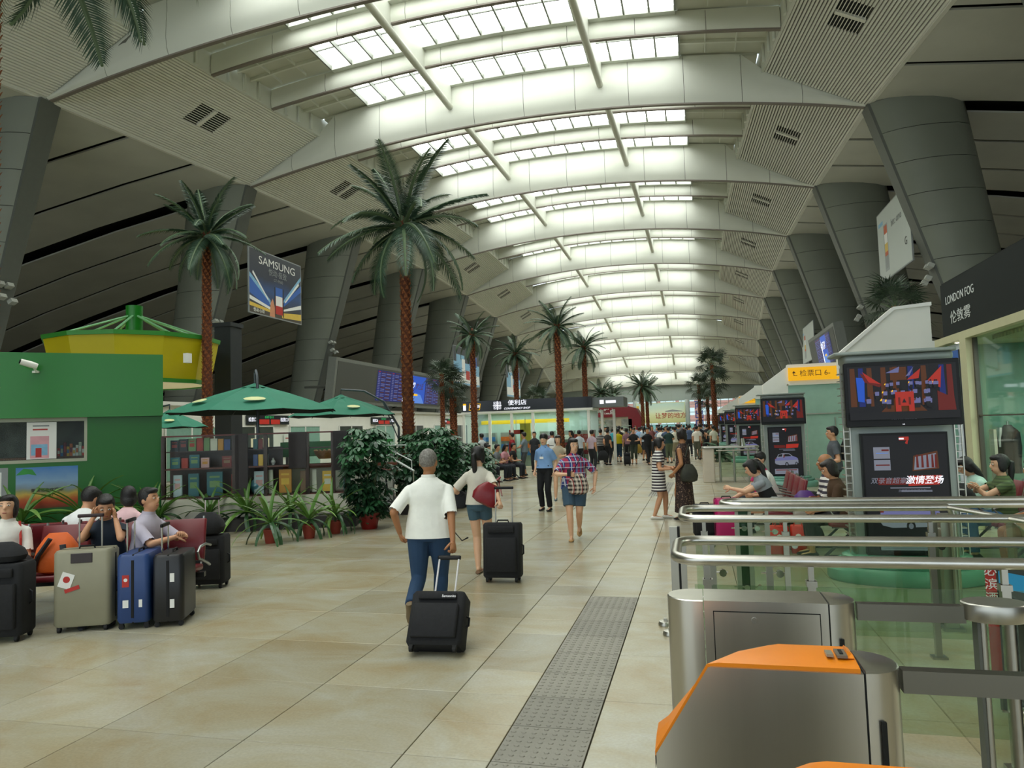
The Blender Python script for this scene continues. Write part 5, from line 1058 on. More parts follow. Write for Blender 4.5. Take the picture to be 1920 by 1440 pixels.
# ---------------------------------------------------------------- umbrella-leaf bushes
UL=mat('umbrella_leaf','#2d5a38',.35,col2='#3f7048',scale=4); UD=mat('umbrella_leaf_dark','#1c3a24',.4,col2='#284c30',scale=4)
def cluster_mesh(m_,seed):
    b=MB(); rnd=random.Random(seed); n=7
    for i in range(n):
        a=2*PI*i/n+rnd.uniform(-.15,.15); d=V((math.cos(a),math.sin(a),-.35)).normalized(); x=V((-math.sin(a),math.cos(a),0)); l=.13*rnd.uniform(.85,1.15)
        p=d*.02; b.add([p,p+d*l*.4+x*.026,p+d*l*.8+x*.024+V((0,0,-.01)),p+d*l+V((0,0,-.02)),p+d*l*.8-x*.024+V((0,0,-.01)),p+d*l*.4-x*.026],[(0,1,2,3,4,5)])
    b.tube([(0,0,0),(0,0,-.12)],.003,3); return b.mesh('leaf_cluster',m_)
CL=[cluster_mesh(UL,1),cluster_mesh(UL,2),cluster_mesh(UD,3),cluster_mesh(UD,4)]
def bush(label,x,y,z0,h,r,n,seed,sc=1,pot=None,topheavy=1):
    rnd=random.Random(seed); t=thing('umbrella_bush',label,'bush',(x,y,0),0,'leafy umbrella bushes')
    if pot:
        b=MB(); b.lathe([(.14,0),(.2,pot-.03),(.22,pot-.03),(.22,pot),(.19,pot),(.18,pot-.03),(0,pot-.03)],n=20); b.build('pot',mat('red_glazed_pot','#7c1512',.35,var=.06),t,smooth=True)
    for k in range(5):
        a=k*1.26; b=MB(); b.tube([(.04*math.cos(a),.04*math.sin(a),z0*.3),(r*.3*math.cos(a),r*.3*math.sin(a),z0+h*.5),(r*.45*math.cos(a+.3),r*.45*math.sin(a+.3),z0+h*.9)],[.018,.014,.006],5); b.build('stem',MC['plant_stem'],t)
    for i in range(n):
        u=rnd.random(); z=z0+h*u; prof=math.sin(PI*min(1,max(0,.12+.8*u)))**.5*(1+.25*(u-.5)*topheavy); a=rnd.uniform(0,2*PI); rr_=r*prof*(rnd.uniform(.55,1) if rnd.random()<.8 else rnd.uniform(.1,.6))
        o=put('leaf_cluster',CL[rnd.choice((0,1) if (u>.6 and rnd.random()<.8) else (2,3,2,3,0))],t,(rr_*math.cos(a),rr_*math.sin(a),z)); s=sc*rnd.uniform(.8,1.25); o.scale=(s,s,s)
        o.rotation_euler=(rnd.uniform(-.5,.2),rnd.uniform(-.35,.35),a-PI/2+rnd.uniform(-.4,.4)); 
    return t
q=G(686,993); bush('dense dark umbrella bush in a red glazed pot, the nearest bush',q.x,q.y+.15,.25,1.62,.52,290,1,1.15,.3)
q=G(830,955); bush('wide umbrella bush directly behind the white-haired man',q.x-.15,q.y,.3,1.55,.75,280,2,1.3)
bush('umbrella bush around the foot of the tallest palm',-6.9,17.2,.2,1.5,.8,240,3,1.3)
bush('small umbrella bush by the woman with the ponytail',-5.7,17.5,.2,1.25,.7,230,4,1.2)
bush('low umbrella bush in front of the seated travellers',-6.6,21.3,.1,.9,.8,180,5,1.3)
t=thing('dark_planter','dark planter box under the umbrella bushes','planter',(-5.9,15.3,0),-.25); b=MB(); b.bb((-1.0,-.9,0),(.25,2.6,.26)); b.build('planter_body',MC['trough_dark'],t)
FL=mat('flower_pink','#d4506a',.5,var=.1)
for k,(px,py,Y) in enumerate(((905,862,18.2),(912,905,18),(922,897,18.4),(735,880,17),(748,862,17),(930,915,18.2))):
    q=AY(px,py,Y); t=thing('flower',None,'flower',(q.x,q.y,q.z),0); b=MB()
    for i in range(5): a=i*1.257; b.ell((.03*math.cos(a),.0,.03*math.sin(a)),(.03,.012,.03),n=6,m=4)
    b.build('petals',FL,t,smooth=True); b=MB(); b.tube([(0,.02,0),(0,.06,-.2)],.004,4); b.build('stem',MC['plant_stem'],t); t['label']=['pink flower at the top of the bush by the ponytailed woman','pink flower in the middle of the bush by the ponytailed woman','pink flower low right in the bush by the ponytailed woman','pink flower at the left behind the nearest bush','pink flower beside the foot of the tallest palm','lowest pink flower in front of the seated travellers'][k]; t['group']='pink flowers among the bushes'
# big leafy shrubs in the middle distance behind the shop
SHM=mat('broad_frond_green','#3e5f44',.5,col2='#5f7f60',scale=1.5)
FR2=FR[1].copy(); FR2.materials.clear(); FR2.materials.append(SHM); FR2.materials.append(RACH)
for k,(x,y,h,r) in enumerate(((-9.6,52,1.6,2.1),(-7.4,50,1.5,2.0),(-8.6,56,2.6,2.2),(-6.2,53,1.3,2.0),(-11.5,47,1.5,1.8),(1.0,34,.5,1.1))):
    t=thing('spreading_shrub',['broad-leaved shrub behind the right end of the shop','broad-leaved shrub left of the red kiosk','tall spreading shrub behind the others by the red kiosk','broad-leaved shrub in front of the red kiosk','broad-leaved shrub seen through the shop glass','light green shrub right of the crowd'][k],'shrub',(x,y,0),0,'spreading shrubs')
    b=MB(); b.tube([(0,0,0),(0,0,h)],.1,8); b.build('trunk',BARK,t)
    for i in range(22): 
        o=put('frond',FR2,t,(0,0,h*(.4+.6*(i%4)/3))); o.scale=(r*1.4,r*.9,r*.9); o.rotation_euler=(R(60-70*i/22),0,i*2.4)
# ---------------------------------------------------------------- people
DEP=None
def remesh(mb,vox,smooth=3,name='body'):
    me=mb.mesh(name,[]); ob=bpy.data.objects.new('tmp',me); COL.objects.link(ob)
    bm=bmesh.new(); bm.from_mesh(me); bmesh.ops.recalc_face_normals(bm,faces=bm.faces); bm.to_mesh(me); bm.free()
    m=ob.modifiers.new('r','REMESH'); m.mode='VOXEL'; m.voxel_size=vox; m.use_smooth_shade=True
    if smooth: s=ob.modifiers.new('s','SMOOTH'); s.factor=.5; s.iterations=smooth
    dg=bpy.context.evaluated_depsgraph_get(); out=bpy.data.meshes.new_from_object(ob.evaluated_get(dg)); out.name=name
    bpy.data.objects.remove(ob); bpy.data.meshes.remove(me); return out
def clipmesh(me,planes):
    """trim open hems: remove what lies beyond each plane (co, normal)"""
    bm=bmesh.new(); bm.from_mesh(me)
    for co,no in planes: bmesh.ops.bisect_plane(bm,geom=bm.verts[:]+bm.edges[:]+bm.faces[:],plane_co=co,plane_no=no,clear_outer=True)
    bm.to_mesh(me); bm.free(); return me
def cone(b,a,c,ra,rc,n=12,cap=True,flat=None):
    a,c=V(a),V(c); t=(c-a).normalized(); x=t.cross(V((0,1,0)) if abs(t.y)<.8 else V((1,0,0))).normalized(); y=x.cross(t)
    def ring(p,r): return [p+(x*math.cos(2*PI*k/n)+y*math.sin(2*PI*k/n)*(flat or 1))*r for k in range(n)]
    R_=[]
    if cap: R_+=[ring(a-t*ra*.85,ra*.45),ring(a-t*ra*.5,ra*.82)]
    R_+=[ring(a,ra),ring(a.lerp(c,.5),(ra+rc)/2*1.02),ring(c,rc)]
    if cap: R_+=[ring(c+t*rc*.5,rc*.82),ring(c+t*rc*.85,rc*.45)]
    b.loft(R_)
def ik(a,c,l1,l2,pole):
    a,c=V(a),V(c); d=c-a; L_=d.length
    if L_>(l1+l2)*.995: c=a+d*((l1+l2)*.995/L_); d=c-a; L_=d.length
    if L_<abs(l1-l2)+.02: L_=abs(l1-l2)+.02
    t=d.normalized(); p=V(pole); p=(p-t*p.dot(t)); p=p.normalized() if p.length>1e-5 else V((0,0,1))
    x=(l1*l1-l2*l2+L_*L_)/(2*L_); h=math.sqrt(max(0,l1*l1-x*x)); return a+t*x+p*h,c
SKIN={'mid':mat('skin_mid','#cb9672',.55,var=.03,scale=10),'light':mat('skin_light','#dcae8c',.55,var=.03,scale=10),'tan':mat('skin_tan','#ab764f',.55,var=.03,scale=10)}
HAIR={'black':mat('hair_black','#100d0c',.45,var=.2,scale=40,bump=.4,bscale=120),'grey':mat('hair_grey','#8d8a84',.7,col2='#6a6660',scale=60),'brown':mat('hair_dark_brown','#1e1410',.45,var=.2,scale=40,bump=.4,bscale=120)}
EYEW=mat('eye_white','#d8d2c8',.3,var=0); EYED=mat('eye_dark','#140d0a',.2,var=0); LIP=mat('lips','#9a5348',.5,var=0)
def cloth(col,kind=None): 
    if col in MC: return MC[col]
    return mat('cloth_'+col.strip('#'),col,.85,var=.04,scale=8,bump=.35,bscale=9)
def hand(b,w,d,nrm,curl=.5,right=True,s=1):
    """palm with five fingers from wrist w along d; nrm = palm normal"""
    d=V(d).normalized(); n=V(nrm); n=(n-d*n.dot(d)).normalized(); x=d.cross(n).normalized()*(1 if right else -1)
    pc=[]
    for t,wd,th in ((0,.024,.017),(.03,.034,.016),(.065,.040,.014),(.085,.038,.012)):
        c=w+d*t*s; pc.append([c+(x*wd*math.cos(2*PI*k/10)+n*th*math.sin(2*PI*k/10))*s for k in range(10)])
    b.loft(pc)
    for i,(off,ln) in enumerate(((-.028,.062),(-.010,.072),(.009,.068),(.027,.054))):
        p=w+(d*.078+x*off)*s; dd=d.copy(); pts=[p-d*.012*s,p]; 
        for j,f in enumerate((.42,.33,.25)):
            dd=(Matrix.Rotation(curl*(.55 if j==0 else 1.0),3,d.cross(n))@dd).normalized(); p=p+dd*ln*f*s; pts.append(p)
        b.tube(pts,[.0095*s,.0092*s,.0085*s,.0078*s,.005*s],6)
    p=w+(d*.022-x*.026)*s; td=(d*.62-x*.62+n*.35).normalized(); pts=[p,p+td*.034*s]; td=(td+d*.45+n*curl*.5).normalized(); pts.append(pts[-1]+td*.03*s); pts.append(pts[-1]+(td+n*curl*.4).normalized()*.02*s); b.tube(pts,[.013*s,.0115*s,.010*s,.006*s],6)
NF=[0]
def person(label,loc,rz,h=1.65,pel=(0,0,.90),neck=None,lean=(0,0),head=(0,0),hl=None,hr=None,al=None,ar=None,pl=(0,1,0),pr=(0,1,0),el_=(-.3,-1,0),er=(.3,-1,0),
           top=None,sleeve=.55,hem=-.02,bottom='trousers',bcol='#20242c',leg=1.0,shoes='#1a1a1a',hair='short',hcol='black',skin='mid',detail=1,group=None,wide=1.0,collar=None,curl=(.5,.5),footdir=None,extra=None,name='person',torso=1.0,topname='shirt',sand=False):
    root=thing(name,label,'person',loc,rz,group); k=h/1.65; root.scale=(k,k,k)
    pel=V(pel); tl=.475*torso
    nk=V(neck) if neck else pel+V((lean[0],lean[1],math.sqrt(max(.01,1-lean[0]**2-lean[1]**2)))).normalized()*tl
    up=(nk-pel).normalized(); ax=V((1,0,0)); fw=up.cross(ax)*-1; fw=ax.cross(up)*-1 if fw.y<0 else fw; fw=up.cross(ax); 
    if fw.y<0: fw=-fw
    W=wide
    shL=nk-up*.108-ax*.152*W; shR=nk-up*.108+ax*.152*W; hpL=pel-ax*.085*W-V((0,0,.03)); hpR=pel+ax*.085*W-V((0,0,.03))
    hy,hp=head; hd=Matrix.Rotation(hy,3,'Z')@Matrix.Rotation(hp,3,'X'); hfw=hd@V((0,1,0)); hup=hd@V((0,0,1)); hx=hd@V((1,0,0))
    hc=nk+up*.035+hup*.108+hfw*.022
    if hl is None: hl=shL+V((-.04,.03,-.47))
    if hr is None: hr=shR+V((.04,.03,-.47))
    if al is None: al=V((-.09*W,0,.075))
    if ar is None: ar=V((.09*W,0,.075))
    hup=hup*1.07; hfw=hfw*1.07; hx=hx*1.07
    eL,hl=ik(shL,hl,.265,.235,el_); eR,hr=ik(shR,hr,.265,.235,er)
    kL,al=ik(hpL,al,.415,.40,pl); kR,ar=ik(hpR,ar,.415,.40,pr)
    vox={2:.009,1:.013,0:.024}[detail]
    # --- body
    b=MB()
    def tr(t,rx,ry,off=0): 
        c=pel.lerp(nk,t)+fw*off; return [c+ax*rx*W*math.cos(2*PI*q/16)+fw*ry*math.sin(2*PI*q/16) for q in range(16)]
    b.loft([tr(-.17,.08,.06),tr(-.08,.135,.088),tr(.05,.152,.098),tr(.4,.13,.095),tr(.68,.15,.105),tr(.80,.146,.092),tr(.88,.128,.080),tr(.94,.09,.07),tr(1.0,.062,.058)])
    cone(b,nk-up*.03,hc-hup*.05,.055,.05)
    for sh,e,w_ in ((shL,eL,hl),(shR,eR,hr)): cone(b,sh,e,.046,.037); cone(b,e,w_,.038,.024)
    for hp_,kn,an in ((hpL,kL,al),(hpR,kR,ar)): cone(b,hp_,kn,.088*W,.056); cone(b,kn,kn.lerp(an,.4),.054,.055); cone(b,kn.lerp(an,.4),an,.054,.034)
    HM=Matrix((hx,hfw,hup)).transposed()
    b.ell(hc+hup*.02-hfw*.008,(.075,.092,.098),mtx=HM,n=16,m=10); b.ell(hc-hup*.045+hfw*.018,(.056,.068,.07),mtx=HM,n=14,m=8)
    if detail:
        b.ell(hc-hup*.012+hfw*.092,(.013,.016,.024),mtx=HM,n=8,m=6)
        for s in (-1,1): b.ell(hc-hup*.005+hx*s*.076-hfw*.012,(.008,.018,.03),mtx=HM,n=8,m=6)
    fd=footdir or (V((0,1,0)),V((0,1,0)))
    for an,f in ((al,fd[0]),(ar,fd[1])):
        f=V(f).normalized(); cone(b,an-V((0,0,.02))-f*.02,an+f*.13+(V((0,0,-.05)) if abs(f.z)<.3 else V()),.033,.026,flat=.8)
    me=remesh(b,vox,2 if detail else 1)
    me.materials.append(SKIN[skin])
    bo=put('body',me,root)
    if detail:
        q=MB(); up_=lambda w_,e:(w_-e).normalized()
        hand(q,hl,up_(hl,eL),V((.6,.5,0)) if curl[0]>=0 else V((0,0,-1)),abs(curl[0]),False); hand(q,hr,up_(hr,eR),V((-.6,.5,0)) if curl[1]>=0 else V((0,0,-1)),abs(curl[1]),True)
        hm=q.mesh('h',[]); bm=bmesh.new(); bm.from_mesh(me); bm.from_mesh(hm); bmesh.ops.recalc_face_normals(bm,faces=bm.faces); 
        for f in bm.faces: f.smooth=True
        bm.to_mesh(me); bm.free(); bpy.data.meshes.remove(hm)
    else:
        pass
    # --- face
    if detail:
        for s in (-1,1):
            q=MB(); q.ell(hc+hup*.012+hx*s*.031+hfw*.080,(.014,.010,.0075),0,mtx=HM,n=10,m=6); q.ell(hc+hup*.012+hx*s*.031+hfw*.0865,(.0062,.006,.0062),1,mtx=HM,n=8,m=6); q.build('eye',[EYEW,EYED],root,smooth=True)
            q=MB(); q.tube([hc+hup*.032+hx*s*.017+hfw*.087,hc+hup*.037+hx*s*.032+hfw*.084,hc+hup*.031+hx*s*.047+hfw*.073],.0032,5); q.build('eyebrow',HAIR['black'],root)
        q=MB(); q.ell(hc-hup*.058+hfw*.081,(.021,.010,.0065),mtx=HM,n=10,m=6); q.build('mouth',LIP,root,smooth=True)
    # --- hair
    q=MB(); hm_=HAIR[hcol]
    if hair!='bald':
        q.ell(hc+hup*.032-hfw*.022,(.084,.092,.100),mtx=HM,n=16,m=10)
        q.ell(hc+hup*.085+hfw*.03,(.066,.062,.034),mtx=HM,n=14,m=8)
        if hair=='crop': q=MB(); q.ell(hc+hup*.030-hfw*.016,(.0795,.092,.0955),mtx=HM,n=16,m=10)
        if hair in('bob','long','pony','bun'):
            for s in (-1,1): q.ell(hc+hx*s*.066-hfw*.01-hup*.015,(.022,.05,.075),mtx=HM,n=10,m=8)
            q.ell(hc+hup*.075+hfw*.058,(.055,.03,.022),mtx=HM,n=10,m=6)
        if hair=='fringe': q.ell(hc+hup*.05+hfw*.062,(.062,.034,.034),mtx=HM,n=12,m=6); q.ell(hc+hup*.04,(.088,.08,.085),mtx=HM)
        if hair=='bob': q.ell(hc-hup*.05-hfw*.04,(.078,.06,.08),mtx=HM)
        if hair=='long':
            for s in (-1,0,1): q.tube([hc+hup*.02-hfw*.05+hx*s*.05,hc-hup*.10-hfw*.065+hx*s*.055,hc-hup*.27-hfw*.06+hx*s*.05],[.05,.045,.02],10)
        if hair=='pony': 
            q.tube([hc+hup*.04-hfw*.09,hc+hup*.02-hfw*.13,hc-hup*.08-hfw*.12,hc-hup*.24-hfw*.09,hc-hup*.30-hfw*.085],[.022,.034,.04,.028,.008],10)
        if hair=='bun': q.ell(hc+hup*.06-hfw*.10,(.04,.035,.035),mtx=HM)
        hme=remesh(q,vox*1.1,2,'hair'); 
    else:
        q.ell(hc+hup*.012-hfw*.03,(.0795,.078,.085),mtx=HM,n=16,m=10); hme=remesh(q,vox,1,'hair')
    hme.materials.append(hm_); put('hair',hme,root)
    # --- top
    if top:
        q=MB(); E=1.0
        ht=(hem)  # hem along the pelvis-neck line
        n_=18
        def cr_(t,rx,ry,off=0): 
            c=pel.lerp(nk,t)+fw*off; return [c+ax*rx*W*math.cos(2*PI*i/n_)+fw*ry*math.sin(2*PI*i/n_) for i in range(n_)]
        q.loft([cr_(ht-.08,.198,.145),cr_(ht,.196,.143),cr_(.15,.182,.133),cr_(.45,.158,.122),cr_(.68,.166,.126),cr_(.80,.164,.114),cr_(.885,.148,.098),cr_(.94,.112,.084),cr_(.985,.082,.074),cr_(1.02,.07,.068)])
        for sh,e,w_ in ((shL,eL,hl),(shR,eR,hr)):
            if sleeve<=.02: continue
            if sleeve<=1: cone(q,sh,sh.lerp(e,sleeve+.15),.056,.062,cap=True)
            else: cone(q,sh,e,.058,.052); cone(q,e,e.lerp(w_,sleeve-1+.1),.055,.042,cap=False)
        me=remesh(q,vox*1.15,3,topname)
        pls=[(pel.lerp(nk,ht),-up)]
        clipmesh(me,pls)
        if 0.02<sleeve<=1:
            bm=bmesh.new(); bm.from_mesh(me)
            for sh,e in ((shL,eL),(shR,eR)):
                t_=(e-sh).normalized(); co=sh.lerp(e,sleeve); side=-1 if sh is shL else 1
                # trim only the part of the sleeve past its cuff
                fs=[f for f in bm.faces if (f.calc_center_median()-co).dot(t_)>-.0 and (f.calc_center_median()-(co+t_*max(0,(f.calc_center_median()-co).dot(t_)))).length<.085]
                bmesh.ops.delete(bm,geom=fs,context='FACES')
            bm.to_mesh(me); bm.free()
        me.materials.append(top if not isinstance(top,str) else cloth(top)); put(topname,me,root)
        if collar:
            q=MB(); c0=nk+up*.005; 
            for (dz,r1) in ((0,.068),): q.loft([[c0+up*(z)+ax*r*math.cos(2*PI*i/16)+fw*(r*.95)*math.sin(2*PI*i/16) for i in range(16)] for z,r in ((-.012,.074),(.028,.064),(.030,.058),(-.0,.062))],caps=False,closed=True)
            q.build('collar',cloth(collar) if isinstance(collar,str) else collar,root,smooth=True)
    # --- bottom
    bm_m=bcol if not isinstance(bcol,str) else cloth(bcol)
    if bottom in ('trousers','shorts'):
        q=MB(); fr=leg
        q.loft([[pel.lerp(nk,t)+ax*rx*W*math.cos(2*PI*i/16)+fw*ry*math.sin(2*PI*i/16) for i in range(16)] for t,rx,ry in ((-.21,.12,.095),(-.12,.168,.120),(.02,.176,.125),(.16,.164,.118))])
        for hp_,kn,an in ((hpL,kL,al),(hpR,kR,ar)):
            if fr<=.5: cone(q,hp_,hp_.lerp(kn,fr*2),.098*W,.085*W+.0,cap=False); q.ell(hp_,(.097*W,.1,.1))
            else: cone(q,hp_,kn,.098*W,.07); cone(q,kn,kn.lerp(an,.5),.069,.066,cap=True); cone(q,kn.lerp(an,.5),kn.lerp(an,(fr-.5)*2*.97),.064,.058,cap=False)
        me=remesh(q,vox*1.15,2,bottom); me.materials.append(bm_m); put(bottom,me,root)
    elif bottom in('skirt','dress'):
        q=MB(); zb=leg  # hem height
        c0=pel.lerp(nk,.3 if hem<.2 else .66); 
        kc=(kL+kR)/2
        pts=[c0,pel-V((0,0,.02))]
        if pel.z-kc.z<.25: pts+= [kc+V((0,.02,.03))]; rs=[.15,.185,.16]
        else: 
            end=V(((al.x+ar.x)/2,(al.y+ar.y)/2,zb)); f=(pel.z-zb)/(pel.z+.001); end=pel.lerp(V((end.x,end.y,0)),f); pts+=[pel.lerp(end,.5),end]; rs=[.14,.178,.17+.03*f,.175+.07*f]
        rings=[[p+V((rs[i]*W*math.cos(2*PI*j/18),rs[i]*.78*math.sin(2*PI*j/18),0)) for j in range(18)] for i,p in enumerate(pts)]
        q.loft(rings); me=remesh(q,vox*1.2,2,bottom); me.materials.append(bm_m); put(bottom,me,root)
    # --- shoes
    if shoes:
        for an,f in ((al,fd[0]),(ar,fd[1])):
            f=V(f).normalized(); x=f.cross(V((0,0,1))).normalized() if abs(f.z)<.9 else V((1,0,0)); u=x.cross(f).normalized(); q=MB(); base=an-u*.075-f*.075
            if abs(f.z)<.35: f=V((f.x,f.y,0)).normalized(); u=V((0,0,1)); base=V((an.x,an.y,an.z-.075))-f*.075
            rings=[]
            for t,w_,hh in ((0,.026,.045),(.03,.036,.075 if not sand else .03),(.09,.038,.07 if not sand else .028),(.16,.046,.05 if not sand else .03),(.215,.042,.038),(.25,.02,.022)):
                c=base+f*t; rings.append([c+x*(w_*math.cos(2*PI*j/12))+u*(hh*.5+hh*.5*max(-1,math.sin(2*PI*j/12)*(1.0))) for j in range(12)])
            q.loft(rings); q.build('shoe',cloth(shoes),root,smooth=True)
    root['_j']=0; del root['_j']
    return root,dict(nk=nk,pel=pel,up=up,fw=fw,hc=hc,hl=hl,hr=hr,eL=eL,eR=eR,shL=shL,shR=shR,k=k,kL=kL,kR=kR,ax=ax,hup=hup,hfw=hfw,hx=hx,al=al,ar=ar)
def W(root,p): # local point of a person to the world
    return Matrix.Translation(root.location)@Matrix.Rotation(root.rotation_euler[2],4,'Z')@Matrix.Diagonal((*root.scale,1))@V(p)
def LCL(loc,rz,h,p): # world point to a person's local units
    q=V(p)-V(loc); q=Matrix.Rotation(-rz,3,'Z')@q; return q*(1.65/h)
# ---------------------------------------------------------------- luggage
def case(label,loc,rz,w,d,h,col,tilt=0,handle=.4,hw=.18,style='hard',grip=BLACKP,bars=CHROME,cat='suitcase',group=None,lift=.05):
    t=thing('suitcase',label,cat,loc,rz,group); t.rotation_euler=(tilt,0,rz); M=col if not isinstance(col,str) else cloth(col)
    b=MB(); b.rbox((0,0,lift+h/2),(w,d,h),min(.05,d*.3),n=4); b.build('shell',M,t,smooth=True)
    if style=='hard':
        b=MB(); b.rbox((0,0,lift+h/2),(w*.96,.02,h+.004),.008); b.bb((-w/2-.004,-.012,lift+.05),(w/2+.004,.012,lift+h-.05)); b.build('zip_band',BLACKP,t)
    else:
        b=MB(); b.rbox((0,-d/2-.015,lift+h*.42),(w*.82,.05,h*.62),.02); b.build('front_pocket',M,t,smooth=True); b=MB(); b.rbox((0,-d/2-.012,lift+h*.88),(w*.7,.03,h*.12),.012); b.build('upper_pocket',M,t,smooth=True)
    for sx_ in (-1,1):
        for sy_ in (-1,1): b=MB(); b.tube([(sx_*(w/2-.05)-.012,sy_*(d/2-.035),.025),(sx_*(w/2-.05)+.012,sy_*(d/2-.035),.025)],.025,10); b.bb((sx_*(w/2-.05)-.016,sy_*(d/2-.035)-.018,.02),(sx_*(w/2-.05)+.016,sy_*(d/2-.035)+.018,lift+.01)); b.build('wheel',RUBBER,t,smooth=True)
    if handle:
        for s in (-1,1): b=MB(); b.tube([(s*hw/2,d/2-.05,lift+h-.02),(s*hw/2,d/2-.05,lift+h+handle)],.008,8); b.build('telescopic_bar',bars,t,smooth=True)
        b=MB(); b.rbox((0,d/2-.05,lift+h+handle),(hw+.035,.03,.032),.012); b.build('grip',grip,t,smooth=True)
    b=MB(); b.tube([(-.07,0,lift+h-.005),(-.06,0,lift+h+.025),(.06,0,lift+h+.025),(.07,0,lift+h-.005)],.009,8); b.build('carry_handle',BLACKP,t,smooth=True)
    b=MB(); b.tube([(w/2-.004,0,lift+h*.4),(w/2+.022,0,lift+h*.43),(w/2+.022,0,lift+h*.57),(w/2-.004,0,lift+h*.6)],.009,8); b.build('side_handle',BLACKP,t,smooth=True)
    return t
# ---------------------------------------------------------------- airport seating
BURG=mat('burgundy_vinyl','#6e1d24',.35,var=.05); SEATM=mat('seat_metal','#8f9290',.3,metal=.8,var=0)
def bench(label,loc,rz,n,pitch=.58):
    t=thing('bench_seating',label,'bench seating',loc,rz,'burgundy waiting benches')
    for i in range(n):
        x=(i-(n-1)/2)*pitch
        b=MB(); b.rbox((x,.02,.42),(.47,.46,.06),.05,mtx=Matrix.Rotation(R(4),3,'X')); b.build('seat',BURG,t,smooth=True)
        b=MB(); b.rbox((0,0,0),(.47,.05,.44),.02,mtx=Matrix.Rotation(R(14),3,'X')); 
        o=b.build('backrest',BURG,t,smooth=True); o.location=(x,-.27,.68)
        b=MB(); 
        for s in (-1,1): b.tube([(x+s*.2,.22,.39),(x+s*.2,-.2,.40),(x+s*.2,-.26,.5),(x+s*.2,-.34,.92)],.013,6)
        b.build('seat_frame',SEATM,t,smooth=True)
    for i in range(n+1):
        x=(i-n/2)*pitch; b=MB(); b.tube([(x,-.24,.62),(x,-.05,.66),(x,.16,.66),(x,.25,.62),(x,.20,.55),(x,-.1,.46),(x,-.2,.42)],.014,8); b.build('armrest',SEATM,t,smooth=True)
    b=MB(); b.bb((-n*pitch/2,-.06,.33),(n*pitch/2,.02,.38)); b.build('beam',mat('beam_dark','#2b2c2c',.4,metal=.5,var=0),t)
    for x in (-n*pitch/2+.25,n*pitch/2-.25): b=MB(); b.tube([(x,-.3,.015),(x,-.05,.33),(x,.28,.015)],.02,8); b.tube([(x,-.32,.015),(x,.30,.015)],.012,6); b.build('leg',MC['beam_dark'],t,smooth=True)
    return t
# ---------------------------------------------------------------- the people in view
DEN='#24405f'
# white-haired man walking away with his trolley case
ml=V((-2.36,6.12,0)); mz=.20; mh=1.60
grip=AY(851,1030,5.93)
mr=LCL(ml,mz,mh,grip)
man,J=person('white-haired man seen from behind in white short-sleeved shirt and jeans, pulling a case',ml,mz,mh,pel=(0,0,.90),lean=(.0,.04),head=(-.15,.03),
   hl=V((-.27,-.02,.88)),el_=(-.6,-1,0),hr=V((mr.x,mr.y,mr.z-.03)),er=(.5,-1,.2),al=V((-.12,-.34,.30)),ar=V((.06,.10,.078)),pl=(0,1,-.2),
   top='#f1f2ea',sleeve=.95,hem=-.14,bottom='trousers',bcol=DEN,shoes='#7a6a50',hair='crop',hcol='grey',skin='tan',detail=2,wide=1.17,collar='#f1f2ea',curl=(1.1,1.3),footdir=((0,.55,-.85),(0,1,0)))
c1=case('small soft black cabin case tilted on its wheels behind the white-haired man',(-2.07,5.42,0),.08,.45,.24,.43,BLACKF,tilt=-.58,handle=.36,hw=.17,style='soft',lift=.05,bars=mat('bright_bar','#eceaec',.35,metal=.2,var=0))
text('maker_mark','Samsonite',.028,mat('mark_silver','#c8c8cc',.3,metal=.5,var=0),c1,(.10,-.155,.42))
# young woman with ponytail
wl=V((-2.66,8.62,0)); wz=.12; wh=1.55
g2=AY(941,951,8.28); wr=LCL(wl,wz,wh,g2)
wom,J2=person('young woman seen from behind in cream tee and denim shorts with a long ponytail',wl,wz,wh,lean=(0,.03),head=(-.35,0),hl=V((-.22,.16,.94)),el_=(-.8,-.6,0),hr=wr,er=(.6,-1,0),
   al=V((-.02,-.06,.08)),ar=V((.11,.12,.08)),top='#cfcabb',sleeve=.85,hem=-.02,bottom='shorts',leg=.22,bcol='#3f5a68',shoes='#8a6a52',hair='pony',skin='light',detail=2,wide=.93,curl=(1.2,1.3),sand=True)
case('upright black suitcase with ribbed front pulled by the woman with the ponytail',(-2.24,8.13,0),.06,.44,.24,.62,BLACKF,tilt=-.10,handle=.40,hw=.2,style='soft',bars=STEELD)
RED=mat('red_leather','#7c1620',.4,var=.1,bump=.3,bscale=12)
def bag(name,label,loc,rz,w,d,h,m_,strap=None,sag=.8,kind='bag',r=None,straps=True):
    t=thing(name,label,kind,loc,rz); b=MB(); rings=[]
    for z,f,g in ((0,.55,.5),(.08,.9,.9),(.35,1.02,1.05),(.65,.88,.85),(.9,.58,.42),(1,.40,.22)):
        rings.append([V((w/2*f*(abs(math.cos(2*PI*k/16))**.6)*(1 if math.cos(2*PI*k/16)>0 else -1),d/2*g*(abs(math.sin(2*PI*k/16))**.8)*(1 if math.sin(2*PI*k/16)>0 else -1),(z-.0)*h)) for k in range(16)])
    b.loft(rings); b.build('pouch',m_,t,smooth=True)
    if strap:
        inv=Matrix.Rotation(-rz,3,'Z'); b=MB(); b.tube([inv@(V(p)-V(loc)) for p in strap],.012,6,flat=.5); b.build('strap',r or m_,t)
    return t
sh=W(wom,J2['shR']+V((-.03,-.03,.05)))
o=bag('shoulder_bag','dark red leather bag slung behind the right hip of the woman with the ponytail',(wl.x+.12,wl.y-.24,.86),.3,.34,.14,.27,RED,[(wl.x+.05,wl.y-.24,1.10),W(wom,J2['shR']+V((-.06,-.09,-.04))),sh,W(wom,J2['shR']+V((-.02,.10,-.04))),(wl.x+.26,wl.y-.12,1.05)])
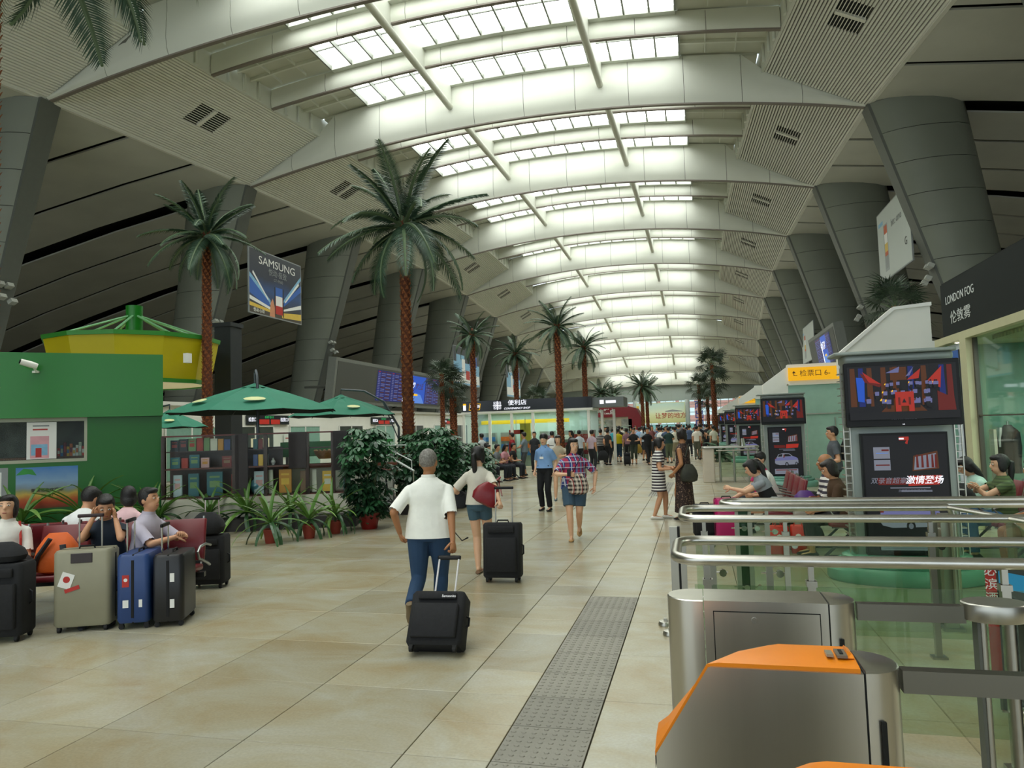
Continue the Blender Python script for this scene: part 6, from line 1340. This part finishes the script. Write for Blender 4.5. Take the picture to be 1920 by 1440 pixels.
o.rotation_euler=(0,.5,.3)
bag('shoulder_bag','black bag with long hanging strap at the left hip of the woman',(wl.x-.27,wl.y+.02,.78),.3,.24,.12,.22,BLACKF,[(wl.x-.20,wl.y,.97),(wl.x-.36,wl.y-.04,.78),(wl.x-.34,wl.y-.08,.55),(wl.x-.20,wl.y-.10,.40),(wl.x-.12,wl.y-.10,.44)])
# uniformed officer
ol=V((-3.17,15.1,0)); off,J3=person('officer in light blue short-sleeved uniform shirt and black trousers walking toward the camera',ol,PI-.15,1.64,lean=(0,.0),head=(.1,0),hl=V((-.22,.02,.84)),hr=V((.22,.02,.84)),al=V((-.10,.03,.078)),ar=V((.10,-.05,.078)),
   top='#7aa0cf',sleeve=.75,hem=.02,bcol='#0c0d11',shoes='#0b0b0c',hair='fringe',skin='light',detail=1,wide=.98,collar='#7aa0cf')
b=MB(); b.box((.02,.128,1.13),(.085,.006,.05)); b.build('badge',PW,off); b=MB(); b.tube([(-.06,.07,1.36),(.02,.135,1.16),(.07,.07,1.36)],.004,5); b.build('lanyard',INK,off); b=MB(); b.box((-.165,.0,1.385),(.10,.05,.012)); b.box((.165,0,1.385),(.10,.05,.012)); b.build('epaulette',INK,off); b=MB(); b.rbox((0,0,.955),(.335,.235,.04),.1); b.build('belt',BLACKP,off)
person('woman in beige top and light shorts walking behind the officer',(-3.30,17.4,0),PI+.1,1.57,hl=V((-.12,.2,1.12)),hr=V((.15,.18,1.1)),el_=(-1,-.3,0),er=(1,-.3,0),al=V((-.09,-.10,.09)),ar=V((.09,.16,.078)),top='#b3a791',sleeve=.6,bottom='shorts',leg=.28,bcol='#c7b9a4',shoes='#5d6f74',hair='bun',skin='light',detail=1,wide=.9)
# woman in plaid shirt
pl_=V((-1.90,11.25,0)); pz=PI+.12
PLD=patt('plaid_shirt','plaid','#b0304e','#233a86','#1c2350',scale=11)
pw_,J4=person('woman in red and blue plaid shirt and denim shorts walking toward the camera',pl_,pz,1.58,lean=(0,.02),head=(.45,.0),hl=V((-.33,.05,.86)),el_=(-1,-.6,0),hr=V((.06,.26,1.07)),er=(1,-.25,-.2),
   al=V((-.05,-.22,.17)),ar=V((.07,.12,.078)),top=PLD,sleeve=.85,hem=-.16,bottom='shorts',leg=.40,bcol='#3c5468',shoes='#b08a58',hair='long',skin='light',detail=2,wide=1.16,collar=PLD,curl=(.4,1.3),sand=True,footdir=((0,.9,-.4),(0,1,0)))
hp_=W(pw_,J4['hr']); t=thing('mobile_phone','dark mobile phone held by the woman in the plaid shirt','phone',(hp_.x,hp_.y-.04,hp_.z+.01)); b=MB(); b.rbox((0,0,.02),(.055,.018,.11),.006); b.build('case_body',BLACKP,t); b=MB(); b.bb((-.022,-.0105,-.02),(.022,-.0092,.06)); b.build('screen',mat('phone_screen','#2b3038',.1,var=0),t)
PB2=patt('tartan_bag','check','#2c2624','#cdbfae','#8c2a2a',scale=16)
o=bag('shoulder_bag','brown tartan shoulder bag across the front of the woman in plaid shirt',(pl_.x+.10,pl_.y-.24,.72),.1,.32,.15,.32,PB2,[(pl_.x+.0,pl_.y-.24,1.02),(pl_.x+.10,pl_.y-.2,1.2),(pl_.x+.17,pl_.y-.06,1.37),(pl_.x+.17,pl_.y+.08,1.30),(pl_.x+.22,pl_.y-.16,1.0)],r=BLACKP)
# girl in striped dress and woman in brown dress
gx=V((-.73,13.75,0)); STR=patt('striped_dress','stripe','#e9e6e0','#2e2430',scale=17); lx=V((-.27,13.62,0)); mid=V((-.43,13.60,.95))
girl,J5=person('girl with ponytail in a black and white striped dress and white shoes',gx,-PI/2+.15,1.51,lean=(0,.03),head=(0,-.12),hl=LCL(gx,-PI/2+.15,1.51,mid+V((-.03,.05,0))),hr=LCL(gx,-PI/2+.15,1.51,mid+V((-.05,-.03,-.02))),el_=(-.3,-.6,-1),er=(.3,-.6,-1),al=V((-.08,.12,.078)),ar=V((.08,-.12,.078)),
   top=STR,sleeve=.5,hem=-.05,bottom='dress',leg=.56,bcol=STR,shoes='#e4e2da',hair='pony',skin='mid',detail=2,wide=.86,curl=(.9,.9))
FLO=patt('floral_dress','floral','#2d1d19','#8f7460',scale=46)
lady,J6=person('woman in a long brown flowered sleeveless dress beside the girl',lx,PI/2-.5+.1,1.66,lean=(0,.0),head=(-1.75,.05),hr=LCL(lx,PI/2-.4,1.66,mid+V((.03,.0,0))),hl=V((-.20,.10,.85)),er=(.6,-.5,0),al=V((-.07,.02,.078)),ar=V((.07,-.02,.078)),
   top=FLO,sleeve=0,hem=.0,bottom='dress',leg=.14,bcol=FLO,shoes='#2b2320',hair='bun',hcol='brown',skin='tan',detail=2,wide=.95,curl=(.6,.9))
bag('shoulder_bag','large dark bag hanging from the shoulder of the woman in the long dress',(lx.x+.10,lx.y-.20,.70),.2,.32,.13,.32,mat('dark_olive_bag','#2b2c20',.6,var=.3,scale=9),[(lx.x+.05,lx.y-.22,1.15),(lx.x+.12,lx.y-.15,1.38),(lx.x+.2,lx.y-.02,1.36),(lx.x+.28,lx.y-.18,1.12)])
# boy behind the glass front
by=V((2.40,14.15,0)); person('boy in grey tee with a black backpack walking left beyond the gate rails',by,PI/2,1.62,hl=V((-.2,.2,.98)),hr=V((.2,.1,.95)),al=V((-.08,.18,.078)),ar=V((.08,-.15,.1)),top='#4e5257',sleeve=.6,hem=-.1,bcol='#2b2e33',shoes='#33363a',hair='short',skin='mid',detail=1,wide=.9)
bag('backpack','black backpack on the boy beyond the gate rails',(2.60,14.15,.98),PI/2,.28,.2,.42,BLACKF,kind='backpack')
# ---- left benches
LB=V((-6.34,5.96,0)); LU=V((.92,.39,0)); LN=V((.39,-.92,0)); LRZ=PI+.40
def LS(k,back=0): q=LB+LU*(.58*k)-LN*back; return (q.x,q.y,0)
bench('burgundy bench at the left with travellers facing the camera',LS(0),LRZ,5)
bench('bench back to back behind the left burgundy one',LS(-.6,.9),LRZ-PI,3)
def sit(label,seat,rz,h=1.62,pz=.485,lean=(0,.0),**k):
    k.setdefault('al',V((-.11,.42,.078))); k.setdefault('ar',V((.11,.42,.078))); k.setdefault('hl',V((-.12,.36,.62))); k.setdefault('hr',V((.12,.36,.62)))
    return person(label,seat,rz,h,pel=(0,.02,pz*1.65/h+.045),lean=lean,**k)
A,_=sit('woman at the left edge in a white and orange-red sports shirt on the burgundy bench',LS(-.72),LRZ+.45,1.6,top='#e8e6de',sleeve=.8,bcol='#111114',shoes='#1c1c1e',hair='bob',skin='light',detail=1,wide=1.0,head=(-.3,.15),hl=V((-.1,.34,.66)),hr=V((.12,.34,.68)),collar='#e8e6de')
b=MB(); 
for s in (-1,1): b.tube([(s*.10,.05,1.02),(s*.11,.135,.85),(s*.11,.16,.62)],.012,6,flat=.4)
b.build('shirt_stripe',PR,A); b=MB(); b.loft([[V((.17+.02*math.cos(a),.0+.10*math.sin(a),z)) for a in [2*PI*q/10 for q in range(10)]] for z in (.55,.7,.85)]); b.build('shirt_side_panel',mat('orange_red_cloth','#c9431f',.8,var=.05),A)
sit('man in white shirt hunched forward on the rear bench, seen from behind',LS(-.12,.72),.5,1.74,lean=(0,.45),top='#e6e8e6',sleeve=.9,bcol='#2b2d33',hair='short',skin='mid',detail=1,head=(-.5,-.5),hem=-.05)
sit('person in pale pink tee on the rear bench beside the hunched man',LS(.55,.95),.2,1.58,lean=(.0,.2),top='#e3bcc0',sleeve=.8,bcol='#3a3f4a',hair='bob',skin='light',detail=1,head=(.6,-.3))
sit('youth in navy tee holding hands to the ears on the burgundy bench',LS(.95),LRZ+.1,1.6,lean=(.05,.22),top='#1d2836',sleeve=.6,bcol='#23272f',shoes='#26282c',hair='short',skin='mid',detail=1,head=(.3,-.35),hl=V((-.10,.24,1.02)),hr=V((.10,.26,1.04)),el_=(-.4,.6,-1),er=(.4,.6,-1))
sit('man in pale lilac shirt sitting sideways at the right end of the burgundy bench',LS(1.45),LRZ+1.25,1.64,lean=(0,.12),top='#bdb6c6',sleeve=.9,hem=-.08,bcol='#1d1e22',shoes='#2a2622',hair='short',skin='mid',detail=2,head=(-.05,.12),hl=V((-.02,.42,.80)),hr=V((.06,.43,.78)),el_=(-1,-.2,-.8),er=(1,-.2,-.8),curl=(1.2,1.2),collar='#bdb6c6',al=V((-.1,.30,.078)),ar=V((.1,.26,.078)))
ORB=mat('orange_nylon','#d9601a',.6,var=.08,bump=.3,bscale=12)
t=bag('backpack','orange and grey backpack lying on the burgundy bench',(LS(.05)[0]+.08,LS(.05)[1]-.05,.46),.4,.42,.24,.40,ORB,kind='backpack'); b=MB(); b.tube([(-.2,-.10,.02),(-.12,-.14,.2),(-.02,-.12,.36)],.03,8,flat=.5); b.tube([(.12,-.13,.05),(.1,-.14,.3)],.03,8,flat=.5); b.build('grey_trim',mat('trim_grey','#3c4044',.7),t)
bag('holdall','black bag on the bench beside the woman in the sports shirt',(LS(-.45)[0]+.05,LS(-.45)[1]-.12,.46),.3,.30,.22,.24,BLACKF)
CG=mat('case_champagne','#8d8a74',.5,var=.05,scale=4); CBL=mat('case_blue','#223f74',.4,var=.06); CBK=mat('case_black','#15161a',.4,var=.05)
def tagp(parent,x,y,z,w,h,m_,rot=0,m2=None,side=False):
    b=MB(); b.bb((-w/2,-.0015,-h/2),(w/2,0,h/2)); o=b.build('luggage_label',m_,parent); o.location=(x,y,z); o.rotation_euler=(0,rot,0 if not side else -PI/2)
    if m2: b=MB(); b.lathe([(0,-.002),(w*.28,-.002),(w*.28,0),(0,0)],n=12); o2=b.build('label_print',m2,o); o2.rotation_euler=(PI/2,0,0); o2.location=(0,-.002,.01)
case('black upright suitcase cut by the left edge',(-6.16,5.28,0),.35,.44,.28,.64,BLACKF,handle=.0,style='soft')
bag('holdall','black soft bag on top of the leftmost suitcase',(-6.16,5.28,.69),.35,.36,.24,.18,BLACKF)
g=case('large champagne-grey hard suitcase with a red and white sticker',(-5.66,5.70,0),.42,.50,.26,.70,CG,handle=.30,hw=.2,bars=STEELD,grip=mat('grip_maroon','#2a1518',.5,var=0)); tagp(g,-.13,-.133,.48,.11,.14,PW,.35,PR); tagp(g,-.08,-.134,.40,.13,.035,PR,-.3); b=MB(); b.rbox((-.0,-.125,.68),(.19,.02,.09),.008); b.build('handle_recess',mat('recess_dark','#2e2426',.4,var=0),g)
g=case('dark blue suitcase with black zip band standing side-on',(-5.27,5.95,0),.42+PI/2,.50,.29,.63,CBL,handle=.30,hw=.2,bars=CHROME,lift=.06); tagp(g,-.252,.06,.45,.06,.11,PR,0,PW,True); tagp(g,-.252,.06,.24,.05,.07,PW,0,None,True); tagp(g,-.252,-.07,.24,.03,.07,PW,0,None,True)
g=case('black suitcase side-on to the right of the dark blue one',(-4.98,6.06,0),.42+PI/2,.48,.28,.62,CBK,handle=.26,hw=.2,bars=CHROME,lift=.05); tagp(g,-.242,-.04,.46,.04,.08,PW,0,None,True); tagp(g,-.242,-.04,.22,.04,.08,PW,0,None,True)
case('tall black soft suitcase beyond the man in the lilac shirt',(-5.68,7.5,0),.3,.42,.28,.56,BLACKF,handle=.42,hw=.16,style='soft')
bag('holdall','black bag strapped on the tall black suitcase',(-5.68,7.46,.62),.3,.40,.26,.26,BLACKF)
# ---- right benches
bench('bench where the woman in grey tee leans over a pink case',(1.15,12.05,0),PI/2,4)
bench('bench with the old man behind the nearest advertising stand',(1.80,10.30,0),PI/2,2)
bench('bench by the clothes shop window',(3.62,10.05,0),PI/2,3)
sit('woman in grey tee and black pinafore bending over her pink case',(1.05,11.2,0),PI/2,1.6,lean=(0,.42),top='#8d9499',sleeve=.5,hem=.55,bottom='dress',leg=.4,bcol='#101114',shoes='#222222',hair='pony',skin='light',detail=2,head=(0,-.5),hl=V((-.05,.62,.80)),hr=V((.15,.60,.62)),el_=(-.6,.2,-1),er=(1,-.2,-.5))
sit('boy in magenta tee on the bench behind the woman in grey',(1.05,12.95,0),PI/2+.4,1.55,top='#b5245c',sleeve=.7,bcol='#2b2d35',hair='fringe',skin='light',detail=1,head=(.2,0))
sit('sleeper with a white cap slumped on the bench behind the woman in grey',(1.15,12.1,0),PI/2,1.55,lean=(0,.30),top='#d9d8d4',sleeve=.8,bcol='#23242a',hair='bob',skin='mid',detail=1,head=(0,-.9))
sit('bald old man in striped shirt holding a purple jacket',(1.74,10.60,0),PI/2,1.66,lean=(0,.05),top=patt('striped_shirt_dark','stripe','#d9d4cc','#3b3742',scale=14),sleeve=.8,bcol='#8f8f82',shoes='#3a3530',hair='bald',hcol='grey',skin='tan',detail=2,head=(0,.0))
sit('woman in brown tee dozing beside the old man',(1.76,10.02,0),PI/2,1.58,lean=(0,.12),top='#4a3420',sleeve=.6,bcol='#1c1b1d',shoes='#2a2826',hair='bob',hcol='brown',skin='mid',detail=2,head=(.1,-.35),leg=.6)
t=bag('holdall','purple jacket bundled on the lap of the old man',(1.40,10.65,.56),.1,.3,.3,.22,mat('purple_nylon','#4a1f6e',.6,var=.1),kind='jacket'); t=bag('shoulder_bag','tan leather handbag on the lap of the woman in brown',(1.42,10.05,.56),.4,.26,.18,.2,mat('tan_leather','#6b3424',.5,var=.15))
sit('girl in white and turquoise top asleep over a black bag by the shop',(3.6,10.60,0),PI/2,1.58,lean=(0,.28),top='#bfe0d2',sleeve=.7,bcol='#3f6a8f',hair='long',skin='light',detail=2,head=(0,-.55),hl=V((-.1,.42,.78)),hr=V((.1,.42,.78)))
sit('girl with glasses in green top with folded arms by the shop window',(3.6,10.02,0),PI/2,1.6,lean=(0,.0),top=patt('olive_stripes','stripe','#4e6136','#3c4d2c','#a9b08c',scale=24),sleeve=.5,bcol='#3b6288',shoes='#2b2b2f',hair='pony',skin='light',detail=2,head=(.05,-.05),hl=V((.08,.30,.86)),hr=V((-.05,.33,.90)),el_=(-1,.2,-.5),er=(1,.2,-.5),curl=(1,1))
sit('traveller in tan shorts partly out of view at the right edge',(3.62,8.95,0),PI/2,1.62,top='#6b5a48',sleeve=.6,bottom='shorts',leg=.4,bcol='#a58a62',shoes='#b9b4a4',hair='bob',hcol='brown',skin='tan',detail=1,lean=(0,.15))
bench('single seat of the bench at the right edge',(3.72,8.95,0),PI/2,1)
bag('holdall','black bag with white lines held on the lap of the girl asleep',(3.18,10.35,.56),.1,.42,.3,.32,BLACKF)
PK=mat('case_magenta','#b01560',.3,var=.05)
case('glossy magenta suitcase in front of the woman in grey tee',(.37,11.1,0),.15,.34,.26,.58,PK,handle=0,lift=.06)
case('black cabin case beside the magenta suitcase',(.06,11.45,0),.1,.36,.24,.46,BLACKF,handle=0,style='soft')
case('black suitcase standing behind the end of the bench',(1.62,12.4,0),.3,.42,.26,.55,BLACKF,handle=0,style='soft')
for k,(x,y,w_,rz_) in enumerate(((.98,10.2,.26,.1),(1.24,10.26,.2,-.12))):
    t=thing('carrier_bag',['bright orange-red carrier bag in front of the bench on the right','narrower orange-red carrier bag beside the first'][k],'carrier bag',(x,y,0),rz_); b=MB(); b.rbox((0,0,.18),(w_,.16,.36),.03); b.build('bag_body',mat('orange_red_bag','#d22c1c',.45,var=.06,bump=.3,bscale=10),t,smooth=True)
    for yy in (-.07,.07): b=MB(); b.tube([(-.05,yy,.35),(-.04,yy,.43),(.04,yy,.43),(.05,yy,.35)],.006,6); b.build('handle',mat('orange_red_bag','#d22c1c'),t)
    art('printed_mark',.08,.08,[(PW,[(.5+.5*math.cos(a*PI/4),.5+.5*math.sin(a*PI/4)) for a in range(8)])],t,(0,-.082,.22))
bag('holdall','dark bag on the floor below the old man',(1.5,11.2,0),0,.4,.25,.28,BLACKF)
# ---- middle group
bench('long bench in front of the convenience shop',(-6.75,23.9,0),-PI/2-.25,5)
bench('second bench behind the long one by the shop',(-8.3,25.8,0),-PI/2-.25,5)
bench('third bench behind the flowers',(-9.6,27.2,0),-PI/2-.25,4)
PROTO={}
def mk(key,**k):
    r,_=person('p',(0,-60-len(PROTO)*2,0),0,1.65,detail=0,top='#ffffff',**k); PROTO[key]=r; return r
mk('stand',hair='short',al=V((-.1,.03,.078)),ar=V((.1,-.03,.078)))
mk('walk',hair='short',al=V((-.08,-.26,.14)),ar=V((.09,.26,.08)),hl=V((-.25,.15,.86)),hr=V((.25,-.12,.88)))
mk('standw',hair='long',bottom='shorts',leg=.4,wide=.88,hl=V((-.1,.25,1.1)),el_=(-1,-.3,0))
mk('arms',hair='short',hl=V((-.08,.28,1.05)),hr=V((.1,.28,1.06)),el_=(-1,-.2,-.3),er=(1,-.2,-.3),bottom='shorts',leg=.55)
mk('skirt',hair='pony',bottom='skirt',leg=.5,wide=.88,sleeve=.6)
mk('sit',pel=(0,.02,.53),al=V((-.11,.42,.078)),ar=V((.11,.42,.078)),hl=V((-.1,.36,.64)),hr=V((.1,.36,.64)),lean=(0,.12))
mk('sitw',pel=(0,.02,.53),al=V((-.11,.42,.078)),ar=V((.11,.42,.078)),hl=V((-.05,.38,.85)),hr=V((.1,.36,.7)),lean=(0,.15),hair='long',wide=.9,head=(0,-.3))
used_p=set()
def crowd(key,label,x,y,rz,col,bcol='#20242c',h=1.63,group=None,skin=None,hcol=None):
    src=PROTO[key]
    if key not in used_p: r=src; used_p.add(key)
    else:
        r=src.copy(); COL.objects.link(r)
        for ch in src.children: c=ch.copy(); COL.objects.link(c); c.parent=r
    r.location=(x,y,0); r.rotation_euler=(0,0,rz); k=h/1.65; r.scale=(k,k,k); r['label']=label
    if group: r['group']=group
    elif 'group' in r: del r['group']
    for ch in r.children:
        n=ch.name.split('.')[0]; m_=None
        if n=='shirt': m_=col
        elif n in('trousers','shorts','skirt','dress'): m_=bcol
        elif n=='body' and skin: m_=SKIN[skin]
        if m_ is not None:
            ch.material_slots[0].link='OBJECT'; ch.material_slots[0].material=m_ if not isinstance(m_,str) else cloth(m_)
    return r
def seatpos(bl,rz,i,n,p=.58):
    x=(i-(n-1)/2)*p; return bl[0]+x*math.cos(rz),bl[1]+x*math.sin(rz)
rz=-PI/2-.25
for (bl,n,rows) in (((-6.75,23.9),5,[('sitw','person in dark top with a laptop bag at the near end of the middle bench','#1b1d22'),('sit','man in pale tee sitting second on the middle bench','#b9a992'),('sit','man in grey tee sitting third on the middle bench','#6f7478'),('sitw','woman in pink top at the far part of the middle bench','#c98f98'),('sit','man in black tee at the far end of the middle bench','#17181b')]),
                  ((-8.3,25.8),5,[('sitw','woman in pink stripes on the second bench','#c99aa4'),('sit','man in white tee on the second bench','#d9d6cf'),('sitw','woman in maroon top on the second bench','#7a3040'),('sit','man in dark green tee on the second bench','#2b4036'),('sit','man in blue tee on the second bench','#5f7f9f')]),
                  ((-9.6,27.2),4,[('sit','man in grey shirt on the third bench behind the flowers','#8b8f90'),('sitw','woman in white top on the third bench behind the flowers','#d4cfc8'),('sit','man in black tee on the third bench behind the flowers','#1b1c1f'),('sitw','woman in red top on the third bench behind the flowers','#8f2a2c')])):
    for i,(key,lab,col) in enumerate(rows):
        x,y=seatpos(bl,rz,n-1-i,n); crowd(key,lab,x,y,rz+random.uniform(-.3,.3),col,group='travellers seated in the middle of the hall')
def cp(px,py): q=G(px,py); return q.x,q.y
ST_=[('stand',962,884,PI*.55,'#8a1420','#20242c','man in dark red tee standing by the middle benches',26.0),('arms',985,884,PI*.5,'#6d7a82','#4a4f55','man in grey tee with backpack straps standing by the middle benches',26.3),
 ('stand',1037,880,.3,'#e8e8e4','#22252b','man in white tee standing behind the officer',27.5),('stand',1004,880,PI,'#2b2e33','#20242c','man in black tee standing left of the officer',28.5),('skirt',1073,878,2.4,'#1e1f22','#2a2c33','woman in black standing behind the woman in plaid',28.7),('stand',1088,878,.5,'#c9d2da','#20242c','man in pale blue shirt behind the woman in plaid',29.4),
 ('stand',905,880,1.0,'#c3c7c4','#3a3d42','man in pale shirt leaning left of the middle benches',27.0)]
for key,px,py,rz_,col,bc,lab,Y in ST_:
    q=AY(px,py,Y); crowd(key,lab,q.x,Y,rz_,col,bc)
FR_=[('stand',1112,883,-.35,'#b9a3ae','#24262b','man in pale mauve shirt seen from behind at the near left of the crowd'),('walk',1128,872,-.2,patt('crowd_stripes','stripe','#1c1d20','#9a9a98',scale=14),'#1d1f24','man in dark striped shirt beside the man in mauve'),('stand',1141,872,-.4,'#2a2622','#1a1b1f','man in black tee with one arm raised near the crowd'),
 ('stand',1151,856,.2,'#3f9fb0','#23262c','man in turquoise shirt at the left of the crowd'),('arms',1161,866,-.1,'#d6c40c','#25435c','man in bright yellow tee and blue shorts'),('stand',1177,868,.4,'#a07884','#2b2c30','person in dusty pink shirt pulling a small case'),('arms',1190,870,PI,'#1b1d1e','#2c3428','man in black tee and dark shorts facing the camera'),
 ('stand',1200,852,0,'#8fb2d8','#22252b','man in sky blue shirt in the crowd'),('walk',1216,872,PI+.5,'#101113','#0e0f11','man in black striding left with a yellow shopping bag'),('stand',1207,850,PI,'#b9a24a','#33363b','woman in mustard top in the crowd'),
 ('stand',1242,862,.1,'#e8e8e2','#20242c','man in white shirt seen from behind at the centre of the crowd'),('arms',1256,868,.3,'#1f3a36','#5a644c','man in dark green tee and olive shorts with hands clasped behind'),('stand',1268,864,.2,'#cfcab6','#a49a80','man in cream shirt and khaki trousers in the crowd'),
 ('skirt',1312,860,PI+.4,'#e4e0da','#6e1f2c','woman in white blouse and dark red skirt at the right of the crowd'),('stand',1340,860,.4,'#c9c7b4','#5d5f52','old man in beige shirt right of the crowd')]
for key,px,py,rz_,col,bc,lab in FR_:
    x,y=cp(px,py); crowd(key,lab,x,y,rz_,col,bc)
x,y=cp(1207,868); bag('shopping_bag','yellow paper shopping bag carried by the striding man in black',(x-.25,y,.45),.2,.42,.16,.42,mat('yellow_paper_bag','#b08f3a',.6,var=.1))
x,y=cp(1178,872); case('small dark case pulled by the person in dusty pink',(x,y-.4,0),.2,.3,.2,.5,BLACKF,handle=.3,style='soft')
x,y=cp(1130,880); bag('shoulder_bag','black bag carried by the man in mauve shirt',(x,y+.3,.35),.2,.45,.2,.4,BLACKF)
cols=[('#e4e4de','white'),('#1b1c20','black'),('#8f9aa8','grey blue'),('#d9d2c4','cream'),('#4a5a78','dark blue'),('#a8b8c4','pale blue'),('#7a4a4a','brownish red'),('#5c6a5a','olive'),('#c9a0a0','pink')]
rnd=random.Random(11); keys=['stand','stand','arms','walk','standw','skirt']; pts=[]
LABS=set(); n=0; tries=0
while n<78 and tries<4000:
    tries+=1; px=rnd.uniform(1085,1345); y=rnd.uniform(36,78); q=AY(px,800,y); x=q.x
    if x<-8.5+ (0 if y>45 else .8) and y<44: continue
    if y>50 and x<-10: continue
    if 59<y<67 and x<-3.5: continue
    if any((x-a)**2+(y-c)**2<.55 for a,c in pts): continue
    if any((x-a)**2+(y-c)**2<.6 for a,c in ((-2.5,35),(.6,46),(.7,47),(-.1,50),(.4,49))): continue
    pts.append((x,y)); c,cn=rnd.choice(cols); ky=rnd.choice(keys); bc_,bn=rnd.choice([('#20242c','black'),('#33363b','grey'),('#2b3a52','navy'),('#5a5a4c','olive')])
    kn={'stand':'man standing','arms':'man with folded hands','walk':'man walking','standw':'woman standing','skirt':'woman in a skirt'}[ky]
    lab=f"{kn}, {cn} top, {bn} below, {['left','centre left','centre','centre right','right'][min(4,int((px-1085)/52))]} {'front' if y<48 else ('middle' if y<62 else 'rear')} of crowd"
    if lab in LABS: continue
    LABS.add(lab); crowd(ky,lab,x,y,rnd.uniform(-.5,.5)+(PI if rnd.random()<.25 else 0),c,bc_,rnd.uniform(1.55,1.76),group='far crowd of queueing travellers'); n+=1
# people at the cafe behind the bookstall
for k,(px,Y,col,cn) in enumerate(((462,19,'#c99aa4','pink'),(490,18.5,'#e4e0da','white'),(476,20,'#1b1c20','black'),(497,17.5,'#3f68a0','blue'),(745,19.5,'#b83a4a','red'),(880,24,'#4a3a34','brown'),(855,25,'#26282c','black'),(872,26.5,'#8f3a3a','dull red'))):
    q=AY(px,850,Y); crowd('sit' if k%2 else 'sitw',f'person in {cn} top seated behind the plants '+('at the cafe' if k<5 else 'left of the shop'),q.x,Y,[PI*.5,-PI*.4,PI*.8][k%3],col,group='people seated at the cafe')
    t=thing('cafe_stool',None,'stool',(q.x,Y,0)); b=MB(); b.lathe([(.18,.42),(.19,.45),(0,.46)],n=14); b.build('seat',BLACKP,t); b=MB(); b.tube([(0,0,0),(0,0,.42)],.025,8); b.lathe([(.16,0),(.16,.02)],n=14); b.build('pedestal',STEELD,t); t['label']=f'round black stool under the person in {cn} '+('at the cafe' if k<5 else 'left of the shop'); t['group']='cafe stools'
